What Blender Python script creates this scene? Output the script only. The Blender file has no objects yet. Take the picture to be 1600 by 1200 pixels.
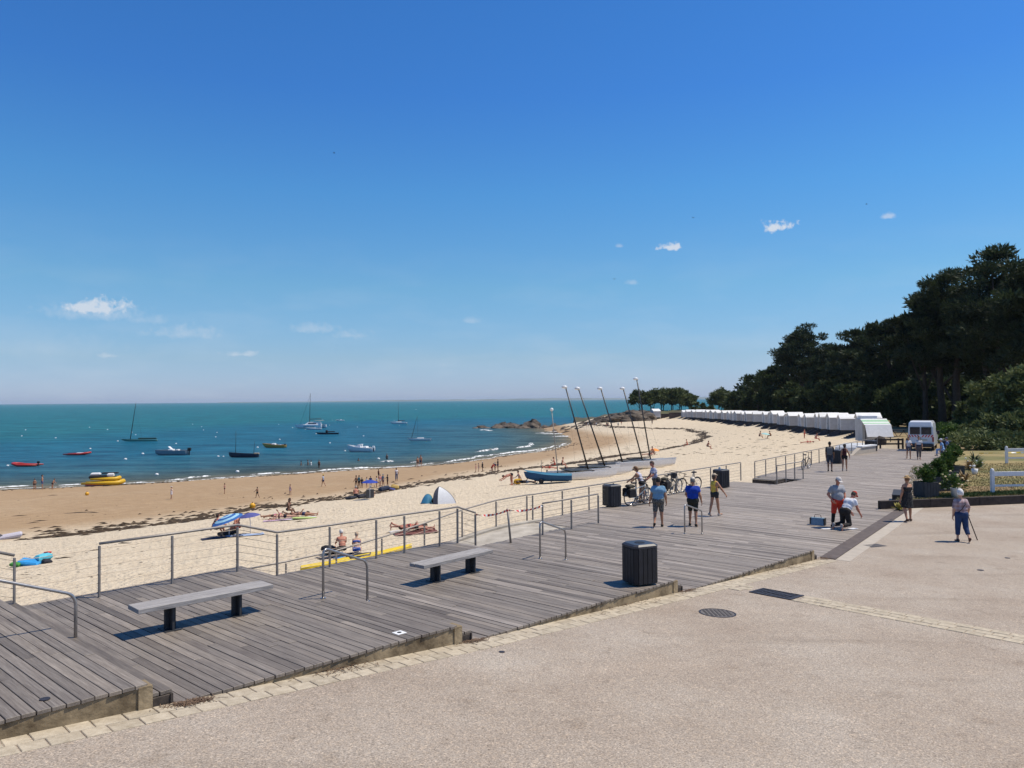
import bpy, math, random
import numpy as np
from mathutils import Vector, Matrix

random.seed(7)
RNG = np.random.default_rng(7)
SC = bpy.context.scene
COL = SC.collection
R = math.radians
PI = math.pi

# ------------------------------------------------------------------ camera, sky, sun, exposure
FOC = 1200.0                      # focal length in pixels of a 1600 x 1200 frame
PITCH = math.atan(25 / 1200)
ROLL = R(0.42)
CAMZ = 4.6
SUN_EL = R(63)
SUN_AZ = R(83)                    # from +Y towards +X
EXPOSURE = 0.0

cd = bpy.data.cameras.new('camera'); cam = bpy.data.objects.new('camera', cd); COL.objects.link(cam)
cd.sensor_fit = 'HORIZONTAL'; cd.sensor_width = 36.0; cd.lens = 36.0 * FOC / 1600.0
cd.clip_start = 0.1; cd.clip_end = 60000
cp_, s_ = math.cos(PITCH), math.sin(PITCH)
FWD = Vector((0, cp_, s_)); R0 = Vector((1, 0, 0)); U0 = Vector((0, -s_, cp_))
RGT = R0 * math.cos(ROLL) - U0 * math.sin(ROLL)
UPV = U0 * math.cos(ROLL) + R0 * math.sin(ROLL)
cam.matrix_world = Matrix(((RGT.x, UPV.x, -FWD.x, 0), (RGT.y, UPV.y, -FWD.y, 0), (RGT.z, UPV.z, -FWD.z, CAMZ), (0, 0, 0, 1)))
SC.camera = cam

SC.view_settings.view_transform = 'Standard'; SC.view_settings.look = 'None'
SC.view_settings.exposure = EXPOSURE; SC.view_settings.gamma = 1.0
SC.view_settings.use_curve_mapping = False
SC.cycles.max_bounces = 6; SC.cycles.diffuse_bounces = 3; SC.cycles.glossy_bounces = 3
SC.cycles.transmission_bounces = 4; SC.cycles.transparent_max_bounces = 8
SC.cycles.caustics_reflective = False; SC.cycles.caustics_refractive = False

sl = bpy.data.lights.new('sun', 'SUN'); so = bpy.data.objects.new('sun', sl); COL.objects.link(so)
sl.energy = 4.9; sl.angle = R(0.53); sl.color = (1.0, 0.91, 0.755)
sdir = Vector((math.sin(SUN_AZ) * math.cos(SUN_EL), math.cos(SUN_AZ) * math.cos(SUN_EL), math.sin(SUN_EL)))
so.rotation_euler = sdir.to_track_quat('Z', 'Y').to_euler()
so.location = (60, 0, 90)


def pix_dir(px, py):
    return FWD + RGT * ((px - 800) / FOC) + UPV * ((600 - py) / FOC)


W = bpy.data.worlds.new('World'); SC.world = W; W.use_nodes = True
nt = W.node_tree; nt.nodes.clear()


def wn(t, **k):
    n = nt.nodes.new(t)
    for a, b in k.items():
        setattr(n, a, b)
    return n


def wl(a, b): nt.links.new(a, b)


out = wn('ShaderNodeOutputWorld'); bg = wn('ShaderNodeBackground'); sky = wn('ShaderNodeTexSky')
sky.sky_type = 'NISHITA'; sky.sun_disc = False
sky.sun_elevation = SUN_EL; sky.sun_rotation = SUN_AZ
sky.altitude = 0.0; sky.air_density = 1.0; sky.dust_density = 0.3; sky.ozone_density = 1.6
bg.inputs['Strength'].default_value = 0.15
tc = wn('ShaderNodeTexCoord')
# sky tint by height: bluer than the model, darkened overhead to cut fill, same all round
sepz = wn('ShaderNodeSeparateXYZ'); wl(tc.outputs['Generated'], sepz.inputs[0])
tint = wn('ShaderNodeValToRGB'); te = tint.color_ramp.elements
te[0].position = 0.0; te[0].color = (.42, .54, .99, 1); te[1].position = 1.0; te[1].color = (.13, .34, .60, 1)
for p_, c_ in ((.054, (.41, .54, .77)), (.144, (.38, .625, .775)), (.26, (.285, .635, .90)), (.37, (.22, .56, .96)), (.46, (.21, .56, .96))):
    e_ = te.new(p_); e_.color = (*c_, 1)
wl(sepz.outputs['Z'], tint.inputs[0])
hsv = wn('ShaderNodeMix', data_type='RGBA', blend_type='MULTIPLY'); hsv.inputs[0].default_value = 1
wl(sky.outputs[0], hsv.inputs['A']); wl(tint.outputs[0], hsv.inputs['B'])


def wmath(op, a, b=None, c=None, clamp=False):
    n = wn('ShaderNodeMath', operation=op, use_clamp=clamp)
    for i, x in enumerate((a, b, c)):
        if x is None: continue
        if isinstance(x, (int, float)): n.inputs[i].default_value = x
        else: wl(x, n.inputs[i])
    return n.outputs[0]


def wdot(vec):
    n = wn('ShaderNodeVectorMath', operation='DOT_PRODUCT'); wl(tc.outputs['Generated'], n.inputs[0]); n.inputs[1].default_value = vec
    return n.outputs['Value']


nz = wn('ShaderNodeTexNoise'); nz.inputs['Scale'].default_value = 75; nz.inputs['Detail'].default_value = 8; nz.inputs['Roughness'].default_value = 0.62
wl(tc.outputs['Generated'], nz.inputs['Vector'])
mp = wn('ShaderNodeMapping'); mp.inputs['Scale'].default_value = (1, 1, 3.5); wl(tc.outputs['Generated'], mp.inputs['Vector'])
nz2 = wn('ShaderNodeTexNoise'); nz2.inputs['Scale'].default_value = 9; nz2.inputs['Detail'].default_value = 6; nz2.inputs['Roughness'].default_value = 0.55
wl(mp.outputs[0], nz2.inputs['Vector'])


def cloud(px, py, hw, hh, dens, soft=0.55, amp=1.0):
    """one small cloud of the sky, at a direction, with its angular half sizes"""
    c = pix_dir(px, py).normalized()
    rr = c.cross(Vector((0, 0, 1))).normalized(); uu = rr.cross(c).normalized()
    u = wmath('DIVIDE', wdot(rr), hw / FOC); v = wmath('DIVIDE', wdot(uu), hh / FOC)
    # flatter underside: squeeze the lower half
    v = wmath('MULTIPLY', v, wmath('ADD', wmath('MULTIPLY', wmath('LESS_THAN', v, 0.0), 0.9), 1.0))
    d = wmath('SQRT', wmath('ADD', wmath('MULTIPLY', u, u), wmath('MULTIPLY', v, v)))
    front = wmath('GREATER_THAN', wdot(c), 0.5)
    n = wmath('MULTIPLY', wmath('SUBTRACT', nz.outputs[0], 0.5), 3.0 * amp)
    m = wmath('DIVIDE', wmath('SUBTRACT', wmath('ADD', n, 1.0), d), soft, clamp=True)
    return wmath('MULTIPLY', wmath('MULTIPLY', m, dens), front)


clouds = [(150, 483, 40, 17, .80, .55, 1.0), (160, 492, 85, 17, .34, 1.0, .9), (290, 522, 62, 15, .30, 1.0, 1.1), (225, 500, 50, 14, .22, 1.1, 1.0), (60, 545, 120, 30, .2, 1.2, .5),
          (1213, 356, 24, 11, .9, .55, 1.25), (1043, 387, 20, 9, .85, .55, 1.25), (1387, 339, 11, 6, .5, .9, 1.1), (968, 385, 7, 4, .3, .9, 1.1),
          (988, 442, 11, 6, .28, 1.0, 1.1), (375, 554, 34, 6, .45, .9, 1.1), (172, 556, 24, 6, .38, 1, 1.1), (550, 524, 34, 10, .28, 1.1, 1.1),
          (490, 514, 45, 13, .28, 1.1, 1.1), (736, 502, 20, 7, .24, 1.1, 1.1), (700, 570, 26, 7, .24, 1.1, 1.1)]
tot = None
for cl in clouds:
    m = cloud(*cl)
    tot = m if tot is None else wmath('MAXIMUM', tot, m)
# a thin even veil of cirrus that goes on all round the sky, low above the horizon
sep = wn('ShaderNodeSeparateXYZ'); wl(tc.outputs['Generated'], sep.inputs[0])
low = wmath('SUBTRACT', 1.0, wmath('DIVIDE', sep.outputs['Z'], 0.22), clamp=True)
veil = wmath('MULTIPLY', wmath('MULTIPLY', wmath('MULTIPLY', wmath('SUBTRACT', nz2.outputs[0], 0.47), 2.2, clamp=True), low), 0.30)
tot = wmath('MAXIMUM', tot, veil)
bgc = wn('ShaderNodeBackground'); bgc.inputs['Color'].default_value = (0.80, 0.86, 0.95, 1); bgc.inputs['Strength'].default_value = 0.86
mx = wn('ShaderNodeMixShader')
wl(hsv.outputs['Result'], bg.inputs['Color']); wl(tot, mx.inputs[0]); wl(bg.outputs[0], mx.inputs[1]); wl(bgc.outputs[0], mx.inputs[2]); wl(mx.outputs[0], out.inputs['Surface'])


# ------------------------------------------------------------------ placing helpers
def U(px, py, z=0.0):
    """the point of the level z that the photograph shows at a pixel"""
    d = pix_dir(px, py); t = (z - CAMZ) / d.z
    return Vector((d.x * t, d.y * t, z))


def at_depth(px, py, y):
    d = pix_dir(px, py); t = y / d.y
    return Vector((d.x * t, y, CAMZ + d.z * t))


ORG = Vector((-4.06, 9.47)); AU = Vector((math.sin(R(45.5)), math.cos(R(45.5)))); AN = Vector((-AU.y, AU.x))
SKEW = 0.06


def D(s, n, z=0.0):
    """promenade coordinates: s along the boardwalk, n towards the beach"""
    return Vector((ORG.x + AU.x * s + AN.x * n, ORG.y + AU.y * s + AN.y * n, z))


def SN(x, y):
    dx, dy = x - ORG.x, y - ORG.y
    return dx * AU.x + dy * AU.y, dx * AN.x + dy * AN.y


AUZ = math.atan2(AU.y, AU.x)     # heading of the promenade


# ------------------------------------------------------------------ mesh helpers
def link(o, parent=None):
    COL.objects.link(o)
    if parent is not None: o.parent = parent
    return o


def new(name, verts, faces, mat=None, parent=None, smooth=False, fmat=None, mats=None):
    me = bpy.data.meshes.new(name)
    if isinstance(verts, np.ndarray): verts = verts.tolist()
    if isinstance(faces, np.ndarray): faces = faces.tolist()
    me.from_pydata(verts, [], faces)
    for m in (mats or ([mat] if mat else [])): me.materials.append(m)
    if fmat is not None: me.polygons.foreach_set('material_index', np.asarray(fmat, dtype=np.int32))
    if smooth: me.polygons.foreach_set('use_smooth', np.ones(len(me.polygons), dtype=bool))
    me.update()
    return link(bpy.data.objects.new(name, me), parent)


def tag(o, label=None, cat=None, group=None, kind=None):
    if label: o['label'] = label
    if cat: o['category'] = cat
    if group: o['group'] = group
    if kind: o['kind'] = kind
    return o


def thing(name, label, cat, loc=(0, 0, 0), rz=0.0, group=None):
    o = bpy.data.objects.new(name, None); COL.objects.link(o)
    o.empty_display_size = 0.2
    o.location = loc; o.rotation_euler = (0, 0, rz)
    return tag(o, label, cat, group)


def copy_tree(o, parent=None):
    c = o.copy(); COL.objects.link(c); c.parent = parent
    for ch in list(o.children): copy_tree(ch, c)
    return c


class MB:
    def __init__(s): s.v = []; s.f = []

    def add(s, verts, faces):
        k = len(s.v); s.v += [tuple(p) for p in verts]; s.f += [tuple(i + k for i in f) for f in faces]; return s

    def box(s, c, d, rz=0.0, M=None, ch=0.0):
        x, y, z = d[0] / 2, d[1] / 2, d[2] / 2
        if ch > 0:
            pts = []
            for (zz, k) in ((-z, ch), (-z + ch, 0), (z - ch, 0), (z, ch)):
                pts += [(-x + k, -y + k, zz), (x - k, -y + k, zz), (x - k, y - k, zz), (-x + k, y - k, zz)]
            fs = [(3, 2, 1, 0), (12, 13, 14, 15)]
            for l in range(3):
                for i in range(4):
                    j = (i + 1) % 4; fs.append((l * 4 + i, l * 4 + j, l * 4 + 4 + j, l * 4 + 4 + i))
        else:
            pts = [(sx * x, sy * y, sz * z) for sz in (-1, 1) for sx, sy in ((-1, -1), (1, -1), (1, 1), (-1, 1))]
            fs = [(3, 2, 1, 0), (4, 5, 6, 7), (0, 1, 5, 4), (1, 2, 6, 5), (2, 3, 7, 6), (3, 0, 4, 7)]
        if M is None: M = Matrix.Rotation(rz, 3, 'Z')
        c = Vector(c)
        return s.add([c + M @ Vector(p) for p in pts], fs)

    def tube(s, pts, rad, n=8, caps=True):
        pts = [Vector(p) for p in pts]; m = len(pts)
        if not hasattr(rad, '__len__'): rad = [rad] * m
        ref = None; rings = []
        for i, p in enumerate(pts):
            t = (pts[min(i + 1, m - 1)] - pts[max(i - 1, 0)]).normalized()
            if ref is None or abs(ref.dot(t)) > 0.95:
                ref = Vector((0, 0, 1)) if abs(t.z) < 0.9 else Vector((1, 0, 0))
            a = (ref - t * ref.dot(t)).normalized(); b = t.cross(a); ref = a
            rings.append([p + (a * math.cos(2 * PI * k / n) + b * math.sin(2 * PI * k / n)) * rad[i] for k in range(n)])
        fs = []
        for i in range(m - 1):
            for k in range(n):
                j = (k + 1) % n; fs.append((i * n + k, i * n + j, i * n + n + j, i * n + n + k))
        if caps: fs += [tuple(range(n - 1, -1, -1)), tuple((m - 1) * n + k for k in range(n))]
        return s.add([q for r in rings for q in r], fs)

    def lathe(s, prof, c=(0, 0, 0), n=16, M=None):
        c = Vector(c); pts = []
        for (r, z) in prof:
            for k in range(n):
                p = Vector((r * math.cos(2 * PI * k / n), r * math.sin(2 * PI * k / n), z))
                pts.append(c + (M @ p if M else p))
        fs = []
        for i in range(len(prof) - 1):
            for k in range(n):
                j = (k + 1) % n; fs.append((i * n + k, i * n + j, i * n + n + j, i * n + n + k))
        fs += [tuple(range(n - 1, -1, -1)), tuple((len(prof) - 1) * n + k for k in range(n))]
        return s.add(pts, fs)

    def prism(s, poly, z0, z1, M=None, c=(0, 0, 0)):
        """poly in xy, extruded in z"""
        n = len(poly); c = Vector(c)
        pts = [Vector((p[0], p[1], z0)) for p in poly] + [Vector((p[0], p[1], z1)) for p in poly]
        if M: pts = [M @ p for p in pts]
        fs = [tuple(range(n - 1, -1, -1)), tuple(range(n, 2 * n))] + [(i, (i + 1) % n, n + (i + 1) % n, n + i) for i in range(n)]
        return s.add([c + p for p in pts], fs)

    def build(s, name, mat, parent=None, smooth=False):
        return new(name, s.v, s.f, mat, parent, smooth)


XZ = Matrix(((1, 0, 0), (0, 0, -1), (0, 1, 0)))    # prism in xz, extruded along -y
YZ = Matrix(((0, 0, 1), (1, 0, 0), (0, 1, 0)))     # prism poly(x->y, y->z), extruded along x


# ------------------------------------------------------------------ materials
MATS = {}


def mat(name, col, rough=0.6, metal=0.0, var=0.0, scale=8.0, bump=0.0, bscale=60.0, objvar=0.0, spec=0.4, col2=None, stretch=(1, 1, 1), coat=0.0, detail=4.0, emis=None):
    if name in MATS: return MATS[name]
    m = bpy.data.materials.new(name); m.use_nodes = True
    t = m.node_tree; b = t.nodes['Principled BSDF']
    b.inputs['Roughness'].default_value = rough; b.inputs['Metallic'].default_value = metal
    b.inputs['Specular IOR Level'].default_value = spec
    if coat: b.inputs['Coat Weight'].default_value = coat; b.inputs['Coat Roughness'].default_value = 0.1
    c = (*col, 1)
    b.inputs['Base Color'].default_value = c
    src = None
    if var or col2 or bump:
        tcn = t.nodes.new('ShaderNodeTexCoord'); mpn = t.nodes.new('ShaderNodeMapping'); mpn.inputs['Scale'].default_value = stretch
        t.links.new(tcn.outputs['Object'], mpn.inputs['Vector'])
        if objvar:
            oi0 = t.nodes.new('ShaderNodeObjectInfo'); mm = t.nodes.new('ShaderNodeMath'); mm.operation = 'MULTIPLY'; mm.inputs[1].default_value = 50
            t.links.new(oi0.outputs['Random'], mm.inputs[0]); cb = t.nodes.new('ShaderNodeCombineXYZ')
            for k in range(3): t.links.new(mm.outputs[0], cb.inputs[k])
            t.links.new(cb.outputs[0], mpn.inputs['Location'])
    if var or col2:
        n = t.nodes.new('ShaderNodeTexNoise'); n.inputs['Scale'].default_value = scale; n.inputs['Detail'].default_value = detail; n.inputs['Roughness'].default_value = 0.62
        t.links.new(mpn.outputs[0], n.inputs['Vector'])
        rp = t.nodes.new('ShaderNodeValToRGB')
        a = [max(0, x * (1 - var)) for x in col]; z = [min(1, x * (1 + var)) for x in (col2 or col)]
        rp.color_ramp.elements[0].position = 0.32; rp.color_ramp.elements[1].position = 0.68
        rp.color_ramp.elements[0].color = (*a, 1); rp.color_ramp.elements[1].color = (*z, 1)
        t.links.new(n.outputs[0], rp.inputs[0]); src = rp.outputs[0]
    if objvar:
        oi = t.nodes.new('ShaderNodeObjectInfo'); mr = t.nodes.new('ShaderNodeMapRange')
        mr.inputs['To Min'].default_value = 1 - objvar; mr.inputs['To Max'].default_value = 1 + objvar
        t.links.new(oi.outputs['Random'], mr.inputs['Value'])
        mul = t.nodes.new('ShaderNodeMix'); mul.data_type = 'RGBA'; mul.blend_type = 'MULTIPLY'; mul.inputs[0].default_value = 1
        if src is None: mul.inputs['A'].default_value = c
        else: t.links.new(src, mul.inputs['A'])
        t.links.new(mr.outputs[0], mul.inputs['B']); src = mul.outputs['Result']
    if src is not None: t.links.new(src, b.inputs['Base Color'])
    if bump:
        n2 = t.nodes.new('ShaderNodeTexNoise'); n2.inputs['Scale'].default_value = bscale; n2.inputs['Detail'].default_value = 3
        t.links.new(mpn.outputs[0], n2.inputs['Vector'])
        bp = t.nodes.new('ShaderNodeBump'); bp.inputs['Strength'].default_value = bump; bp.inputs['Distance'].default_value = 0.02
        t.links.new(n2.outputs[0], bp.inputs['Height']); t.links.new(bp.outputs[0], b.inputs['Normal'])
    MATS[name] = m
    return m


M_STEEL = mat('rail_steel', (0.26, 0.235, 0.215), 0.5, 0.35, var=.18, scale=6)
M_TUBE = mat('brushed_tube', (0.36, 0.35, 0.345), 0.36, 0.75, var=.1, scale=9)
M_WIRE = mat('wire_steel', (0.20, 0.17, 0.145), 0.5, 0.4)
M_BIN = mat('bin_slat', (0.013, 0.014, 0.019), 0.5, var=.35, scale=5, objvar=.2)
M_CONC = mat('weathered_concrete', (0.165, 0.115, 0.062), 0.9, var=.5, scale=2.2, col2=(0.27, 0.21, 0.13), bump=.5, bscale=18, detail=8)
M_WHITE = mat('white_paint', (0.74, 0.745, 0.75), 0.5, var=.06, scale=3)
M_BLACK = mat('black_rubber', (0.012, 0.012, 0.014), 0.6)
M_DARK = mat('dark_grey', (0.035, 0.036, 0.04), 0.6, var=.2)
M_GLASS = mat('dark_glass', (0.012, 0.016, 0.022), 0.08, spec=.6)
M_CHROME = mat('chrome', (0.55, 0.55, 0.56), 0.25, 0.9)
def flat(name, col, rough=0.75, **k): return mat(name, col, rough, var=k.pop('var', .12), scale=k.pop('scale', 14), **k)
# ------------------------------------------------------------------ terrain: shore curves and height
def poly_dist(P, line):
    best = np.full(len(P), 1e18)
    for a, b in zip(line[:-1], line[1:]):
        d = b - a; L = max(1e-9, float(d @ d))
        t = np.clip(((P - a) @ d) / L, 0, 1)
        q = P - (a + t[:, None] * d)
        best = np.minimum(best, (q * q).sum(1))
    return np.sqrt(best)


def inside(P, poly):
    x, y = P[:, 0], P[:, 1]; r = np.zeros(len(P), bool)
    n = len(poly)
    for i in range(n):
        x1, y1 = poly[i]; x2, y2 = poly[(i + 1) % n]
        c = ((y1 > y) != (y2 > y))
        with np.errstate(divide='ignore', invalid='ignore'):
            r ^= c & (x < (x2 - x1) * (y - y1) / (y2 - y1 + 1e-12) + x1)
    return r


def chaikin(pts, k=2):
    pts = np.array(pts, float)
    for _ in range(k):
        q = np.empty((2 * len(pts) - 2, 2)); q[0::2] = .75 * pts[:-1] + .25 * pts[1:]; q[1::2] = .25 * pts[:-1] + .75 * pts[1:]
        pts = np.vstack([pts[:1], q, pts[-1:]])
    return pts


SEA = -6.0; HIGH = -3.2
wpx = [(-400, 788), (-200, 774), (0, 766), (100, 762), (200, 757), (300, 751), (400, 744.5), (500, 738), (600, 732), (660, 729), (720, 723), (760, 717), (800, 711), (850, 705), (880, 699), (896, 691.5), (892, 684), (880, 678), (864, 674.5), (845, 672)]
rpx = [(-400, 895), (-200, 870), (0, 848), (100, 838), (200, 826), (300, 815), (400, 800), (480, 788), (560, 776), (640, 762), (700, 752), (760, 742), (830, 732), (880, 727), (930, 718), (1000, 708), (1050, 701), (1090, 692), (1106, 683), (1098, 675), (1070, 670.5), (1030, 668.5), (980, 668)]
WL = np.array([U(x, y, SEA)[:2] for x, y in wpx] + [(14, 262), (11, 284), (16, 300), (40, 316), (90, 326), (160, 330), (420, 330)])
RL = np.array([U(x, y, HIGH)[:2] for x, y in rpx] + [(27, 236), (24, 262), (28, 290), (50, 302), (90, 312), (160, 316), (420, 316)])
UL = np.array([D(-60, 4.2)[:2], D(-2, 6.6)[:2], D(4, 7.4)[:2], D(7.5, 11.3)[:2], D(15, 11.4)[:2], D(35.6, 12.9)[:2], D(69, 17.3)[:2], (38, 80), (43.2, 95), (45.0, 106), (48.5, 128), (52, 155), (54.5, 190), (55.5, 225), (56, 252), (47, 268), (37, 266), (29, 274), (33, 290), (52, 298), (90, 306), (160, 310), (420, 310)], float)
WL = chaikin(WL, 1); RL = chaikin(RL, 1); UL = chaikin(UL, 1)
CLOSE = [(420, -120), (-220, -120)]
WP = np.vstack([WL, CLOSE]); RP = np.vstack([RL, CLOSE]); UP_ = np.vstack([UL, CLOSE])
ZU = lambda y: np.interp(y, [0, 70, 100, 160, 260], [-1.1, -1.1, -.85, -1.3, -2.2])
ZL = lambda y: np.interp(y, [0, 75, 100, 160, 260, 300], [-.04, -.04, -.1, -.4, -1.0, -1.6])


def deck_n0(s): return np.interp(s, [-60, 18.4, 30.9, 68.8, 90], [0, .1, 2.1, 11.1, 16])
def deck_n1(s): return np.interp(s, [-60, 15, 18, 35.6, 69.1, 90], [5, 10.75, 10.9, 12.3, 16.6, 19])


def terrain(P, attrs=False):
    P = np.atleast_2d(np.asarray(P, float))
    iw, ir, iu = inside(P, WP), inside(P, RP), inside(P, UP_)
    dw, dr, du = poly_dist(P, WL), poly_dist(P, RL), poly_dist(P, UL)
    z = -6 - np.minimum(.045 * dw, 8.0)
    t = dw / (dw + dr + 1e-6); zw = SEA + (HIGH - SEA) * t
    z = np.where(iw, zw, z)
    t2 = dr / (dr + du + 1e-6); zu = ZU(P[:, 1]); zr = HIGH + (zu - HIGH) * (t2 ** .85)
    zr = zr + .05 * np.sin(P[:, 0] * .9 + 2 * np.sin(P[:, 1] * .31)) * np.sin(P[:, 1] * .55 + P[:, 0] * .2) * np.minimum(1, np.minimum(dr, du) / 3)
    z = np.where(ir, zr, z)
    zl = zu + np.clip(du / 3.5, 0, 1) * (ZL(P[:, 1]) - zu)
    z = np.where(iu, zl, z)
    z = np.where(iw, np.minimum(z, SEA + dw * 1.1), z)
    s = (P[:, 0] - ORG.x) * AU.x + (P[:, 1] - ORG.y) * AU.y; n = (P[:, 0] - ORG.x) * AN.x + (P[:, 1] - ORG.y) * AN.y
    under = iu & (s < 69.8) & (n < deck_n1(s) + .35) & (n > deck_n0(s) - 8)
    z = np.where(under, np.minimum(z, -1.25), z)
    z = np.where(iu & (s < 69.8) & (n <= deck_n0(s) - 8), np.minimum(z, -.5), z)
    if not attrs: return z
    wet = np.where(iw & ~ir, np.clip((np.interp(P[:, 1], [80, 140], [1.02, .62]) - t) / np.interp(P[:, 1], [80, 140], [.16, .3]), 0, 1), 0.); wet = np.where(~iw, 1., wet)
    land = np.where(iu & (P[:, 1] > 60), np.clip(du / 4, 0, 1), 0.)
    return z, wet, land, dw, iw


GX0, GY0, GN, GM = -130.0, 0.0, 330, 345                # one-metre height table for placing things
_gx, _gy = np.meshgrid(GX0 + np.arange(GN), GY0 + np.arange(GM))
GZ = terrain(np.stack([_gx.ravel(), _gy.ravel()], 1)).reshape(GM, GN)


def tz(P):
    u = np.clip(P[:, 0] - GX0, 0, GN - 1.001); v = np.clip(P[:, 1] - GY0, 0, GM - 1.001)
    i, j = u.astype(int), v.astype(int); a, b_ = u - i, v - j
    return (GZ[j, i] * (1 - a) + GZ[j, i + 1] * a) * (1 - b_) + (GZ[j + 1, i] * (1 - a) + GZ[j + 1, i + 1] * a) * b_


def T(px, py, lift=0.0):
    """the point of the beach that the photograph shows at a pixel"""
    d = pix_dir(px, py)
    t = np.concatenate([np.linspace(8, 60, 200), np.linspace(60.3, 420, 700)])
    X = np.outer(t, np.array(d)); X[:, 2] += CAMZ
    h = X[:, 2] - tz(X)
    k = np.argmax(h < 0)
    a = h[k - 1] / (h[k - 1] - h[k]); q = X[k - 1] + a * (X[k] - X[k - 1])
    return Vector((q[0], q[1], float(tz(q[None, :2])[0]) + lift))


def ground(x, y): return float(tz(np.array([[x, y]]))[0])


def polar(angles, radii):
    A, Rr = np.meshgrid(angles, radii)
    P = np.stack([Rr * np.sin(A), Rr * np.cos(A)], -1).reshape(-1, 2)
    na, nr = len(angles), len(radii)
    i = np.arange(nr - 1)[:, None] * na + np.arange(na - 1)[None, :]
    F = np.stack([i, i + 1, i + na + 1, i + na], -1).reshape(-1, 4)
    return P, F


def fattr(o, name, vals):
    a = o.data.attributes.new(name, 'FLOAT', 'POINT'); a.data.foreach_set('value', np.asarray(vals, np.float32))


def node_mat(name):
    m = bpy.data.materials.new(name); m.use_nodes = True; t = m.node_tree; b = t.nodes['Principled BSDF']

    def N(kind, **k):
        n = t.nodes.new(kind)
        for a, v in k.items():
            if a.startswith('i_'):
                key = a[2:].replace('_', ' ')
                n.inputs[key if key in n.inputs else key.title()].default_value = v
            else: setattr(n, a, v)
        return n
    return m, t, b, N, t.links.new


def ramp(N, stops):
    r = N('ShaderNodeValToRGB'); e = r.color_ramp.elements
    while len(e) < len(stops): e.new(0.5)
    for x, (p, c) in zip(e, stops): x.position = p; x.color = (*c, 1) if len(c) == 3 else c
    return r


# sand
m, t, b, N, L = node_mat('sand')
geo = N('ShaderNodeNewGeometry'); wet = N('ShaderNodeAttribute', attribute_name='wet'); land = N('ShaderNodeAttribute', attribute_name='land')
nA = N('ShaderNodeTexNoise', i_Scale=.12, i_Detail=6.); nB = N('ShaderNodeTexNoise', i_Scale=1.1, i_Detail=8., i_Roughness=.7); nC = N('ShaderNodeTexNoise', i_Scale=4.5, i_Detail=2., i_Roughness=.5)
mpx = N('ShaderNodeMapping'); mpx.inputs['Rotation'].default_value = (0, 0, R(-42)); mpx.inputs['Scale'].default_value = (.35, 1.6, 1)
for n_ in (nA, nB, nC): L(geo.outputs['Position'], n_.inputs['Vector'])
dry = ramp(N, [(.25, (.52, .425, .305)), (.5, (.61, .51, .375)), (.75, (.68, .58, .44))]); L(nB.outputs[0], dry.inputs[0])
wetc = ramp(N, [(.3, (.305, .198, .10)), (.7, (.425, .29, .16))]); L(nB.outputs[0], wetc.inputs[0])
wn_ = N('ShaderNodeMath', operation='MULTIPLY_ADD'); L(nA.outputs[0], wn_.inputs[0]); wn_.inputs[1].default_value = .5; wn_.inputs[2].default_value = -.25
wa = N('ShaderNodeMath', operation='ADD', use_clamp=True); L(wet.outputs['Fac'], wa.inputs[0]); L(wn_.outputs[0], wa.inputs[1])
wm = N('ShaderNodeMath', operation='MULTIPLY', use_clamp=True); L(wet.outputs['Fac'], wm.inputs[0]); wm.inputs[1].default_value = 8
wf = N('ShaderNodeMath', operation='MULTIPLY', use_clamp=True); L(wa.outputs[0], wf.inputs[0]); L(wm.outputs[0], wf.inputs[1])
mixw = N('ShaderNodeMix', data_type='RGBA'); L(wf.outputs[0], mixw.inputs[0]); L(dry.outputs[0], mixw.inputs['A']); L(wetc.outputs[0], mixw.inputs['B'])
soil = ramp(N, [(.3, (.10, .085, .05)), (.55, (.30, .225, .125)), (.75, (.14, .135, .05))]); L(nA.outputs[0], soil.inputs[0])
mixl = N('ShaderNodeMix', data_type='RGBA'); L(land.outputs['Fac'], mixl.inputs[0]); L(mixw.outputs['Result'], mixl.inputs['A']); L(soil.outputs[0], mixl.inputs['B'])
# dark flecks of dried weed and shells
L(geo.outputs['Position'], mpx.inputs['Vector'])
vo = N('ShaderNodeTexNoise', i_Scale=1.5, i_Detail=5., i_Roughness=.75); L(mpx.outputs[0], vo.inputs['Vector'])
fl = ramp(N, [(.665, (0, 0, 0)), (.72, (1, 1, 1))]); L(vo.outputs[0], fl.inputs[0])
fm = N('ShaderNodeMath', operation='MULTIPLY'); L(fl.outputs[0], fm.inputs[0]); fm.inputs[1].default_value = .55
mixf = N('ShaderNodeMix', data_type='RGBA'); L(fm.outputs[0], mixf.inputs[0]); L(mixl.outputs['Result'], mixf.inputs['A']); mixf.inputs['B'].default_value = (.09, .06, .035, 1)
L(mixf.outputs['Result'], b.inputs['Base Color'])
rg = N('ShaderNodeMapRange'); L(wf.outputs[0], rg.inputs['Value']); rg.inputs['To Min'].default_value = .95; rg.inputs['To Max'].default_value = .7; L(rg.outputs[0], b.inputs['Roughness'])
b.inputs['Specular IOR Level'].default_value = .25
ob = N('ShaderNodeMath', operation='MULTIPLY_ADD'); L(nC.outputs[0], ob.inputs[0]); ob.inputs[1].default_value = 1.0; L(nB.outputs[0], ob.inputs[2])
bs = N('ShaderNodeMapRange'); L(wf.outputs[0], bs.inputs['Value']); bs.inputs['To Min'].default_value = .85; bs.inputs['To Max'].default_value = .25
bp = N('ShaderNodeBump', i_Distance=.22); L(bs.outputs[0], bp.inputs['Strength']); L(ob.outputs[0], bp.inputs['Height']); L(bp.outputs[0], b.inputs['Normal'])
M_SAND = m

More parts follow.
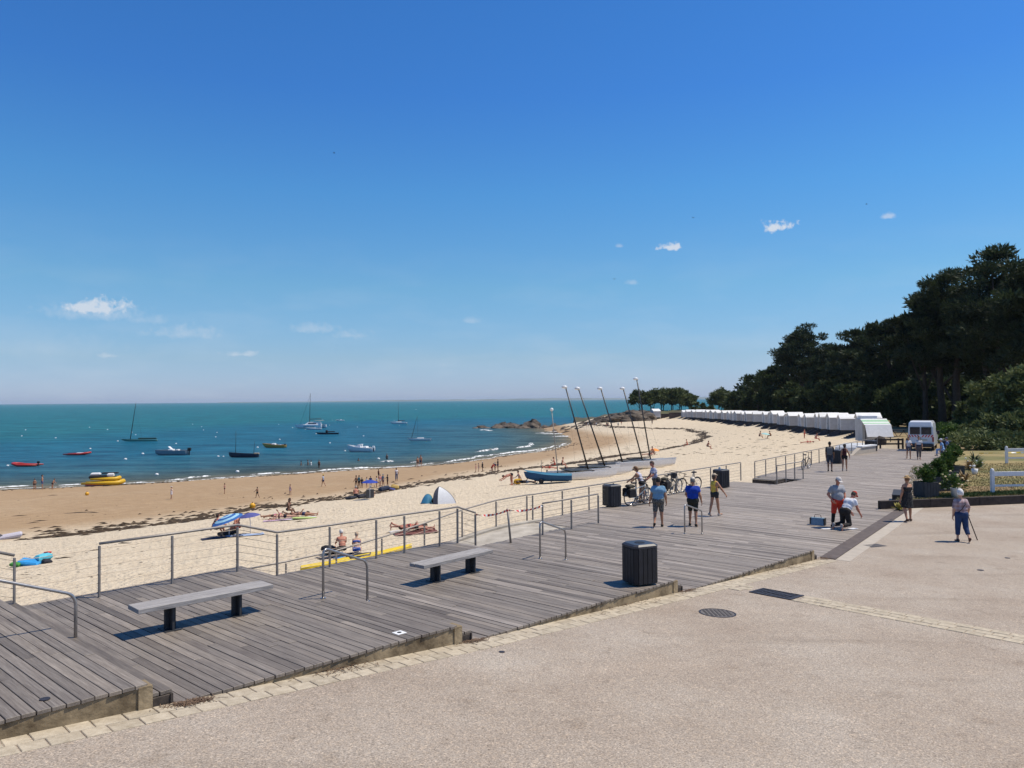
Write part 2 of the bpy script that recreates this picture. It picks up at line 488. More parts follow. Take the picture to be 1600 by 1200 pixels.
ang = np.radians(np.linspace(-52, 52, 470)); rad = np.concatenate([np.geomspace(9, 120, 190), np.geomspace(121.5, 420, 130)])
P, F = polar(ang, rad)
z, wet_, land_, dw_, iw_ = terrain(P, True)
beach = new('beach', np.column_stack([P, z]), F, M_SAND, smooth=True)
fattr(beach, 'wet', wet_); fattr(beach, 'land', land_)
tag(beach, 'pale sandy beach of the bay with darker wet sand along the water', 'beach', kind='structure')

# sea
m, t, b, N, L = node_mat('sea_water')
geo = N('ShaderNodeNewGeometry'); dep = N('ShaderNodeAttribute', attribute_name='depth')
mp1 = N('ShaderNodeMapping'); mp1.inputs['Rotation'].default_value = (0, 0, R(-14)); mp1.inputs['Scale'].default_value = (.32, 1, 1); L(geo.outputs['Position'], mp1.inputs['Vector'])
n1 = N('ShaderNodeTexNoise', i_Scale=.6, i_Detail=6., i_Roughness=.66); n2 = N('ShaderNodeTexNoise', i_Scale=.15, i_Detail=4.); n3 = N('ShaderNodeTexNoise', i_Scale=.012, i_Detail=4.)
for q in (n1, n2): L(mp1.outputs[0], q.inputs['Vector'])
L(geo.outputs['Position'], n3.inputs['Vector'])
dn = N('ShaderNodeMath', operation='MULTIPLY_ADD'); L(n3.outputs[0], dn.inputs[0]); dn.inputs[1].default_value = .5; dn.inputs[2].default_value = -.25
da = N('ShaderNodeMath', operation='ADD'); L(dep.outputs['Fac'], da.inputs[0]); L(dn.outputs[0], da.inputs[1])
dmr = N('ShaderNodeMapRange'); L(da.outputs[0], dmr.inputs['Value']); dmr.inputs['From Max'].default_value = 8.0
wc = ramp(N, [(0., (.20, .165, .11)), (.035, (.08, .11, .105)), (.12, (.036, .118, .168)), (.35, (.018, .120, .202)), (.7, (.013, .122, .198)), (1., (.016, .140, .184))]); L(dmr.outputs[0], wc.inputs[0])
pv = ramp(N, [(.36, (.55, .60, .68)), (.5, (1, 1, 1)), (.66, (1.5, 1.4, 1.3))]); pq = N('ShaderNodeMath', operation='MULTIPLY_ADD'); L(n1.outputs[0], pq.inputs[0]); pq.inputs[1].default_value = .45; pm = N('ShaderNodeMath', operation='MULTIPLY'); L(n2.outputs[0], pm.inputs[0]); pm.inputs[1].default_value = .55; L(pm.outputs[0], pq.inputs[2]); L(pq.outputs[0], pv.inputs[0])  # light and dark of the ripples put into the water colour, from the wave noise
ml = N('ShaderNodeMix', data_type='RGBA', blend_type='MULTIPLY'); ml.inputs[0].default_value = 1; L(wc.outputs[0], ml.inputs['A']); L(pv.outputs[0], ml.inputs['B'])
L(ml.outputs['Result'], b.inputs['Base Color'])
b.inputs['Roughness'].default_value = .2; b.inputs['IOR'].default_value = 1.33; b.inputs['Specular IOR Level'].default_value = .16
ws = N('ShaderNodeMath', operation='MULTIPLY_ADD'); L(n2.outputs[0], ws.inputs[0]); ws.inputs[1].default_value = 1.6; L(n1.outputs[0], ws.inputs[2])
bp = N('ShaderNodeBump', i_Distance=1.3, i_Strength=1.0); L(ws.outputs[0], bp.inputs['Height']); L(bp.outputs[0], b.inputs['Normal'])
b.inputs['Specular IOR Level'].default_value = 0
gl = N('ShaderNodeBsdfGlossy', i_Roughness=.12); L(bp.outputs[0], gl.inputs['Normal']); fr = N('ShaderNodeFresnel', i_IOR=1.33); L(bp.outputs[0], fr.inputs['Normal'])
fk = N('ShaderNodeMath', operation='MULTIPLY'); L(fr.outputs[0], fk.inputs[0]); fk.inputs[1].default_value = .42
ms = N('ShaderNodeMixShader'); L(fk.outputs[0], ms.inputs[0]); L(b.outputs[0], ms.inputs[1]); L(gl.outputs[0], ms.inputs[2]); L(ms.outputs[0], t.nodes['Material Output'].inputs['Surface'])
M_SEA = m
P, F = polar(np.radians(np.linspace(-62, 62, 260)), np.concatenate([np.geomspace(55, 400, 170), np.geomspace(420, 19000, 40)]))
near = np.hypot(P[:, 0], P[:, 1]) < 600
dp = np.full(len(P), 8.0); dp[near] = SEA - terrain(P[near])
sea = new('sea', np.column_stack([P, np.full(len(P), SEA)]), F, M_SEA, smooth=True); fattr(sea, 'depth', dp)
tag(sea, 'turquoise blue sea with small ripples out to the horizon', 'sea', kind='structure')

# far coast across the bay
M_COAST = mat('far_coast', (.16, .19, .16), .95, var=.25, scale=.002, spec=0)
xs = np.linspace(-5200, 5600, 160); vv = []; ff = []
for i, x in enumerate(xs):
    hgt = 12 + 26 * max(0, min(1, (x + 3600) / 2600)) * (.8 + .2 * math.sin(x * .0021) + .12 * math.sin(x * .011)); y0 = 13500 + 300 * math.sin(x * .0006)
    vv += [(x, y0, SEA - 1), (x, y0 + 160, hgt * .7 + SEA), (x, y0 + 420, hgt + SEA), (x, y0 + 900, SEA - 1)]
for i in range(len(xs) - 1):
    for k in range(3): a = i * 4 + k; ff.append((a, a + 4, a + 5, a + 1))
tag(new('coast_hills', vv, ff, M_COAST, smooth=True), 'thin far coast along the horizon', 'coast', kind='structure')

# foam of the small breakers
m, t, b, N, L = node_mat('foam'); geo = N('ShaderNodeNewGeometry'); nf = N('ShaderNodeTexNoise', i_Scale=1.6, i_Detail=5., i_Roughness=.7); L(geo.outputs['Position'], nf.inputs['Vector'])
ra = ramp(N, [(.40, (.05, .05, .05)), (.56, (1, 1, 1))]); L(nf.outputs[0], ra.inputs[0]); L(ra.outputs[0], b.inputs['Alpha']); b.inputs['Base Color'].default_value = (.78, .80, .81, 1); b.inputs['Roughness'].default_value = .85
M_FOAM = m


def arc(line):
    d = np.hypot(*np.diff(line, axis=0).T); return np.concatenate([[0], np.cumsum(d)])


WA = arc(WL)


def along(line, A, s):
    x = np.interp(s, A, line[:, 0]); y = np.interp(s, A, line[:, 1]); e = .6
    dx = np.interp(s + e, A, line[:, 0]) - np.interp(s - e, A, line[:, 0]); dy = np.interp(s + e, A, line[:, 1]) - np.interp(s - e, A, line[:, 1])
    q = math.hypot(dx, dy) or 1
    return x, y, -dy / q, dx / q       # point and its left normal (to the sea)


_PX = {}


def s_at_px(line, A, px):
    pts = _PX.get((id(line), 0)) or [(800 + FOC * (Vector((x, y, SEA - CAMZ)).dot(RGT)) / (Vector((x, y, SEA - CAMZ)).dot(FWD))) for x, y in line]
    _PX[(id(line), 0)] = pts
    k = next((i for i in range(1, len(pts)) if pts[i] >= px), len(pts) - 1)
    f = (px - pts[k - 1]) / (pts[k] - pts[k - 1] + 1e-9)
    return A[k - 1] + f * (A[k] - A[k - 1])


def roller(px0, px1, off, width, h, seed, zb=SEA):
    s0, s1 = s_at_px(WL, WA, px0), s_at_px(WL, WA, px1); n = max(8, int(abs(s1 - s0) / .45)); rr = random.Random(seed)
    vv = []; ff = []; ph = rr.random() * 9
    for i in range(n + 1):
        s = s0 + (s1 - s0) * i / n; x, y, nx, ny = along(WL, WA, s)
        e = min(1, i / (n * .12 + 1), (n - i) / (n * .12 + 1)); wob = .6 * math.sin(s * .23 + ph) + .35 * math.sin(s * .71 + ph * 2)
        w = width * .55 * e * (.55 + .45 * abs(math.sin(s * .53 + ph)) + .35 * rr.random()); o = off + wob
        hh = .6 * h * e * (.6 + .6 * rr.random())
        for k, (f, g) in enumerate(((-.5, 0), (-.2, 1), (.15, .8), (.5, 0))):
            vv.append((x + nx * (o + f * w), y + ny * (o + f * w), zb + .015 + g * hh + (.02 if k in (1, 2) else 0)))
    for i in range(n):
        for k in range(3): a = i * 4 + k; ff.append((a, a + 4, a + 5, a + 1))
    return vv, ff


mb = MB()
for i, a in enumerate([(-120, 40, 3.5, .9, .16), (85, 135, 3.0, .9, .12), (175, 232, 2.2, .7, .1), (262, 300, 2.6, 1.0, .22), (296, 345, 4.2, .9, .25), (330, 405, 1.6, .5, .08), (402, 452, 2.6, 1.1, .25), (445, 500, 2.0, .5, .1),
                       (505, 592, 3.2, 1.2, .3), (560, 655, 1.6, .5, .1), (655, 700, 3.0, .7, .14), (660, 694, 13, 1.8, .35), (688, 702, 8, .8, .15), (712, 790, 3.4, 1.2, .3), (780, 872, 3.0, 1.3, .32), (845, 893, 2.0, .9, .2), (815, 862, 12, 2.0, .4), (868, 893, 9, 1.6, .35),
                       (-60, 120, .5, .35, .03), (120, 420, .5, .35, .03), (420, 690, .5, .3, .03), (690, 893, .6, .5, .04)]):
    mb.add(*roller(*a, seed=i))
# a few white caps and surf patches round the rocks
for (px, py, w) in [(872, 678, 6), (868, 675, 5), (858, 678, 4.5), (880, 682, 6), (756, 672, 4), (764, 673, 3), (848, 677, 4), (527, 657, 3.2), (716, 634, 3), (650, 640, 3), (300, 634, 3)]:
    c = U(px, py, SEA); pts = []; k = 14
    for i in range(k):
        a = 2 * PI * i / k; r_ = w * (.35 + .3 * random.random()); pts.append((c.x + r_ * math.cos(a), c.y + r_ * .35 * math.sin(a), SEA + .03))
    mb.add(pts + [(c.x, c.y, SEA + .25)], [(i, (i + 1) % k, k) for i in range(k)])
tag(mb.build('foam', M_FOAM, smooth=True), 'white foam of small breakers along the waterline', 'foam', kind='stuff')

# wrack line of dark seaweed
M_WEED = mat('dry_seaweed', (.020, .013, .008), .9, var=.5, scale=2.5, col2=(.055, .036, .020))
RA = arc(RL); mb = MB(); rw = random.Random(5)


def weed_clump(x, y, L_, W_, ang, h):
    k = rw.randint(5, 8); z0 = ground(x, y); pts = []
    for i in range(k):
        a = 2 * PI * i / k; f = .55 + .6 * rw.random(); u, v = L_ * f * math.cos(a), W_ * f * math.sin(a)
        pts.append((x + u * math.cos(ang) - v * math.sin(ang), y + u * math.sin(ang) + v * math.cos(ang)))
    zz = tz(np.array(pts + [(x, y)]))
    mb.add([(p[0], p[1], q - .01) for p, q in zip(pts, zz)] + [(x, y, zz[-1] + h)], [(i, (i + 1) % k, k) for i in range(k)])


def weed_line(line, A, p0, p1, offs, dens, size, zpl=HIGH):
    s0, s1 = s_at_px2(line, A, p0, zpl), s_at_px2(line, A, p1, zpl)
    for _ in range(int(abs(s1 - s0) * dens)):
        s = s0 + (s1 - s0) * rw.random()
        if math.sin(s * .37) + math.sin(s * .91 + 1) < -1.1 and rw.random() < .8: continue
        x, y, nx, ny = along(line, A, s); o = rw.gauss(0, 1) * offs[1] + offs[0] + .5 * math.sin(s * .3)
        weed_clump(x + nx * o, y + ny * o, size * (.5 + rw.random() * 1.4), size * (.22 + .25 * rw.random()), math.atan2(-nx, ny) + rw.gauss(0, .3), .05 + .06 * rw.random())


def s_at_px2(line, A, px, zpl):
    pts = [(800 + FOC * (Vector((x, y, zpl - CAMZ)).dot(RGT)) / (Vector((x, y, zpl - CAMZ)).dot(FWD))) for x, y in line]
    k = next((i for i in range(1, len(pts)) if pts[i] >= px), len(pts) - 1)
    return A[k - 1] + (px - pts[k - 1]) / (pts[k] - pts[k - 1] + 1e-9) * (A[k] - A[k - 1])


weed_line(RL, RA, -150, 330, (.6, .5), 13, .45)
weed_line(RL, RA, -150, 640, (2.6, .9), 6, .42)
weed_line(RL, RA, 300, 760, (1.0, .8), 12, .42)
weed_line(RL, RA, 640, 850, (1.2, 1.0), 10, .5)
weed_line(RL, RA, 830, 1000, (.4, .75), 36, .6)
weed_line(RL, RA, 1000, 1104, (.4, .5), 14, .6)
weed_line(RL, RA, -150, 1000, (6, 4), 1.6, .3)
weed_line(WL, WA, -100, 893, (-1.2, .7), 2.6, .4, SEA)
for _ in range(420):                                  # scattered flecks over the bay's middle and the dry sand
    px = rw.uniform(760, 1250); py = rw.uniform(668, 712)
    q = T(px, py); weed_clump(q.x, q.y, .5 * (.5 + rw.random()), .16, rw.uniform(-.4, .9), .04)
for _ in range(170):
    px = rw.uniform(0, 1000); py = rw.uniform(770, 905)
    if py > 960 - px * .19: continue
    q = T(px, py); weed_clump(q.x, q.y, .16 * (.5 + rw.random()), .06, rw.uniform(-.4, .9), .02)
for px, py, L_ in [(100, 872, .5), (191, 849, .5), (147, 860, .3), (83, 774, .8), (125, 801, 1.6), (147, 801, .5), (30, 806, .7), (62, 814, .6), (468, 815, .4), (778, 824, .2), (868, 825, .4)]:
    q = T(px, py); weed_clump(q.x, q.y, L_, L_ * .3, .2, .06)
tag(mb.build('seaweed', M_WEED), 'dark lines of dried seaweed washed up along the beach', 'seaweed', kind='stuff')

# ------------------------------------------------------------------ plaza
def plaza_z(s): return float(np.interp(s, [-30, 0, 4.81, 11.3, 18.2, 200], [.94 + 30 * .066, .94, .615, .30, -.02, -.02]))


def PZ(px, py):
    d = pix_dir(px, py); z_ = .5
    for _ in range(30):
        q = U(px, py, z_); z_ = .5 * z_ + .5 * plaza_z(SN(q.x, q.y)[0])
    return U(px, py, z_)


m, t, b, N, L = node_mat('aggregate_paving')
geo = N('ShaderNodeNewGeometry')
n1 = N('ShaderNodeTexNoise', i_Scale=48., i_Detail=3., i_Roughness=.75); n2 = N('ShaderNodeTexNoise', i_Scale=.42, i_Detail=6., i_Roughness=.6); vo = N('ShaderNodeTexVoronoi', i_Scale=34.); n4 = N('ShaderNodeTexNoise', i_Scale=2.4, i_Detail=5.)
mpp = N('ShaderNodeMapping'); mpp.inputs['Rotation'].default_value = (0, 0, -AUZ); mpp.inputs['Scale'].default_value = (.12, 1.0, 1); n5 = N('ShaderNodeTexNoise', i_Scale=1.3, i_Detail=5.)
for q in (n1, n2, vo, n4): L(geo.outputs['Position'], q.inputs['Vector'])
L(geo.outputs['Position'], mpp.inputs['Vector']); L(mpp.outputs[0], n5.inputs['Vector'])
base = ramp(N, [(.28, (.328, .266, .211)), (.5, (.378, .318, .259)), (.72, (.424, .371, .313))]); L(n2.outputs[0], base.inputs[0])
sp = ramp(N, [(.30, (.34, .32, .30)), (.46, (.90, .89, .88)), (.56, (1.04, 1.04, 1.04)), (.68, (1.75, 1.7, 1.62))]); L(n1.outputs[0], sp.inputs[0])
a1 = N('ShaderNodeMix', data_type='RGBA', blend_type='MULTIPLY'); a1.inputs[0].default_value = 1.0; L(base.outputs[0], a1.inputs['A']); L(sp.outputs[0], a1.inputs['B'])
gr = ramp(N, [(.0, (1.22, 1.18, 1.12)), (.5, (.82, .82, .83)), (1., (1.1, 1.12, 1.14))]); L(vo.outputs['Color'], gr.inputs[0])
a2 = N('ShaderNodeMix', data_type='RGBA', blend_type='MULTIPLY'); a2.inputs[0].default_value = .9; L(a1.outputs['Result'], a2.inputs['A']); L(gr.outputs[0], a2.inputs['B'])
stn = ramp(N, [(.28, (.86, .85, .84)), (.42, (1, 1, 1)), (.6, (1, 1, 1)), (.74, (1.07, 1.06, 1.05))]); L(n5.outputs[0], stn.inputs[0])
a3 = N('ShaderNodeMix', data_type='RGBA', blend_type='MULTIPLY'); a3.inputs[0].default_value = 1; L(a2.outputs['Result'], a3.inputs['A']); L(stn.outputs[0], a3.inputs['B'])
st4 = ramp(N, [(.30, (.80, .78, .76)), (.40, (1, 1, 1)), (.62, (1, 1, 1)), (.74, (1.1, 1.1, 1.1))]); L(n4.outputs[0], st4.inputs[0]); a4 = N('ShaderNodeMix', data_type='RGBA', blend_type='MULTIPLY'); a4.inputs[0].default_value = .75; L(a3.outputs['Result'], a4.inputs['A']); L(st4.outputs[0], a4.inputs['B'])
vs = N('ShaderNodeTexVoronoi', i_Scale=1.7); L(geo.outputs['Position'], vs.inputs['Vector']); gum = ramp(N, [(.022, (.55, .53, .52)), (.03, (1, 1, 1))]); L(vs.outputs['Distance'], gum.inputs[0]); a5 = N('ShaderNodeMix', data_type='RGBA', blend_type='MULTIPLY'); a5.inputs[0].default_value = .8; L(a4.outputs['Result'], a5.inputs['A']); L(gum.outputs[0], a5.inputs['B'])
L(a5.outputs['Result'], b.inputs['Base Color']); b.inputs['Roughness'].default_value = .85; b.inputs['Specular IOR Level'].default_value = .3
bp = N('ShaderNodeBump', i_Strength=.55, i_Distance=.012); L(n1.outputs[0], bp.inputs['Height']); L(bp.outputs[0], b.inputs['Normal'])
M_PLAZA = m
ss = np.concatenate([np.linspace(-16, 0, 9), [.6, 2, 4.81, 7, 9, 11.3, 14, 18.2], np.linspace(20, 60, 12)]); vv = []; ff = []
nn = [-45, -20, -10, -5, -2, -.5, None]
for s in ss:
    for n_ in nn:
        n_ = float(deck_n0(s)) + (.04 if s < 18.3 else .12) if n_ is None else n_
        vv.append(D(s, n_, plaza_z(s) - (.012 if False else 0)))
k = len(nn)
for i in range(len(ss) - 1):
    for j in range(k - 1): ff.append((i * k + j, i * k + k + j, i * k + k + j + 1, i * k + j + 1)[::-1])
plaza = new('plaza_pavement', vv, ff, M_PLAZA)
tag(plaza, 'pinkish grey exposed aggregate plaza sloping gently along the boardwalk', 'pavement', kind='structure')

# stone setts along the deck and in a band across the plaza: each is a piece of the plaza
M_SETT = mat('sandstone_sett', (.40, .335, .245), .9, var=.14, scale=9, objvar=.09, bump=.4, bscale=50, col2=(.45, .39, .30), detail=6)
sett_cache = {}


def sett(lx, ly):
    key = (round(lx, 2), round(ly, 2))
    if key not in sett_cache:
        q = MB().box((0, 0, 0), (lx, ly, .05), ch=.007); me = bpy.data.meshes.new('sett'); me.from_pydata(q.v, [], q.f); me.materials.append(M_SETT); sett_cache[key] = me
    return sett_cache[key]


rs = random.Random(3)


def put_sett(s, n, lx, ly, dz=0.0):
    o = bpy.data.objects.new('sett', sett(lx, ly)); COL.objects.link(o); o.parent = plaza
    p = D(s, n, plaza_z(s) - .013 + dz + rs.uniform(-.003, .004)); o.location = p
    sl_ = (plaza_z(s + .2) - plaza_z(s - .2)) / .4
    o.rotation_euler = (rs.uniform(-.01, .01), -math.atan(sl_), AUZ + rs.uniform(-.015, .015))


s = -3.4
while s < 17.9:
    for r_ in range(2):
        lx = rs.choice((.26, .30, .34)) if s < 6 else .34
        if r_ == 0: l0 = lx
        put_sett(s + l0 / 2 + (.1 if r_ else 0), -.12 - .245 * r_, l0 - .015, .23)
    s += l0
GRS, GRN = SN(*PZ(1213, 928.5)[:2])
for r_ in range(3):
    n_ = -.62
    while n_ > -11:
        if abs(n_ - GRN) > .64:
            put_sett(GRS - .245 + .245 * r_, n_ - (.08 if r_ % 2 else 0), .224, .28)
        n_ -= .30

# ------------------------------------------------------------------ boardwalk platforms: every plank a piece
def plank_mat(name, island, k=1.0):
    m, t, b, N, L = node_mat(name)
    tcn = N('ShaderNodeTexCoord'); g = N('ShaderNodeNewGeometry'); oi = N('ShaderNodeObjectInfo')
    rnd = g.outputs['Random Per Island'] if island else oi.outputs['Random']
    mu = N('ShaderNodeMath', operation='MULTIPLY'); L(rnd, mu.inputs[0]); mu.inputs[1].default_value = 83
    cb = N('ShaderNodeCombineXYZ')
    for q in range(3): L(mu.outputs[0], cb.inputs[q])
    mpn = N('ShaderNodeMapping'); L(cb.outputs[0], mpn.inputs['Location'])
    if island: mpn.inputs['Rotation'].default_value = (0, 0, -(AUZ + PI / 2))
    ad = N('ShaderNodeVectorMath', operation='ADD'); L(tcn.outputs['Object'], mpn.inputs['Vector']); mpn.inputs['Scale'].default_value = (1, 1, 1)
    sc = N('ShaderNodeMapping'); sc.inputs['Scale'].default_value = (.9, 22, 22); L(mpn.outputs[0], sc.inputs['Vector'])
    n1 = N('ShaderNodeTexNoise', i_Scale=2.2, i_Detail=5., i_Roughness=.7); L(sc.outputs[0], n1.inputs['Vector'])
    sc2 = N('ShaderNodeMapping'); sc2.inputs['Scale'].default_value = (.5, 3, 3); L(mpn.outputs[0], sc2.inputs['Vector'])
    n2 = N('ShaderNodeTexNoise', i_Scale=1.3, i_Detail=5., i_Roughness=.6); L(sc2.outputs[0], n2.inputs['Vector'])
    grn = ramp(N, [(.25, (.092, .077, .066)), (.45, (.165, .145, .127)), (.6, (.207, .185, .165)), (.8, (.31, .285, .258))]); L(n1.outputs[0], grn.inputs[0])
    blo = ramp(N, [(.28, (.70, .67, .66)), (.5, (1, 1, 1)), (.74, (1.22, 1.2, 1.18))]); L(n2.outputs[0], blo.inputs[0])
    a = N('ShaderNodeMix', data_type='RGBA', blend_type='MULTIPLY'); a.inputs[0].default_value = 1; L(grn.outputs[0], a.inputs['A']); L(blo.outputs[0], a.inputs['B'])
    rv = ramp(N, [(0., (.64, .62, .60)), (.12, (.84, .82, .80)), (.5, (1.0, .99, .98)), (.85, (1.15, 1.12, 1.07)), (1., (1.42, 1.42, 1.43))]); L(rnd, rv.inputs[0])
    c = N('ShaderNodeMix', data_type='RGBA', blend_type='MULTIPLY'); c.inputs[0].default_value = 1; L(a.outputs['Result'], c.inputs['A']); L(rv.outputs[0], c.inputs['B'])
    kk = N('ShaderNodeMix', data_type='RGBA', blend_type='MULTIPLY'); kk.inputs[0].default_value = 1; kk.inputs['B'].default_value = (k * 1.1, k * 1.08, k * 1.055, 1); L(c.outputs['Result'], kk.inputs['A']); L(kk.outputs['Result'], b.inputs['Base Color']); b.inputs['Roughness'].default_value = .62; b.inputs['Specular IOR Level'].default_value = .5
    bp = N('ShaderNodeBump', i_Strength=.35, i_Distance=.006); L(n1.outputs[0], bp.inputs['Height']); L(bp.outputs[0], b.inputs['Normal'])
    return m


M_PLANK = plank_mat('weathered_plank', False); M_PLANK2 = plank_mat('weathered_planks_far', True, 1.5); M_PLANK5 = plank_mat('sandy_brightened_plank', False, 1.4); M_PLANK4 = plank_mat('dusty_brightened_plank', False, 1.18)  # paler farther copies: glancing-view brightness put into the colour, besides sand dust
M_EDGE = mat('plank_edge', (.06, .048, .04), .85, var=.4, scale=10)
PITCH_B = .144; GAPB = .010; THK = .045
plank_cache = {}
rp_ = random.Random(11)


def plank_mesh(L_, pm):
    key = (round(L_, 2), pm.name)
    if key not in plank_cache:
        q = MB().box((0, 0, 0), (key[0], PITCH_B - GAPB, THK), ch=.004); me = bpy.data.meshes.new('plank'); me.from_pydata(q.v, [], q.f); me.materials.append(pm); plank_cache[key] = me
    return plank_cache[key]


PHEAD = math.atan2(AN.y - AU.y * SKEW, AN.x - AU.x * SKEW)


def put_plank(s, a, b_, z, parent, tilt=0.0, pm=None):
    mid = (a + b_) / 2; o = bpy.data.objects.new('plank', plank_mesh(b_ - a - .006, pm or M_PLANK)); COL.objects.link(o); o.parent = parent
    o.location = D(s - SKEW * mid, mid, z - THK / 2 + rp_.uniform(-.0055, .004)); o.rotation_euler = (rp_.uniform(-.02, .02), tilt, PHEAD + rp_.uniform(-.0012, .0012))
    return o


def rows(s0, s1, fn0, fn1, seg=(2.4, 4.2)):
    res = []; s = s0 + PITCH_B / 2
    while s < s1 - PITCH_B / 2 + .02:
        a0, a1 = fn0(s), fn1(s); cuts = [a0]; x = a0 + rp_.uniform(*seg) * rp_.uniform(.4, 1)
        while x < a1 - 1.0: cuts.append(x); x += rp_.uniform(*seg)
        cuts.append(a1 + rp_.uniform(-.02, .02)); cuts[0] += rp_.uniform(-.008, .008)
        for p, q in zip(cuts[:-1], cuts[1:]): res.append((s, p, q))
        s += PITCH_B
    return res


def platform(name, label, s0, s1, z, n0, n1):
    e = thing(name, label, 'boardwalk', D((s0 + s1) / 2, 0, 0)); e.location = (0, 0, 0); e['kind'] = 'structure'
    return e


ZP = [1.28, .96, .64, .32, 0.0]
SE = [-.42, 4.42, 10.66, 17.5]                       # where each upper platform ends at the plaza side
nrail = lambda s: 6.12 + .072 * s
plats = []
spans = [(-4.3, SE[0], 0), (SE[0] + .33, SE[1], 1), (SE[1] + .33, SE[2], 2), (SE[2] + .33, SE[3], 3)]
plabel = ['grey plank boardwalk platform at the left edge of the photo, highest of the stepped levels', 'grey plank boardwalk platform under the nearest bench', 'grey plank boardwalk platform under the farther bench and the large bin', 'grey plank boardwalk platform with the fourth handrail at its far step']
for (a, b_, i) in spans:
    e = platform('boardwalk', plabel[i], a, b_, ZP[i], 0, 0); plats.append(e)
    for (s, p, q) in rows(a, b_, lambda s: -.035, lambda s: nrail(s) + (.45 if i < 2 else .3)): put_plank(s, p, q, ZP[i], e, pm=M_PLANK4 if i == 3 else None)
    # step down at the far end: one tread lower, its riser and the step's nosing board
    s = b_ + .09
    if i < 4:
        zt = ZP[i] - .16
        for k in range(2): put_plank(b_ + .09 + k * .15, .02, nrail(b_) + .3, zt, e)
        for zz, sx in ((ZP[i] - THK - .055, b_ - .02), (zt - THK - .055, b_ + .30)):
            mid = nrail(b_) / 2; o = MB().box((0, 0, 0), (nrail(b_), .03, .11)).build('riser', M_EDGE, e); o.location = D(sx - SKEW * mid, mid, zz); o.rotation_euler = (0, 0, PHEAD)
    # concrete kerb under the plaza edge
    v = []; f = []
    K = 9
    for j in range(K + 1):
        s = a - .02 + (b_ - a + .02) * j / K; zb = plaza_z(s) - .08
        zt = ZP[i] - THK - .004
        for (n_, zz) in ((-.015, zb), (-.015, max(zt, zb + .01)), (.16, max(zt, zb + .01)), (.16, zb)): v.append(D(s, n_, zz))
    for j in range(K):
        for q in range(3): f.append((j * 4 + q, j * 4 + 4 + q, j * 4 + 5 + q, j * 4 + 1 + q))
    f += [(0, 1, 2, 3), (K * 4 + 3, K * 4 + 2, K * 4 + 1, K * 4)]
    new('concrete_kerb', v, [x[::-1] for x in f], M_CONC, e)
    if i < 4:      # the bare concrete block closing the kerb at the step
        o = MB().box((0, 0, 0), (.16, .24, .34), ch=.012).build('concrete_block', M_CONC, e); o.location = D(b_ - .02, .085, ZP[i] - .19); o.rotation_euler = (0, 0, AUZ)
        o = MB().box((0, 0, 0), (.30, .2, .13), ch=.01).build('step_block', M_EDGE, e); o.location = D(b_ + .17, .12, ZP[i] - .16 - THK - .07); o.rotation_euler = (0, 0, AUZ)

# the long far platform: nearest 300 boards are pieces, the rest one joined part
e5 = platform('boardwalk', 'long level grey plank boardwalk where people walk towards the white van', 0, 0, 0, 0, 0)
def n1f(s): return float(deck_n1(s)) - .05 if not (35.5 < s < 38.95) else 9.88
R5 = rows(SE[3] + .36, 69.6, lambda s: float(deck_n0(s)) + .0, n1f, (3.0, 4.6))
R5.sort(key=lambda r_: r_[0])
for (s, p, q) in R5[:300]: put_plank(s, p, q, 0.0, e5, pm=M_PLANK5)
mb = MB()
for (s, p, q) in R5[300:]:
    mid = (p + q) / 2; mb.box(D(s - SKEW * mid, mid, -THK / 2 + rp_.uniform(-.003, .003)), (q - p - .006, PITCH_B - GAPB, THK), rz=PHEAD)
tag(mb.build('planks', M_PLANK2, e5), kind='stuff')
# edge board and concrete strip along the plaza side of the long platform
M_EDGEB = mat('brown_edge_board', (.105, .082, .072), .75, var=.25, scale=4)
M_STRIP = mat('pale_concrete', (.42, .37, .31), .9, var=.1, scale=3, bump=.2, bscale=40)
v0 = [(18.2, 0), (31.6, 0)]
for nm, o0, o1, zt, zb, mm in (('edge_board', -.45, -.02, .004, -.05, M_EDGEB), ('concrete_strip', -.85, -.46, -.014, -.06, M_STRIP)):
    v = []
    for s, _ in v0:
        for o_, zz in ((o0, zb), (o0, zt), (o1, zt), (o1, zb)): v.append(D(s - SKEW * o_, float(deck_n0(s)) + o_, zz))
    new(nm, v, [(0, 1, 5, 4), (1, 2, 6, 5), (2, 3, 7, 6), (0, 3, 2, 1), (4, 5, 6, 7)][::1], mm, e5)

# ramp down to the beach behind the stepped platforms
M_RAMP = mat('sandy_concrete', (.36, .32, .265), .92, var=.14, scale=1.6, bump=.4, bscale=45, col2=(.44, .40, .34), detail=7)
def ramp_z(s): return float(np.interp(s, [3, 5, 8.7, 10.4, 12.1, 13.75, 15.45], [-1.1, -1.03, -.91, -.71, -.47, -.2, -.03]))
v = []; f = []
rss = np.linspace(4.2, 17.84, 20)
for s in rss:
    z_ = ramp_z(s)
    for n_, zz in ((7.15, z_ - .3), (7.15, z_), (10.55, z_), (10.55, z_ + .07), (10.8, z_ + .07), (10.8, z_ - .5)): v.append(D(s, n_, zz))
for i in range(len(rss) - 1):
    for k in range(5): a = i * 6 + k; f.append((a, a + 6, a + 7, a + 1)[::-1])
tag(new('beach_ramp', v, f, M_RAMP), 'pale concrete ramp behind the railing leading down to the sand', 'ramp', kind='structure')
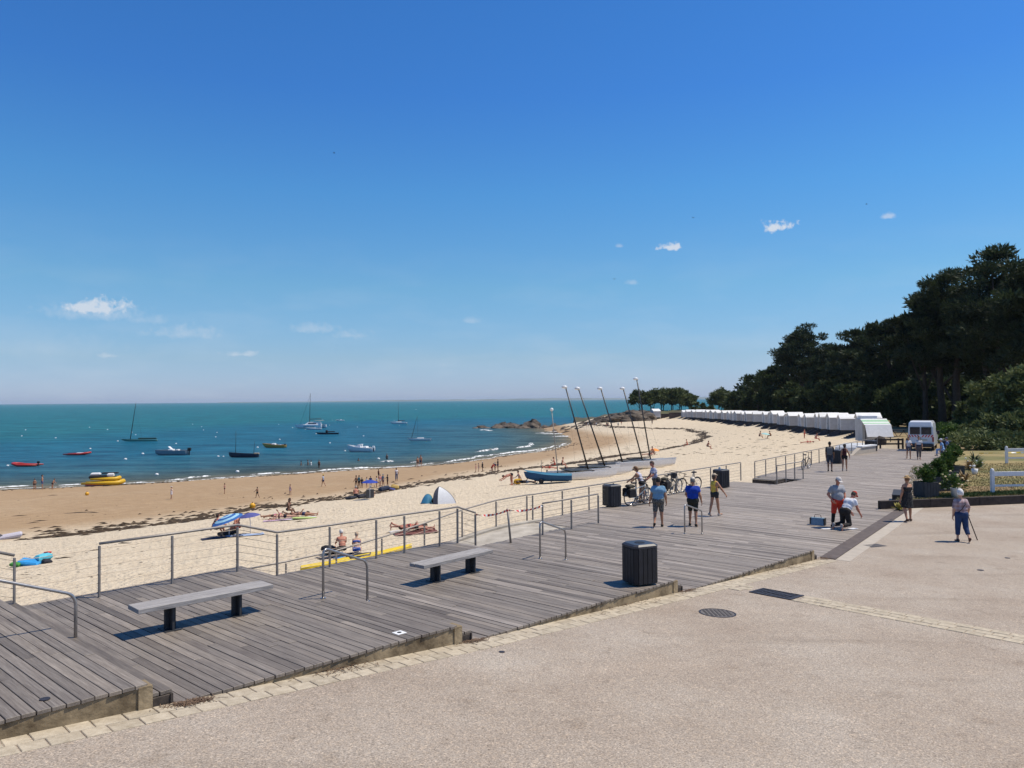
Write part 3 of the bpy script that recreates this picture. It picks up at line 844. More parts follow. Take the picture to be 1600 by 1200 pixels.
# low retaining wall below the platforms on the beach side
for (a, b_, zt, nf) in ((-4.3, 4.6, .6, lambda s: nrail(s) + .25), (4.7, 17.4, .2, lambda s: nrail(s) + .12)):
    v = []
    for s in (a, b_):
        for n_, zz in ((nf(s) - .15, -1.5), (nf(s) - .15, zt), (nf(s), zt), (nf(s), -1.5)): v.append(D(s, n_, zz))
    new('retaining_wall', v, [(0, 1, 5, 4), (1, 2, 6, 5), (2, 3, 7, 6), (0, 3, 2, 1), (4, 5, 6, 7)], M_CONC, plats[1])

# beach stairs cut in the long platform
st = thing('beach_stairs', 'dark wooden steps going down to the sand through the gap in the boardwalk railing', 'stairs', D(37.2, 10.4, 0), AUZ)
for k in range(7): MB().box((1.45 - .42 * k, .0, -.15 - .17 * k), (.42, .98, .05), ch=.006).build('tread', M_PLANK, st)
for k in range(8): MB().box((1.67 - .42 * k, .0, -.09 - .17 * k), (.03, .96, .15)).build('riser', M_EDGE, st)
for k in range(13): MB().box((-.1 + PITCH_B * k, 1.2, -.022), (PITCH_B - GAPB, 1.32, THK), ch=.004).build('landing_board', M_PLANK, st)
MB().box((.8, .53, -.62), (2.0, .04, 1.15)).build('side_fascia', M_EDGE, st)
MB().box((-.2, 1.2, -.35), (.04, 1.3, .6)).build('end_fascia', M_EDGE, st)
MB().box((0, -.52, -.62), (3.4, .04, 1.15)).build('side_fascia', M_EDGE, st)
# ------------------------------------------------------------------ railings
def railing(label, segs, h=1.0, wires=6, toprail=True, wirespan=None, post_w=.055, group='boardwalk railings', skip_rail=()):
    """segs: list of (s, n, z) post feet; posts, a top rail and tension wires, each a part"""
    P_ = [D(*q) for q in segs]
    root = thing('railing', label, 'railing', P_[0], 0, group); o0 = P_[0]
    for i, p in enumerate(P_):
        q = P_[min(i + 1, len(P_) - 1)] - P_[max(i - 1, 0)]
        MB().box(p - o0 + Vector((0, 0, h / 2 - .03)), (post_w * .55, post_w, h - .03), rz=math.atan2(q.y, q.x)).build('post', M_STEEL, root)
    run = []
    def flush():
        if len(run) > 1: MB().tube([p - o0 + Vector((0, 0, h)) for p in run], .026, 8).build('top_rail', M_STEEL, root, True)
        run.clear()
    for i, p in enumerate(P_):
        run.append(p)
        if i in skip_rail: flush(); 
    flush()
    for k in range(wires):
        zz = .10 + (h - .2) * k / (wires - 1)
        MB().tube([p - o0 + Vector((0, 0, zz)) for p in P_], .0048, 4).build('wire', M_WIRE, root)
    return root


def sn_px(px, py, z): q = U(px, py, z); return (*SN(q.x, q.y), z)


railing('steel wire railing at the left edge of the boardwalk, missing its middle top rail', [(-4.0, 5.9, 1.28), (-2.7, 5.98, 1.28), (-1.4, 6.05, 1.28), sn_px(22, 958, .96), sn_px(155, 933, .96), sn_px(269, 912, .96), sn_px(371, 893, .96), sn_px(433, 901, .64), (6.05, 6.62, .64), (7.42, 6.68, .64), sn_px(632, 864, .64), sn_px(687, 854, .64), sn_px(715, 848.5, .64), sn_px(743, 855, .32)], skip_rail=(3,))
railing('short railing between the ramp and the boardwalk beside the red and white tape', [sn_px(848, 836, .32), sn_px(893, 826.5, .32), sn_px(935, 817, .32)], wires=6)
feet = [(4.9, 10.72, -1.03), (7.1, 10.72, -.98), (8.75, 10.72, -.9), (10.4, 10.72, -.71), (12.1, 10.72, -.47), (13.75, 10.72, -.2), (15.4, 10.75, -.03), (17.1, 10.85, 0)]
s = 17.35
while s < 35.7: feet.append((s, float(deck_n1(s)) - .08, 0)); s += 1.83
railing('long steel wire railing from the ramp to the stairs gap, bicycles leaning on it', feet)
f0, f1 = SN(*U(1179.5, 748.5, 0)[:2]), SN(*U(1371, 701, 0)[:2])
railing('far steel wire railing beyond the stairs gap, leading to the beach huts', [(f0[0] + (f1[0] - f0[0]) * k / 17, f0[1] + (f1[1] - f0[1]) * k / 17, 0) for k in range(18)])
g0, g1 = SN(*U(1214, 757, 0)[:2]), SN(*U(1255, 748.5, 0)[:2])
railing('short railing guarding the beach stairs in front of the parked bicycle', [(g0[0] + (g1[0] - g0[0]) * k / 3, g0[1] + (g1[1] - g0[1]) * k / 3, 0) for k in range(4)], wires=2)

# leaning post carrying the barrier tape
lp = U(798, 848, .32); root = thing('tape_post', 'leaning steel post holding the red and white barrier tape', 'post', lp)
MB().tube([(0, 0, 0), (-.09, .02, 1.02)], .032, 8).build('shaft', M_STEEL, root, True)
MB().tube([(-.098, .02, .93), (-.098, .02, .99)], .04, 8).build('tape_knot', flat('tape_red', (.55, .03, .03)), root)


def tape(label, a, b_, cols, sag=.08, w=.07, n=24):
    root = thing('barrier_tape', label, 'tape', a)
    d = b_ - a; mats_ = [flat('tape_' + c, {'red': (.55, .03, .03), 'white': (.78, .77, .75), 'yellow': (.7, .5, .04)}[c], .4) for c in cols]
    for k in range(n):
        v = []
        for t_ in (k / n, (k + 1) / n):
            p = d * t_ + Vector((0, 0, -sag * 4 * t_ * (1 - t_))); tw = .5 + 2.5 * t_
            off = Vector((d.y, -d.x, 0)).normalized() * math.sin(tw * 2.2) * .6 + Vector((0, 0, 1)) * math.cos(tw * 2.2 * .7)
            off = off.normalized() * w / 2; v += [p + off, p - off]
        new('stripe', v, [(0, 1, 3, 2)], mats_[k % len(mats_)], root)
    return root


tA = U(743, 855, .32) + Vector((0, 0, .95)); tB = lp + Vector((-.09, .02, .97)); tC = U(848, 836, .32) + Vector((0, 0, .93))
tape('red and white barrier tape from the railing corner to the leaning post', tA, tB, ['red', 'white'], n=16)
tape('red and white barrier tape from the leaning post to the short railing', tB, tC, ['red', 'white'], n=16)

# ------------------------------------------------------------------ inverted U handrails at the steps
def handrail(label, A, B, h=.93, hb=.79):
    A = Vector(A); B = Vector(B); root = thing('handrail', label, 'handrail', A, 0, 'handrails at the boardwalk steps')
    d = B - A; a = Vector((0, 0, h)); b_ = d + Vector((0, 0, hb)); u = (b_ - a).normalized(); r_ = .14
    pts = [Vector((0, 0, -.02)), Vector((0, 0, h - r_ * 1.2))]
    for k in range(1, 7): t_ = k / 6; pts.append((Vector((0, 0, h - r_ * 1.2)) * (1 - t_) ** 2) + a * 2 * t_ * (1 - t_) + (a + u * r_) * t_ ** 2)
    for k in range(0, 7): t_ = k / 6; pts.append((b_ - u * r_) * (1 - t_) ** 2 + b_ * 2 * t_ * (1 - t_) + (b_ - Vector((0, 0, r_ * 1.2))) * t_ ** 2)
    pts.append(d + Vector((0, 0, -.02)))
    MB().tube(pts, .024, 10).build('tube', M_TUBE, root, True)
    for q in (Vector((0, 0, .004)), d + Vector((0, 0, .004))): MB().lathe([(.05, 0), (.05, .008), (.03, .012)], q, 12).build('base_plate', M_CHROME, root)
    return root


handrail('steel handrail at the left edge of the photo, nearest to the camera', D(-1.5, 3.1, 1.28), U(118, 1013, .96))
handrail('steel handrail at the step between the two benches', U(505, 935, .96), U(574, 940, .64))
handrail('steel handrail behind the large black bin', U(844, 873, .64), U(884, 875, .32))
handrail('steel handrail in front of the man in the royal blue shirt', U(1070, 834, .32), U(1097, 834.5, 0))

# ------------------------------------------------------------------ benches
M_BENCH = mat('bench_wood', (.27, .25, .24), .65, var=.22, scale=3, stretch=(1, 16, 16), objvar=.12, bump=.3, bscale=6, col2=(.35, .33, .315))


def bench(label, c, rz, boards, L_=2.24, Wd=.46):
    root = thing('bench', label, 'bench', c, rz, 'backless benches on the boardwalk')
    w = Wd / boards
    for k in range(boards): MB().box((.0 + random.uniform(-.012, .012), -Wd / 2 + w * (k + .5), .42), (L_, w - .008, .075), ch=.006).build('seat_board', M_BENCH, root)
    for x in (-.56, .56):
        lg = MB().box((x, 0, .19), (.035, .30, .38), ch=.004).build('leg', M_DARK, root)
        MB().box((x, 0, .19), (.17, .05, .378), ch=.004).build('leg_plate', M_DARK, lg)
        MB().box((x, 0, .006), (.26, .34, .012)).build('foot_plate', M_DARK, lg)
    return root


A, B = U(270, 987, .96), U(372, 965, .96); d = B - A
bench('long grey backless bench nearest to the camera, one wide plank seat', (A + B) / 2 + Vector((-.1, .16, 0)), math.atan2(d.y, d.x), 1)
A, B = U(685, 911, .64), U(740, 896, .64); d = B - A
bench('grey backless bench of three planks with a broken board end, the farther of the two', (A + B) / 2 + Vector((-.08, .16, 0)), math.atan2(d.y, d.x) - .03, 3, 2.2)

# timber seat on the lawn's corner wall
root = thing('timber_seat', 'dark timber seat at the corner of the raised lawn behind the woman in black', 'seat', U(1404, 784, 0), R(62))
MB().box((0, 0, .40), (2.2, .45, .05), ch=.006).build('seat_board', M_DARK, root)
for x in (-.8, .8): MB().box((x, .05, .2), (.12, .36, .38), ch=.005).build('leg', M_DARK, root)

# ------------------------------------------------------------------ litter bins
def make_bin(label, p, rz, h=.86, w=.60):
    root = thing('litter_bin', label, 'bin', p, rz, 'dark slatted litter bins')
    c = .075; a = w / 2
    poly = [(-a + c, -a), (a - c, -a), (a, -a + c), (a, a - c), (a - c, a), (-a + c, a), (-a, a - c), (-a, -a + c)]
    MB().prism([(x * .93, y * .93) for x, y in poly], .04, h - .05).build('liner', M_BLACK, root)
    for k in range(4):
        M3 = Matrix.Rotation(k * PI / 2, 3, 'Z')
        for j in range(4):
            x = -a + c + (w - 2 * c) / 4 * (j + .5); MB().box(M3 @ Vector((x, -a * .955, h / 2 - .01)), ((w - 2 * c) / 4 - .014, .03, h - .1), M=M3, ch=.004).build('slat', M_BIN, root)
        q = Vector((a - c / 2, -a + c / 2, 0)) * .965
        MB().box(M3 @ Vector((q.x, q.y, h / 2 - .01)), (c * 1.41 - .012, .03, h - .1), M=M3 @ Matrix.Rotation(PI / 4, 3, 'Z'), ch=.004).build('slat', M_BIN, root)
    v = [(x * 1.01, y * 1.01, h - .05) for x, y in poly] + [(x * 1.01, y * 1.01, h - .005) for x, y in poly] + [(x * .86, y * .86, h + .03) for x, y in poly]
    f = [tuple(range(7, -1, -1))] + [(i, (i + 1) % 8, 8 + (i + 1) % 8, 8 + i) for i in range(8)] + [(8 + i, 8 + (i + 1) % 8, 16 + (i + 1) % 8, 16 + i) for i in range(8)] + [tuple(range(16, 24))]
    lid = new('lid', v, f, mat('bin_lid', (.035, .038, .05), .4, var=.15), root)
    MB().lathe([(.11, h + .031), (.11, h + .036), (.085, h + .036)], n=16).build('opening_ring', M_BLACK, lid)
    return root


make_bin('large dark slatted litter bin nearest to the camera at the boardwalk edge', U(1000, 911, .64), R(24), .84, .60)
make_bin('dark slatted litter bin beside the bicycle with black panniers', U(956, 791, 0), R(26), .90, .64)
b3 = make_bin('dark slatted litter bin by the railing behind the woman in yellow', U(1127, 761.5, 0), R(26), .90, .66)
MB().lathe([(.07, .93), (.06, 1.0), (.03, 1.06)], (-.05, .05, 0), 8).build('crumpled_bag', flat('bag_grey', (.45, .46, .48)), b3)
make_bin('dark slatted litter bin beside the man with a backpack', U(1308, 724, 0), AUZ, .92, .7)
make_bin('far dark litter bin at the end of the railing near the green striped kiosk', U(1361, 705.5, 0), AUZ, .92, .8)
make_bin('dark litter bin near the seated people in blue hats', U(1478, 708, .0), AUZ, 1.0, .7)

# ------------------------------------------------------------------ covers and small things in the paving
M_IRON = mat('cast_iron', (.045, .042, .05), .55, .3, var=.3, scale=12)
q = PZ(1121, 958); sl_ = -math.atan(.0485)
mh = thing('manhole_cover', 'round cast iron manhole cover in the plaza paving', 'manhole cover', q + Vector((0, 0, .004)), AUZ); mh.rotation_euler = (0, -sl_, AUZ)
MB().lathe([(.36, -.02), (.36, .004), (.335, .006), (.335, .0)], n=32).build('frame', M_IRON, mh)
pl = MB().lathe([(.325, -.02), (.325, .002)], n=32).build('cover', mat('iron_worn', (.16, .14, .125), .6, .2, var=.3, scale=20), mh)
for i in range(-5, 6):
    for j in range(-5, 6):
        if i * i + j * j < 27 and (i + j) % 2 == 0: MB().box((i * .055, j * .055, .005), (.04, .04, .006)).build('stud', mat('iron_stud', (.085, .075, .068), .6, .2, var=.3), pl)
q = PZ(1213, 928.5); gr_ = thing('drain_grate', 'rectangular black drain grate set in the band of setts', 'drain grate', q + Vector((0, 0, .004))); gr_.rotation_euler = (0, math.atan(.0485), AUZ)
MB().box((0, 0, -.002), (.62, .95, .008)).build('pit', M_BLACK, gr_)
for y in (-.46, .46): MB().box((0, y, .001), (.66, .05, .03)).build('frame_bar', M_IRON, gr_)
for x in (-.31, 0, .31): MB().box((x, 0, .0), (.04, .87, .028)).build('frame_bar', M_IRON, gr_)
for k in range(9): MB().box((0, -.40 + k * .1, -.001), (.57, .035, .022)).build('bar', M_IRON, gr_)
q = PZ(1366, 852.5); g2 = thing('drain_cover', 'small flat drain cover in the paving left of the woman with the cane', 'drain cover', q + Vector((0, 0, .003)), R(20))
MB().box((0, 0, -.005), (.62, .42, .012)).build('frame', M_IRON, g2)
for k in range(6): MB().box((-.24 + k * .096, 0, .002), (.06, .36, .008)).build('bar', mat('iron_worn', (1, 1, 1)), g2)
for px, py, r_, lb in ((1532, 891, .08, 'small round metal cap in the paving at the right edge'), (1574, 872, .07, 'tiny round metal cap in the paving furthest right'), (784, 1019, .05, 'tiny dark stone lying alone on the plaza')):
    q = PZ(px, py); tag(MB().lathe([(r_, 0), (r_, .008), (r_ * .7, .012)], q, 12).build('paving_cap', M_IRON), lb, 'cap')
fp = thing('floor_socket', 'square white metal floor socket on the boardwalk near its plaza edge', 'floor plate', U(624, 989, .96) + Vector((0, 0, .003)), AUZ)
MB().box((0, 0, .002), (.17, .17, .006), ch=.002).build('plate', M_WHITE, fp); MB().lathe([(.035, .005), (.035, .009)], n=14).build('hole_ring', M_BLACK, fp)
dl = thing('deck_light', 'round dark flush light in the planks at the lower left', 'deck light', U(70, 1093, 1.28) + Vector((0, 0, .003)), 0)
MB().lathe([(.055, 0), (.055, .008), (.045, .009)], n=16).build('ring', M_IRON, dl); MB().lathe([(.042, .0), (.042, .007)], n=14).build('lens', M_GLASS, dl)
# dry plant litter in the kerb corners
M_LIT = mat('dry_litter', (.15, .095, .06), .9, var=.4, scale=30); mb = MB(); rl = random.Random(2)
def litter(s, n, k, sp):
    for _ in range(k):
        a, l = rl.uniform(0, 6.3), rl.uniform(.02, .06); ss_ = s + rl.gauss(0, sp); nn_ = min(-.02, n + rl.gauss(0, sp * .35)); p = D(ss_, nn_, plaza_z(ss_) + .012 + rl.uniform(0, .02))
        dd = Vector((math.cos(a), math.sin(a), rl.uniform(-.2, .3))) * l; w = Vector((-dd.y, dd.x, 0)).normalized() * .004
        mb.add([p - dd - w, p - dd + w, p + dd + w, p + dd - w], [(0, 1, 2, 3)])
for a in ((.05, -.12, 420, .13), (4.75, -.06, 200, .15), (2.2, -.05, 120, .3), (11.1, -.05, 160, .2), (9, -.05, 120, .6), (16, -.04, 150, .7), (18.1, -.1, 120, .2)): litter(*a)
tag(mb.build('plant_litter', M_LIT), 'dry brown plant litter gathered along the foot of the kerb', 'litter', kind='stuff')

# ------------------------------------------------------------------ bicycles
def bicycle(label, p, rz, col, lean=.08, panniers=False, basket=False, drop=False):
    root = thing('bicycle', label, 'bicycle', p, rz, 'bicycles parked at the railing'); root.rotation_euler = (lean, 0, rz)
    MF = flat('frame_%d' % (hash(col) % 9999), col, .3, spec=.6)
    r_ = .34
    for x in (-.52, .52):
        w = MB()
        ring = [(x + r_ * math.cos(a), 0, r_ + r_ * math.sin(a)) for a in np.linspace(0, 2 * PI, 25)]
        tyre = MB().tube(ring, .02, 6, caps=False).build('wheel', M_BLACK, root, True)
        MB().tube([(x + (r_ - .03) * math.cos(a), 0, r_ + (r_ - .03) * math.sin(a)) for a in np.linspace(0, 2 * PI, 25)], .011, 5, caps=False).build('rim', M_CHROME, tyre, True)
        sp = MB()
        for k in range(12): a = k * PI / 6; sp.tube([(x, 0, r_), (x + .3 * math.cos(a), 0, r_ + .3 * math.sin(a))], .0025, 3)
        sp.tube([(x, -.05, r_), (x, .05, r_)], .022, 8); sp.build('spokes', M_CHROME, tyre)
        MB().tube([(x + (r_ + .03) * math.cos(a), 0, r_ + (r_ + .03) * math.sin(a)) for a in np.linspace(R(20), R(170), 12)], .014, 4).build('mudguard', M_DARK, root)
    bb, st_, hd, hb = (-.06, 0, .29), (-.2, 0, .78), (.36, 0, .82), (.41, 0, .66)
    f = MB(); f.tube([bb, st_], .018, 7); f.tube([hb, bb], .02, 7); f.tube([(hd[0], 0, hd[2] - .03), (st_[0] + .02, 0, st_[2] - .08)], .018, 7); f.tube([(.355, 0, .86), hb], .02, 7)
    f.build('frame', MF, root, True)
    for y in (-.05, .05): MB().tube([(-.52, y, .34), bb], .01, 5).tube([(-.52, y, .34), (st_[0], 0, .72)], .009, 5).tube([(.52, y, .34), (hb[0], y * .6, .64)], .011, 5).build('fork', MF, root, True)
    MB().tube([st_, (-.235, 0, .93)], .013, 6).build('seat_post', M_CHROME, root)
    MB().prism([(-.4, -.08), (-.3, -.09), (-.12, -.02), (-.1, 0), (-.12, .02), (-.3, .09), (-.4, .08)], .93, .98).build('saddle', M_BLACK, root)
    if drop: MB().tube([(.36, 0, .86), (.42, 0, .93)], .014, 6).tube([(.42, -.2, .93), (.42, .2, .93)], .013, 6).tube([(.42, .2, .93), (.52, .21, .92), (.53, .21, .83), (.43, .21, .8)], .013, 6).tube([(.42, -.2, .93), (.52, -.21, .92), (.53, -.21, .83), (.43, -.21, .8)], .013, 6).build('handlebar', M_DARK, root, True)
    else: MB().tube([(.355, 0, .86), (.33, 0, 1.06)], .014, 6).tube([(.12, -.29, 1.07), (.25, -.26, 1.09), (.34, 0, 1.07), (.25, .26, 1.09), (.12, .29, 1.07)], .013, 6).build('handlebar', M_DARK, root, True)
    MB().lathe([(.09, -.006), (.09, .006)], bb, 14, M=Matrix.Rotation(PI / 2, 3, 'X')).build('chainring', M_DARK, root)
    for y, a in ((-.08, .9), (.08, .9 + PI)): MB().tube([(bb[0], y, bb[2]), (bb[0] + .16 * math.cos(a), y, bb[2] - .16 * math.sin(a))], .01, 5).box((bb[0] + .16 * math.cos(a), y * 1.6, bb[2] - .16 * math.sin(a)), (.09, .09, .02)).build('crank', M_DARK, root)
    if panniers:
        MB().tube([(-.2, 0, .78), (-.8, 0, .76)], .012, 5).build('rack', M_DARK, root)
        for y in (-.16, .16): MB().box((-.56, y, .56), (.36, .15, .38), ch=.04).build('pannier', flat('pannier_black', (.014, .014, .016)), root)
        MB().box((-.52, 0, .83), (.34, .28, .14), ch=.05).build('rolled_bag', flat('bag_olive', (.045, .04, .028)), root)
    if basket:
        MB().lathe([(.12, .78), (.16, 1.0), (.14, 1.0), (.11, .8)], (.58, 0, 0), 10).build('basket', M_DARK, root)
    MB().tube([(-.08, .03, .28), (-.16, .2, .02)], .009, 5).build('kickstand', M_DARK, root)
    return root


rr_ = AUZ
bicycle('bicycle with black panniers and rolled bag standing beside the bin', U(997, 788, 0), AUZ - .15, (.30, .38, .44), .05, panniers=True)
bicycle('bicycle with raised handlebar held by the woman bending at the railing', U(1009, 783, 0), AUZ + .45, (.05, .06, .07), -.06)
bicycle('dark bicycle with basket right of the man in the checked shirt', U(1044, 774, 0), AUZ + .2, (.02, .022, .026), .06, panniers=True, basket=True)
bicycle('grey bicycle standing next to the dark basket bicycle', U(1051, 772, 0), AUZ + .05, (.22, .22, .23), .05)
bicycle('slim road bicycle with drop handlebar leaning on the railing alone', U(1076, 768, 0), AUZ + PI - .2, (.30, .22, .14), -.1, drop=True)
bicycle('dark upright bicycle parked beyond the stairs at the far railing', U(1259, 733, 0), AUZ + .1, (.02, .02, .024), .08)
bf = thing('cycle_stand', 'low metal cycle stand under the bicycles at the railing', 'cycle stand', U(1000, 787, 0), AUZ)
MB().box((.1, -.25, .02), (1.9, .08, .04), ch=.006).build('base_rail', M_DARK, bf)
for x in (-.6, 0, .6): MB().tube([(x, -.25, .04), (x, -.25, .4), (x + .12, -.25, .4), (x + .12, -.25, .04)], .012, 5).build('wheel_holder', M_STEEL, bf)

# toolbag of the workmen
tb = thing('tool_bag', 'pale blue and black tool bag on the planks beside the kneeling worker', 'tool bag', U(1278, 820, 0), R(-35))
MB().add([(-.25, -.13, 0), (.25, -.13, 0), (.25, .13, 0), (-.25, .13, 0), (-.22, -.08, .26), (.22, -.08, .26), (.22, .08, .26), (-.22, .08, .26)], [(3, 2, 1, 0), (4, 5, 6, 7), (0, 1, 5, 4), (1, 2, 6, 5), (2, 3, 7, 6), (3, 0, 4, 7)]).build('body', flat('bag_blue', (.20, .30, .38)), tb)
for x in (-.24, .24): MB().box((x, 0, .13), (.04, .25, .25), ch=.01).build('end_panel', M_BLACK, tb)
MB().tube([(-.12, 0, .25), (-.1, 0, .36), (.1, 0, .36), (.12, 0, .25)], .012, 6).build('carry_strap', M_BLACK, tb, True)
for px, py, lb in ((1291, 826, 'sheet of paper on the planks between the tool bag and the worker'), (1333, 826, 'white sheet of paper on the planks under the kneeling worker')):
    q = U(px, py, .004); tag(MB().box(q, (.3, .21, .003), rz=random.uniform(-.5, .5)).build('paper_sheet', M_WHITE), lb, 'paper')
# ------------------------------------------------------------------ people: one continuous surface per body, from a smooth distance field
def surface_nets(Dg, org, h):
    s = Dg < 0
    nx, ny, nz_ = Dg.shape
    c = [s[i:nx - 1 + i, j:ny - 1 + j, k:nz_ - 1 + k] for i in (0, 1) for j in (0, 1) for k in (0, 1)]
    cnt = sum(x.astype(np.int8) for x in c); act = (cnt > 0) & (cnt < 8)
    idx = -np.ones(act.shape, int); I = np.argwhere(act); idx[act] = np.arange(len(I))
    acc = np.zeros((len(I), 3)); num = np.zeros(len(I))
    off = [(i, j, k) for i in (0, 1) for j in (0, 1) for k in (0, 1)]
    val = [Dg[I[:, 0] + a, I[:, 1] + b, I[:, 2] + c_] for a, b, c_ in off]
    for p in range(8):
        for q in range(p + 1, 8):
            dd = [off[q][m] - off[p][m] for m in range(3)]
            if sum(abs(x) for x in dd) != 1: continue
            a, b = val[p], val[q]; cr = (a < 0) != (b < 0)
            t_ = np.where(cr, a / np.where(cr, a - b, 1), 0)
            for m in range(3): acc[:, m] += np.where(cr, off[p][m] + t_ * dd[m], 0)
            num += cr
    V = (I + acc / num[:, None]) * h + np.array(org)
    Fs = []
    for ax in range(3):
        sl0 = [slice(None)] * 3; sl1 = [slice(None)] * 3; sl0[ax] = slice(0, -1); sl1[ax] = slice(1, None)
        a, b = s[tuple(sl0)], s[tuple(sl1)]; E_ = np.argwhere(a != b)
        if not len(E_): continue
        flip = a[tuple(E_.T)]
        u, v = [(1, 2), (2, 0), (0, 1)][ax]
        ok = (E_[:, u] > 0) & (E_[:, v] > 0) & (E_[:, u] < Dg.shape[u] - 1) & (E_[:, v] < Dg.shape[v] - 1)
        E_, flip = E_[ok], flip[ok]
        def cell(du, dv):
            q = E_.copy(); q[:, u] -= du; q[:, v] -= dv; return idx[tuple(q.T)]
        Q = np.stack([cell(1, 1), cell(0, 1), cell(0, 0), cell(1, 0)], 1)
        Q[~flip] = Q[~flip][:, ::-1]
        Fs.append(Q)
    Fq = np.vstack(Fs)
    return V, Fq[(Fq >= 0).all(1)]


def field(prims, h, k=.03, cuts=()):
    """prims: ('c', a, b, ra, rb) tapered capsule, ('k', ...) the same cut flat at b, ('e', centre, radii, 3x3 axes) ellipsoid"""
    lo = np.full(3, 1e9); hi = -lo
    for p in prims:
        if p[0] == 'e': m = max(p[2]); a, b = np.array(p[1]) - m, np.array(p[1]) + m
        else: m = max(p[3], p[4]); a, b = np.minimum(p[1], p[2]) - m, np.maximum(p[1], p[2]) + m
        lo = np.minimum(lo, a); hi = np.maximum(hi, b)
    lo = lo - 2.5 * h; n = np.ceil((hi + 2.5 * h - lo) / h).astype(int) + 1
    G = np.full(n, .25, np.float32)
    ax = [lo[i] + h * np.arange(n[i]) for i in range(3)]
    for p in prims:
        if p[0] == 'e': m = max(p[2]); a, b = np.array(p[1]) - m, np.array(p[1]) + m
        else: m = max(p[3], p[4]); a, b = np.minimum(p[1], p[2]) - m, np.maximum(p[1], p[2]) + m
        i0 = np.maximum(0, np.floor((a - k - 2 * h - lo) / h).astype(int)); i1 = np.minimum(n, np.ceil((b + k + 2 * h - lo) / h).astype(int) + 1)
        sl_ = tuple(slice(x, y) for x, y in zip(i0, i1))
        X, Y, Z = np.meshgrid(*(ax[i][sl_[i]] for i in range(3)), indexing='ij'); Q = np.stack([X, Y, Z], -1)
        if p[0] == 'e':
            A = np.array(p[3]) if len(p) > 3 else np.eye(3)
            loc = (Q - np.array(p[1])) @ A.T; rr = np.array(p[2]); l = np.linalg.norm(loc / rr, axis=-1); g = np.linalg.norm(loc / rr ** 2, axis=-1) + 1e-9
            dd = l * (l - 1) / g
        else:
            a, b = np.array(p[1], float), np.array(p[2], float); d = b - a; t_ = np.clip(((Q - a) @ d) / max(1e-9, d @ d), 0, 1)
            dd = np.linalg.norm(Q - a - t_[..., None] * d, axis=-1) - (p[3] + t_ * (p[4] - p[3]))
            if p[0] == 'k': dd = np.maximum(dd, (Q - b) @ (d / np.linalg.norm(d)))
        o = G[sl_]; hh = np.clip(.5 + .5 * (o - dd) / k, 0, 1)
        G[sl_] = o * (1 - hh) + dd * hh - k * hh * (1 - hh)
    if cuts:
        X, Y, Z = np.meshgrid(*ax, indexing='ij'); Q = np.stack([X, Y, Z], -1)
        for c in cuts:
            if callable(c): G = np.maximum(G, c(Q))
            else: G = np.maximum(G, (Q - np.array(c[0])) @ np.array(c[1]))
    return surface_nets(G, lo, h)


def v3(*a): return np.array(a, float)


# a relaxed hand, wrist at the origin, fingers along -z, thumb to +y, palm facing +x
def make_hand():
    pr = [('c', v3(0, -.015, -.01), v3(0, -.024, -.085), .016, .014), ('c', v3(0, .012, -.01), v3(0, .02, -.085), .018, .014), ('c', v3(0, 0, .02), v3(0, 0, -.06), .022, .018)]
    for y, l in ((-.033, .055), (-.013, .072), (.008, .078), (.028, .068)):
        a = v3(0, y * .95, -.088); b = a + v3(.006, y * .06, -l * .45); c = b + v3(.02, 0, -l * .32); d = c + v3(.022, 0, -l * .2)
        pr += [('c', a, b, .0095, .009), ('c', b, c, .009, .008), ('c', c, d, .008, .007)]
    a = v3(.004, .022, -.03); b = v3(.016, .046, -.062); c = v3(.028, .052, -.09)
    pr += [('c', a, b, .014, .011), ('c', b, c, .0105, .009)]
    return field(pr, .006, .006)


HAND = make_hand()
SKIN = {'t': mat('skin_tan', (.42, .21, .125), .55, var=.1, scale=9), 'l': mat('skin_light', (.52, .30, .20), .55, var=.1, scale=9), 'd': mat('skin_brown', (.20, .10, .06), .55, var=.1, scale=9), 'r': mat('skin_red', (.46, .19, .125), .55, var=.1, scale=9)}
CLOTH = {}


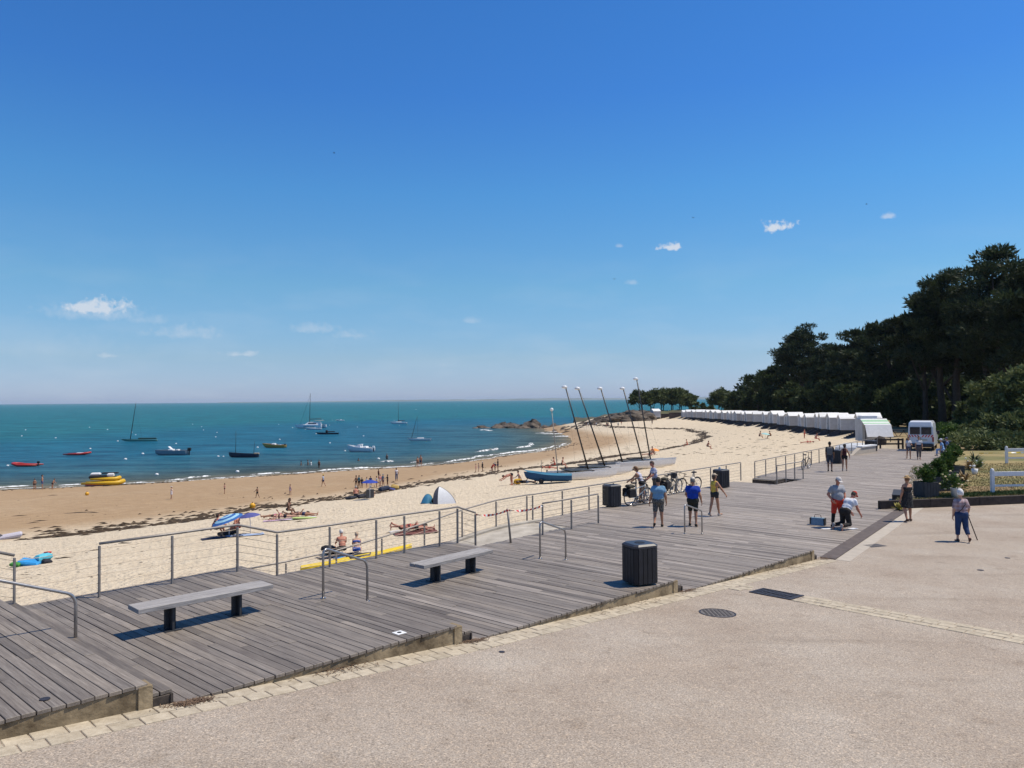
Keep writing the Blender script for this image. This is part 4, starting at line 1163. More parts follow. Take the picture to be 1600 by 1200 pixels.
def cloth(col, pattern=None):
    key = (tuple(col), pattern)
    if key in CLOTH: return CLOTH[key]
    if not pattern:
        m = mat('cloth_%d' % len(CLOTH), col, .85, var=.2, scale=9, bump=.8, bscale=11, stretch=(1, 1, .55))
    else:
        m, t, b, N, L = node_mat('cloth_pattern_%d' % len(CLOTH)); tcn = N('ShaderNodeTexCoord'); b.inputs['Roughness'].default_value = .85
        kind, col2, sc = pattern
        if kind == 'check':
            sp_ = N('ShaderNodeSeparateXYZ'); L(tcn.outputs['Object'], sp_.inputs[0]); fac = None
            for ax in ('X', 'Z'):
                a = N('ShaderNodeMath', operation='MULTIPLY'); L(sp_.outputs[ax], a.inputs[0]); a.inputs[1].default_value = sc
                f = N('ShaderNodeMath', operation='PINGPONG'); L(a.outputs[0], f.inputs[0]); f.inputs[1].default_value = 1
                g = N('ShaderNodeMath', operation='GREATER_THAN'); L(f.outputs[0], g.inputs[0]); g.inputs[1].default_value = .55
                w = N('ShaderNodeMath', operation='MULTIPLY'); L(g.outputs[0], w.inputs[0]); w.inputs[1].default_value = .5
                if fac is None: fac = w
                else: q = N('ShaderNodeMath', operation='ADD'); L(fac.outputs[0], q.inputs[0]); L(w.outputs[0], q.inputs[1]); fac = q
            r = ramp(N, [(0., col), (1., col2)]); L(fac.outputs[0], r.inputs[0]); L(r.outputs[0], b.inputs['Base Color'])
        elif kind == 'stripe':
            sp_ = N('ShaderNodeSeparateXYZ'); L(tcn.outputs['Object'], sp_.inputs[0]); a = N('ShaderNodeMath', operation='MULTIPLY'); L(sp_.outputs['Z'], a.inputs[0]); a.inputs[1].default_value = sc
            f = N('ShaderNodeMath', operation='PINGPONG'); L(a.outputs[0], f.inputs[0]); f.inputs[1].default_value = 1
            r = ramp(N, [(.45, col), (.55, col2)]); L(f.outputs[0], r.inputs[0]); L(r.outputs[0], b.inputs['Base Color'])
        else:
            n = N('ShaderNodeTexNoise', i_Scale=float(sc), i_Detail=2.); L(tcn.outputs['Object'], n.inputs['Vector'])
            lo_, hi_ = (.47, .53) if kind == 'camo' else (.67, .69)
            r = ramp(N, [(lo_, col), (hi_, col2)]); L(n.outputs[0], r.inputs[0]); L(r.outputs[0], b.inputs['Base Color'])
    CLOTH[key] = m
    return m


BODY_N = 0


def person(label, p, face, H=1.72, sex='m', skin='t', lean=0., legs=((0, 0, .03), (0, 0, .03)), arms=((0.05, .12, .25), (0.05, .12, .25)), head=(0., 0.), lie=0., roll=0.,
           top=None, sleeve=.55, bottom=None, leg_len=.5, dress=None, hair=(.05, .035, .025), hair_len=0., cap=None, shoes=None, h=.02, bulk=1.0, belly=0., sink=0., group=None, strapless=False, flare=.02, swim=None, gaiter=None, puff=1.0):
    """face: heading the person looks along; legs: (hip flex, knee flex, abduct) L,R; arms: (flex, abduct, elbow)"""
    f = H / 1.75; W_ = bulk * (1.0 if sex == 'm' else .93); hipw = .088 if sex == 'm' else .093; shw = (.185 if sex == 'm' else .162)
    pel = v3(0, 0, 0); sp = v3(0, math.sin(lean), math.cos(lean)); fw = v3(0, math.cos(lean), -math.sin(lean)); X = v3(1, 0, 0)
    chest = pel + sp * .36; neck = pel + sp * .52; hp, hy = head
    ha = lean * .6 + hp; hs = v3(math.sin(hy) * math.sin(ha), math.cos(hy) * math.sin(ha), math.cos(ha)); hf = v3(math.sin(hy) * math.cos(ha), math.cos(hy) * math.cos(ha), -math.sin(ha)); hx = np.cross(hf, hs)
    hc = neck + sp * .05 + hs * .15; HA = np.stack([hx, hf, hs])
    torso = [('c', pel - X * hipw * .75, pel + X * hipw * .75, .112 * W_, .112 * W_), ('c', pel + sp * .17 - X * .055 * W_, pel + sp * .17 + X * .055 * W_, .1 * W_, .1 * W_),
             ('c', chest - X * .075 * W_, chest + X * .075 * W_, .112 * W_, .112 * W_), ('c', neck - sp * .055 - X * (shw - .055), neck - sp * .055 + X * (shw - .055), .06, .06), ('c', pel + sp * .1, chest, .1 * W_, .1 * W_)]
    if belly: torso.append(('e', tuple(pel + sp * .16 + fw * .06), (.14 * W_, .1 + belly, .16), np.eye(3)))
    if sex == 'f':
        for sx in (-1, 1): torso.append(('e', tuple(chest - sp * .01 + fw * .085 + X * sx * .07), (.065, .06, .06), np.eye(3)))
    body = list(torso); body += [('c', neck - sp * .03, hc - hs * .05, .056, .05), ('e', tuple(hc), (.078, .096, .118), HA), ('e', tuple(hc - hs * .055 + hf * .025), (.058, .068, .06), HA), ('c', hc + hf * .09 - hs * .005, hc + hf * .108 - hs * .03, .012, .014)]
    for sx in (-1, 1): body.append(('e', tuple(hc + hx * sx * .08 - hs * .01), (.012, .022, .032), HA))
    thighs = []; shins = []; feet_ = []
    for sx, (fl, kn, ab) in zip((-1, 1), legs):
        hip = pel + X * sx * hipw - sp * .03; d = v3(sx * math.sin(ab), math.sin(fl) * math.cos(ab), -math.cos(fl) * math.cos(ab)); knee = hip + d * .43
        a = fl - kn; d2 = v3(sx * math.sin(ab) * .6, math.sin(a), -math.cos(a)); d2 /= np.linalg.norm(d2); ank = knee + d2 * .40
        td = v3(sx * .18, math.cos(a), math.sin(a)); td /= np.linalg.norm(td); heel = ank + d2 * .035 - td * .035; toe = ank + d2 * .05 + td * .15
        thighs.append((hip, knee)); shins.append((knee, ank)); feet_.append((heel, toe, ank))
        body += [('c', hip, knee, .086 * W_, .056), ('c', knee, ank, .053, .036), ('c', knee + d2 * .06 - td * .02, knee + d2 * .2 - td * .015, .05, .04), ('c', heel, toe, .036, .026), ('c', ank, heel, .036, .034)]
    uppers = []; hands = []
    for sx, ar in zip((-1, 1), arms):
        fl, ab, el = ar[:3]; ab2 = ar[3] if len(ar) > 3 else ab * .3
        sh = neck - sp * .065 + X * sx * (shw - .01); d = v3(sx * math.sin(ab), math.sin(fl) * math.cos(ab), -math.cos(fl) * math.cos(ab)); elb = sh + d * .285
        a = fl + el; d2 = v3(sx * math.sin(ab2), math.sin(a) * math.cos(ab2), -math.cos(a) * math.cos(ab2)); wr = elb + d2 * .25
        uppers.append((sh, elb, sx)); hands.append((wr, d2, sx))
        body += [('c', sh, elb, .05 * W_, .04), ('c', elb, wr, .04, .027), ('c', elb + d2 * .03, elb + d2 * .12, .042, .036)]
        if h > .028: body.append(('c', wr, wr + d2 * .13, .028, .022))
        else: body.append(('c', wr, wr + d2 * .025, .027, .024))
    zmin = min([min(q[0][2], q[1][2]) - .034 for q in feet_] + [pel[2] - .12] + ([hc[2] - .12, neck[2] - .1] if lie else []))
    V, Fq = field(body, h, .03)
    nb = len(V); parts = [V]; faces = [Fq]
    if h <= .028:
        for wr, d2, sx in hands:
            z_ = -d2; y_ = v3(0, 1, 0) - z_ * z_[1]; y_ = y_ / np.linalg.norm(y_) if np.linalg.norm(y_) > .2 else v3(0, 0, 1) - z_ * z_[2]; y_ /= np.linalg.norm(y_); x_ = np.cross(y_, z_)
            hv, hfaces = HAND; lv = hv.copy(); fl_ = hfaces
            if sx > 0: lv = lv * v3(-1, 1, 1); fl_ = hfaces[:, ::-1]
            wv = wr + lv[:, :1] * x_ + lv[:, 1:2] * y_ + lv[:, 2:3] * z_
            parts.append(wv); faces.append(fl_ + sum(len(q) for q in parts[:-1]))
    V = np.vstack(parts); Fq = np.vstack(faces)
    Ml = Matrix.Rotation(lie, 4, 'X') if lie else Matrix.Identity(4)
    if roll: Ml = Matrix.Rotation(roll, 4, 'Y') @ Ml
    A3 = np.array(Ml.to_3x3()) * f
    def place(v): return v @ A3.T
    Vw = place(V); zoff = -Vw[:, 2].min() - sink
    root = thing('person', label, 'person', p, face - PI / 2, group)
    def put(nm, v, fa, m):
        w = place(v); w[:, 2] += zoff
        return new(nm, w, fa, m, root, True)
    put('body', V, Fq, SKIN[skin])
    up = v3(0, 0, 1)
    def infl(prims, g): return [(q[0], q[1], q[2], q[3] + g, q[4] + g) if q[0] != 'e' else ('e', q[1], tuple(x + g for x in q[2]), *q[3:]) for q in prims]
    if top:
        pr = infl(torso, .016)
        for sh, elb, sx in uppers:
            if sleeve > 0: pr.append(('k', sh, sh + (elb - sh) * sleeve, .066 * W_, .062 * W_))
        hem = -.085 if not dress else -.02
        cuts = [(tuple(pel + sp * hem), tuple(-sp)), (tuple(neck + sp * .015), tuple(sp))]
        if strapless or sleeve < 0: cuts[1] = (tuple(chest + sp * .06), tuple(sp))
        if sleeve == 0:
            for sx in (-1, 1): cuts.append((tuple(neck + X * sx * (shw - .045)), tuple(X * sx)))
        put('top', *field(pr, h, .03, cuts), cloth(*top) if isinstance(top[0], tuple) else cloth(top))
    if bottom:
        pr = infl(torso[:2], .02)
        for (hip, knee), (_, ank) in zip(thighs, shins):
            if leg_len <= 1: pr.append(('k', hip, hip + (knee - hip) * leg_len, .094 * W_, .062 + flare * .6))
            else: pr.append(('c', hip, knee, .098 * W_, .066 + flare * .5)); pr.append(('k', knee, knee + (ank - knee) * (leg_len - 1), .066 + flare * .5, .05 + flare * .5))
        put('trousers' if leg_len > 1 else 'shorts', *field(pr, h, .014, [(tuple(pel + sp * .09), tuple(sp))]), cloth(*bottom) if isinstance(bottom[0], tuple) else cloth(bottom))
    if dress:
        col, ln = dress; k2 = pel + v3(0, 0, -1) * ln
        if legs[0][0] or legs[1][0]: k2 = k2 + v3(0, .43 * (math.sin(legs[0][0]) + math.sin(legs[1][0])) * .35, 0)
        pr = infl(torso, .014) + [('k', pel + sp * .1 - X * .05, k2 - X * .07, .12 * W_, .155 * W_), ('k', pel + sp * .1 + X * .05, k2 + X * .07, .12 * W_, .155 * W_)]
        put('dress', *field(pr, h, .04, [(tuple(chest + sp * .05), tuple(sp))]), cloth(*col) if isinstance(col[0], tuple) else cloth(col))
    if hair:
        pr = [('e', tuple(hc + hs * .012 - hf * .006), (.09 * puff, .108 * puff, .126 * puff), HA)]
        if hair_len: pr.append(('c', hc - hf * .06, hc - hf * .07 - hs * (.1 + hair_len), .075, .045))
        hcut = lambda Q: np.minimum((Q - hc) @ hf - .015, .052 - (Q - hc) @ hs)
        cuts = [hcut] if not hair_len else [hcut, (tuple(hc - hs * (.1 + hair_len)), tuple(-hs))]
        if not hair_len: cuts.append((tuple(hc - hs * .07), tuple(-hs)))
        put('hair', *field(pr, min(h, .026), .02, cuts), mat('hair_%02x%02x%02x' % tuple(int(255 * x) for x in hair), hair, .7, var=.25, scale=30, bump=.5, bscale=40))
    if cap:
        pr = [('e', tuple(hc + hs * .03), (.095, .112, .115), HA)]
        col, brim = cap[:2]
        if brim == 'cap': bb_ = hf * .09
        cp = put('cap', *field(pr, min(h, .02), .02, [(tuple(hc + hs * .045), tuple(-hs))]), cloth(col))
        if brim == 'cap': pv = [('e', tuple(hc + hs * .05 + hf * .12), (.075, .085, .012), HA)]
        else: pv = [('e', tuple(hc + hs * .05), (.16, .17, .013), HA)]
        w = put('cap_brim', *field(pv, min(h, .012), .01), cloth(col)); w.parent = cp
    if gaiter:
        for kn_, an_ in shins: put('gaiter', *field([('k', kn_ - (an_ - kn_) * .05, kn_ + (an_ - kn_) * .8, .068, .055)], h, .02), cloth(gaiter))
    if shoes:
        for (heel, toe, ank) in feet_:
            put('shoe', *field([('c', heel, toe, .045, .036), ('c', heel, ank, .045, .042)], min(h, .02), .02, [(tuple(ank + (heel - ank) * -.3), tuple((ank - heel) / (np.linalg.norm(ank - heel) + 1e-9)))]), cloth(shoes))
    if swim:
        put('swimwear', *field(infl(torso[:1], .012) + ([('k', a_, a_ + (b_ - a_) * .25, .1 * W_, .09 * W_) for a_, b_ in thighs]), h, .03, [(tuple(pel + sp * .07), tuple(sp))]), cloth(swim))
        if sex == 'f': put('bikini_top', *field(infl([torso[2]] + torso[-2:], .012), h, .02, [(tuple(chest + sp * .03), tuple(sp)), (tuple(chest - sp * .06), tuple(-sp))]), cloth(swim))
    root['hands'] = 0
    del root['hands']
    def world(q):
        w = place(np.array(q)[None])[0]; w[2] += zoff; return w
    return root, dict(hands=[world(q[0] + q[1] * .08) for q in hands], neck=world(neck), chest=world(chest), pel=world(pel), head=world(hc), fw=fw, f=f)


AWAY = math.atan2(1, .9)        # walking along the promenade away from the camera
WALK = ((.28, .12, .02), (-.25, .3, .02))

# --- people on the boardwalk and the plaza
person('man in light blue shirt and patterned grey shorts walking away on the boardwalk', U(1029, 823, 0), R(78), 1.76, skin='t', legs=((-.14, .5, .07), (.12, .05, .06)), arms=((-.1, .3, .25, .2), (.05, .28, .3, .1)), top=(.16, .31, .46), bottom=((.16, .15, .13), ('camo', (.04, .04, .04), 26)), leg_len=.85, flare=.03, hair=(.02, .017, .015), shoes=(.02, .017, .015), belly=.03, bulk=1.22, head=(.15, 0))
r_, j = person('man in royal blue shirt, dark shorts and pale cap walking away on the boardwalk', U(1083, 822, 0), R(68), 1.72, skin='t', legs=((.12, .1, .05), (-.1, .1, .06)), arms=((.35, .3, .9), (0, .32, .35, .15)), top=(.006, .045, .35), bottom=(.022, .024, .018), leg_len=.85, flare=.03, hair=(.2, .18, .16), cap=((.62, .56, .47), 'cap'), shoes=(.02, .018, .016), belly=.04, bulk=1.25, head=(.1, 0))
person('woman in yellow tank top, dark shorts and beige cap walking across the boardwalk', U(1117, 806, 0), R(35), 1.62, 'f', skin='t', legs=((-.2, .1, .02), (.2, .05, .02)), arms=((.05, .15, .2), (.3, .55, .1, .5)), top=(.62, .43, .07), sleeve=0, bottom=(.025, .027, .032), leg_len=.35, flare=.03, hair=(.07, .045, .03), hair_len=.02, cap=((.42, .34, .25), 'cap'), shoes=(.45, .4, .35), bulk=1.06)
person('woman in white top and black shorts bending over the bicycle at the railing', U(1003, 785, 0), R(140), 1.64, 'f', skin='t', lean=.45, legs=((.08, .05, .05), (-.02, .02, .05)), arms=((.7, .15, .3), (.7, .15, .3)), top=((.55, .55, .6), ('check', (.32, .30, .42), 22)), sleeve=0, bottom=(.012, .012, .014), leg_len=.2, flare=.01, hair=(.17, .085, .04), hair_len=.05, shoes=(.06, .05, .045), head=(.3, 0))
person('man in checked white and blue shirt standing behind the bicycles', U(1024, 781, 0), R(190), 1.76, skin='r', lean=.15, arms=((.5, .25, .5), (.3, .2, .4)), top=((.56, .57, .64), ('check', (.22, .24, .40), 20)), sleeve=.7, bottom=(.10, .09, .08), leg_len=.85, hair=(.10, .06, .045), shoes=(.05, .045, .04), head=(.3, 0))
person('standing worker in grey shirt and bright orange red trousers with a white cap', U(1309, 823.5, 0), R(-80), 1.78, skin='r', legs=((.05, .02, .1), (-.05, .02, .12)), arms=((-.25, .5, .9, -.25), (-.25, .5, .9, -.25)), top=(.30, .31, .34), sleeve=.75, bottom=(.62, .05, .025), leg_len=.98, flare=.035, gaiter=(.018, .016, .016), hair=(.12, .11, .1), cap=((.55, .52, .5), 'cap'), shoes=(.015, .015, .015), belly=.025, bulk=1.26, head=(.55, 0))
person('kneeling worker in white shirt and red cap leaning over the planks', U(1321, 827, 0), R(28), 1.74, skin='r', lean=.7, legs=((.1, 1.62, .1), (.15, 1.66, .1)), arms=((.45, .1, .2), (.3, .12, .3)), top=(.62, .64, .70), bottom=(.018, .015, .014), leg_len=1.9, flare=.03, hair=(.05, .04, .03), cap=((.45, .05, .03), 'cap'), shoes=(.3, .3, .3), bulk=1.1, head=(.35, 0))
person('woman in strapless black flowered dress and straw hat walking on the plaza', PZ(1418, 815), R(100), 1.66, 'f', skin='t', legs=((-.06, .35, .1), (.08, .03, .12)), arms=((-.05, .28, .25, .15), (.4, .2, 1.3)), dress=(((.012, .012, .014), ('fleck2', (.36, .34, .28), 42)), .40), hair=(.16, .08, .04), hair_len=.0, cap=((.48, .31, .15), 'hat'), shoes=(.10, .06, .04), bulk=1.16)
r_, j = person('white haired woman in plaid shirt and blue trousers walking with a cane', PZ(1503, 846), R(82), 1.62, 'f', skin='l', lean=.1, legs=((.06, .06, .05), (-.12, .5, .05)), arms=((-.06, .25, .25), (.1, .42, .5, .12)), top=((.26, .17, .18), ('check', (.42, .33, .35), 16)), sleeve=.95, bottom=(.014, .038, .11), leg_len=1.62, flare=.04, hair=(.72, .70, .68), hair_len=.0, puff=1.18, shoes=(.09, .045, .035), bulk=1.28, belly=.02)
hnd = j['hands'][1]; cane = thing('walking_cane', 'thin dark walking cane held by the white haired woman', 'cane', r_.location, r_.rotation_euler.z)
MB().tube([(hnd[0] + .01, hnd[1], hnd[2]), (hnd[0] + .30, hnd[1] + .05, .0)], .016, 6).build('shaft', flat('cane_brown', (.03, .018, .014)), cane, True)
MB().tube([(hnd[0] + .02, hnd[1] - .07, hnd[2] + .015), (hnd[0] + .02, hnd[1] + .07, hnd[2] + .015)], .015, 6).build('handle', M_BLACK, cane, True)
c_, n_ = j['chest'], j['pel']
MB().tube([(.10, -.02, j['neck'][2] - .02), (.06, -.15, j['chest'][2]), (-.05, -.165, j['chest'][2] - .16), (-.17, -.06, j['pel'][2] + .03)], .012, 5).build('bag_strap', M_BLACK, r_)
r_, j = person('man in dark clothes carrying a grey backpack, walking far down the boardwalk', U(1297, 737, 0), R(65), 1.82, skin='d', legs=((.12, .1, .02), (-.1, .15, .02)), arms=((0, .12, .3), (0, .12, .3)), top=(.02, .02, .023), sleeve=.8, bottom=(.03, .04, .065), leg_len=.9, flare=.03, hair=(.012, .01, .01), shoes=(.02, .02, .02), h=.025)
MB().box((0, -.2, j['chest'][2] - .08), (.32, .17, .48), ch=.05).build('backpack', flat('pack_grey', (.12, .12, .125)), r_)
person('woman in dark red top and black shorts walking beside the man with a backpack', U(1320, 736, 0), R(60), 1.66, 'f', skin='t', legs=((-.12, .2, .02), (.12, .06, .02)), arms=((0, .15, .25), (.1, .4, .35)), top=(.055, .012, .016), sleeve=0, bottom=(.012, .012, .014), leg_len=.4, hair=(.04, .025, .018), hair_len=.05, shoes=(.35, .32, .3), h=.025)
person('person in white top and blue grey shorts walking towards the camera left of the van', U(1420, 717, 0), R(-110), 1.62, 'f', skin='t', legs=((.14, .06, .02), (-.14, .2, .02)), arms=((.3, .15, 1.3), (.05, .15, .3)), top=(.62, .62, .63), bottom=(.07, .08, .12), leg_len=.6, hair=(.07, .04, .03), shoes=(.06, .05, .05), h=.028)
person('person in white top and grey trousers with dark straps walking in front of the van', U(1436, 718, 0), R(-108), 1.68, skin='t', legs=((-.1, .15, .02), (.1, .05, .02)), arms=((.05, .15, .3), (.05, .15, .3)), top=((.60, .60, .62), ('stripe', (.03, .03, .05), 3.2)), bottom=(.10, .085, .085), leg_len=1.8, hair=(.03, .02, .018), shoes=(.03, .03, .03), h=.028)
SIT = ((1.5, 1.5, .08), (1.5, 1.45, .08))
q = U(1481, 716, 0)
person('seated person in light blue with a white and blue hat at the lawn edge', q + Vector((-.35, 0, .18)), R(150), 1.66, 'f', skin='l', lean=.2, legs=SIT, top=(.20, .36, .62), bottom=(.25, .38, .6), leg_len=1.8, hair=(.4, .4, .4), cap=((.55, .58, .66), 'hat'), shoes=(.4, .4, .4), h=.028)
person('seated person in blue with a dark cap behind the green planters', q + Vector((.55, .9, .18)), R(150), 1.7, 'm', skin='l', lean=.15, legs=SIT, top=(.10, .17, .38), bottom=(.06, .08, .14), leg_len=1.8, hair=(.05, .05, .05), cap=((.05, .06, .12), 'cap'), shoes=(.1, .1, .1), h=.028)
sb = thing('timber_seat', 'timber seat under the two seated people at the lawn edge', 'seat', q + Vector((.15, .4, 0)), R(62))
MB().box((0, 0, .42), (2.6, .5, .07), ch=.006).build('seat_board', M_BENCH, sb)
for x in (-1, 1): MB().box((x, 0, .2), (.14, .4, .38), ch=.005).build('leg', M_DARK, sb)

# --- people on the beach
rpp = random.Random(21)
STANDP = [((.0, .02, .04), (.03, .03, .04)), ((.15, .1, .02), (-.12, .15, .02)), ((-.06, .12, .05), (.05, .02, .05))]


def beach_person(label, px, py, hpx, sex, skin, face, pose='stand', water=False, **k):
    if water:
        p = U(px, py, SEA - .0); k['sink'] = k.get('sink', .8)
    else: p = T(px, py)
    dist = math.hypot(p.x, p.y)
    Hh = max(.95, min(1.85, hpx / FOC * dist)) if hpx else k.pop('H', 1.7)
    kw = dict(h=max(.028, min(.05, dist * .00036)), legs=rpp.choice(STANDP), arms=((rpp.uniform(-.1, .3), rpp.uniform(.1, .3), rpp.uniform(.1, .8)), (rpp.uniform(-.1, .3), rpp.uniform(.1, .3), rpp.uniform(.1, .8))), hair=rpp.choice([(.03, .02, .015), (.08, .05, .03), (.05, .03, .02)]))
    if pose == 'sit': kw.update(lean=.25, legs=((1.45, .9, .1), (1.5, 1.1, .1)), arms=((-.5, .2, .1), (.6, .15, .6)))
    if pose == 'sitfwd': kw.update(lean=.55, head=(.1, 0), legs=((1.5, .25, .12), (1.5, .3, .12)), arms=((.8, .1, .4), (.8, .1, .4)))
    if pose == 'lie': kw.update(lie=R(88), legs=((0, .05, .08), (0, .3, .08)), arms=((.0, .3, .1), (.1, .4, .8)))
    if pose == 'prone': kw.update(lie=R(-88), legs=((0, .0, .08), (0, .5, .08)), arms=((2.2, .4, 1.), (2.2, .4, 1.)))
    if pose == 'bend': kw.update(lean=1.85, legs=((.05, .1, .12), (.05, .15, .12)), arms=((.9, .1, .2), (.9, .1, .2)), head=(.3, 0))
    if pose == 'kneel': kw.update(lean=.6, legs=((.3, 1.8, .1), (.3, 1.8, .1)), arms=((.7, .1, .3), (.7, .1, .3)))
    if pose in ('sit', 'sitfwd'): Hh *= .9
    kw.update(k)
    return person(label, p, face, Hh, sex, skin, group='people on the beach', **kw)


RED, BLK, NAV, WHT, BLU, GRN = (.45, .04, .03), (.015, .015, .018), (.02, .03, .09), (.62, .62, .62), (.04, .10, .36), (.05, .25, .15)
BP = beach_person
BP('child wading at the left water edge, leftmost of the three bathers', 54, 765.5, 15, 'f', 't', R(120), swim=BLK)
BP('adult in blue swim shorts wading at the left water edge, middle of three', 66, 764.5, 19, 'm', 't', R(30), bottom=BLU, leg_len=.6)
BP('bather bending at the left water edge, rightmost of the three', 82, 764.5, 15, 'f', 't', R(0), swim=BLK, lean=.5)
BP('small child in white dress and hat on the wet sand left of the parasols', 268, 780, 18, 'f', 'l', R(20), dress=((.6, .55, .57), .3), cap=((.6, .55, .5), 'hat'), arms=((.1, .2, .1), (.6, .7, .2, .6)))
BP('small child in pink walking on the wet sand above the striped parasol', 351, 771.5, 15, 'f', 't', R(200), top=(.5, .25, .3), sleeve=0, swim=BLK, arms=((.2, .6, .1), (.2, .7, .1)))
BP('dark figure of a child walking with a stick on the wet sand', 402, 778, 14, 'm', 'd', R(160), legs=WALK, bottom=BLK, arms=((.6, .2, .5), (.2, .3, .3)))
BP('slim child in pale pink standing on the wet sand right of the dark child', 453.5, 774, 16, 'f', 'l', R(60), dress=((.55, .40, .42), .2))
BP('boy in yellow cap and blue shirt walking on the wet sand', 505, 760, 18, 'm', 't', R(170), legs=WALK, top=(.35, .42, .55), bottom=NAV, cap=((.65, .45, .06), 'cap'))
BP('bather waist deep in the sea, leftmost of the swimmers', 470.5, 727, 0, 'm', 'd', R(200), water=True, H=1.6, sink=.85)
BP('bather waist deep in the sea, second of the swimmers', 481, 727, 0, 'm', 'd', R(20), water=True, H=1.65, sink=.75, arms=((.4, .6, .4), (.4, .6, .4)))
BP('bather in white top waist deep in the sea beside the second swimmer', 486, 727, 0, 'f', 't', R(170), water=True, H=1.6, sink=.8, top=WHT)
BP('bather standing knee deep in the sea right of the swimmers', 498.5, 731, 0, 'f', 'd', R(-90), water=True, H=1.65, sink=.35, swim=BLK)
BP('lone swimmer shoulder deep below the white motor boat', 560, 720, 0, 'm', 'd', R(-90), water=True, H=1.7, sink=1.25)
BP('lone bather in dark swimsuit waist deep right of the white motor boat', 604.5, 718, 0, 'f', 'd', R(-90), water=True, H=1.65, sink=.6, swim=BLK)
BP('left one of two adults in dark swimwear standing at the water edge', 652.5, 731, 17, 'f', 't', R(-60), swim=BLK)
BP('right one of two adults in dark swimwear standing at the water edge', 657.5, 730.5, 19, 'm', 't', R(-110), bottom=NAV, leg_len=.5)
grp = [(556.5, 762.5, 19, 'f', 'd', 'person in dark swimsuit, leftmost of the group behind the blue parasol', dict(swim=BLK)), (561, 762.5, 19, 'm', 'd', 'person in teal shirt, second from left in the group behind the blue parasol', dict(top=(.08, .2, .22), bottom=BLK)), (565.5, 762, 15, 'm', 'd', 'child in dark clothes, third from left behind the blue parasol', dict(top=BLK, bottom=BLK)),
       (573, 762, 16, 'f', 't', 'person half hidden by the left half of the blue parasol', dict(top=WHT)), (579, 760.5, 16, 'm', 'd', 'person half hidden by the top of the blue parasol', dict(top=NAV)), (588.5, 761.5, 17, 'f', 't', 'child in pale top just right of the blue parasol', dict(top=(.5, .5, .55), bottom=BLU)),
       (594, 760, 18, 'm', 'l', 'child in pink top in the group right of the blue parasol', dict(top=(.5, .2, .2), bottom=WHT)), (598.5, 760.5, 19, 'm', 't', 'adult in grey blue shirt in the group right of the blue parasol', dict(top=(.15, .19, .24), bottom=NAV, cap=((.2, .24, .28), 'hat'))), (605.5, 760, 18, 'm', 'd', 'boy in black, rightmost of the group behind the blue parasol', dict(top=BLK, bottom=BLK, arms=((.1, .1, .2), (.6, .9, .3, .8)))),
       (591.5, 748, 14, 'm', 'd', 'boy in dark red swim shirt standing behind the group on the wet sand', dict(top=(.12, .02, .02), bottom=BLK, arms=((.2, .5, .2, .5), (.1, .1, .2))))]
for px, py, hp_, sx, sk, lb, kw in grp: BP(lb, px, py, hp_, sx, sk, R(rpp.uniform(-180, 180)), **kw)
BP('woman in white shirt and blue trousers walking on the wet sand right of the group', 619.5, 751.5, 20, 'f', 'd', R(-60), top=(.6, .56, .58), bottom=(.10, .13, .22), leg_len=1.7, hair_len=.08)
for px, py, hp_, sx, sk, lb, kw in [(743.5, 738, 13, 'f', 'l', 'child in pink swimsuit, left of the pair near the wrack line', dict(swim=(.5, .2, .25))), (748, 737, 13, 'f', 'l', 'child in pale swimsuit, right of the pair near the wrack line', dict(swim=(.5, .4, .4))), (754, 737, 15, 'm', 'd', 'child in black standing right of the pink pair', dict(top=BLK, bottom=BLK, cap=((.5, .5, .5), 'cap'))),
                                      (773.5, 736.5, 14, 'm', 'd', 'child in dark blue beside the crouching child in red', dict(top=NAV, bottom=BLK)), (778, 735.5, 18, 'f', 'd', 'tall person in dark clothes, rightmost of the second beach group', dict(top=BLK, bottom=NAV))]: BP(lb, px, py, hp_, sx, sk, R(rpp.uniform(-180, 180)), **kw)
BP('crouching child in red top beside the dark standing pair', 768.5, 737, 0, 'm', 'l', R(-30), 'kneel', H=1.3, top=RED, cap=((.6, .55, .5), 'cap'))
BP('sunburnt person bending far down over a bag left of the blue boat', 799, 758, 0, 'm', 'r', R(200), 'bend', H=1.72, swim=BLK)
BP('person lying on the back with white shorts left of the blue boat', 822, 757, 0, 'm', 'd', R(20), 'lie', H=1.75, bottom=(.5, .5, .5), top=BLK)
BP('person sitting beside the yellow bag with bare legs up', 812, 756.5, 0, 'f', 'l', R(200), 'sit', H=1.65, swim=WHT)
BP('sunburnt man sitting on the sand left of the blue parasol', 556, 778, 0, 'm', 'r', R(100), 'sitfwd', H=1.78, swim=BLK, hair=(.35, .33, .3))
BP('person in grey shirt sitting in a chair under the blue parasol', 577, 777, 0, 'm', 'l', R(80), 'sitfwd', H=1.7, top=(.42, .4, .4), bottom=(.03, .03, .035), hair=(.3, .28, .26))
q = T(580, 786)
BP('person with dark hair sitting on a dark towel under the striped parasol', 337, 838, 0, 'f', 'r', R(60), 'sit', H=1.68, swim=BLK, hair_len=.05)
BP('person in wide dark hat sitting beside the purple parasol', 372, 836, 0, 'm', 'r', R(150), 'sit', H=1.72, swim=RED, cap=((.03, .025, .02), 'hat'))
BP('white haired man with bare back sitting on a dark towel behind the railing', 535, 866, 0, 'm', 'r', R(110), 'sitfwd', H=1.76, swim=BLK, hair=(.6, .57, .55))
BP('fair haired woman sitting on a blue towel beside the white haired man', 557, 867, 0, 'f', 'l', R(100), 'sitfwd', H=1.62, swim=BLU, hair=(.5, .36, .25))
BP('woman with long dark hair sitting up among the sunbathers', 450, 806, 0, 'f', 'd', R(-20), 'sit', H=1.66, swim=BLK, hair_len=.14)
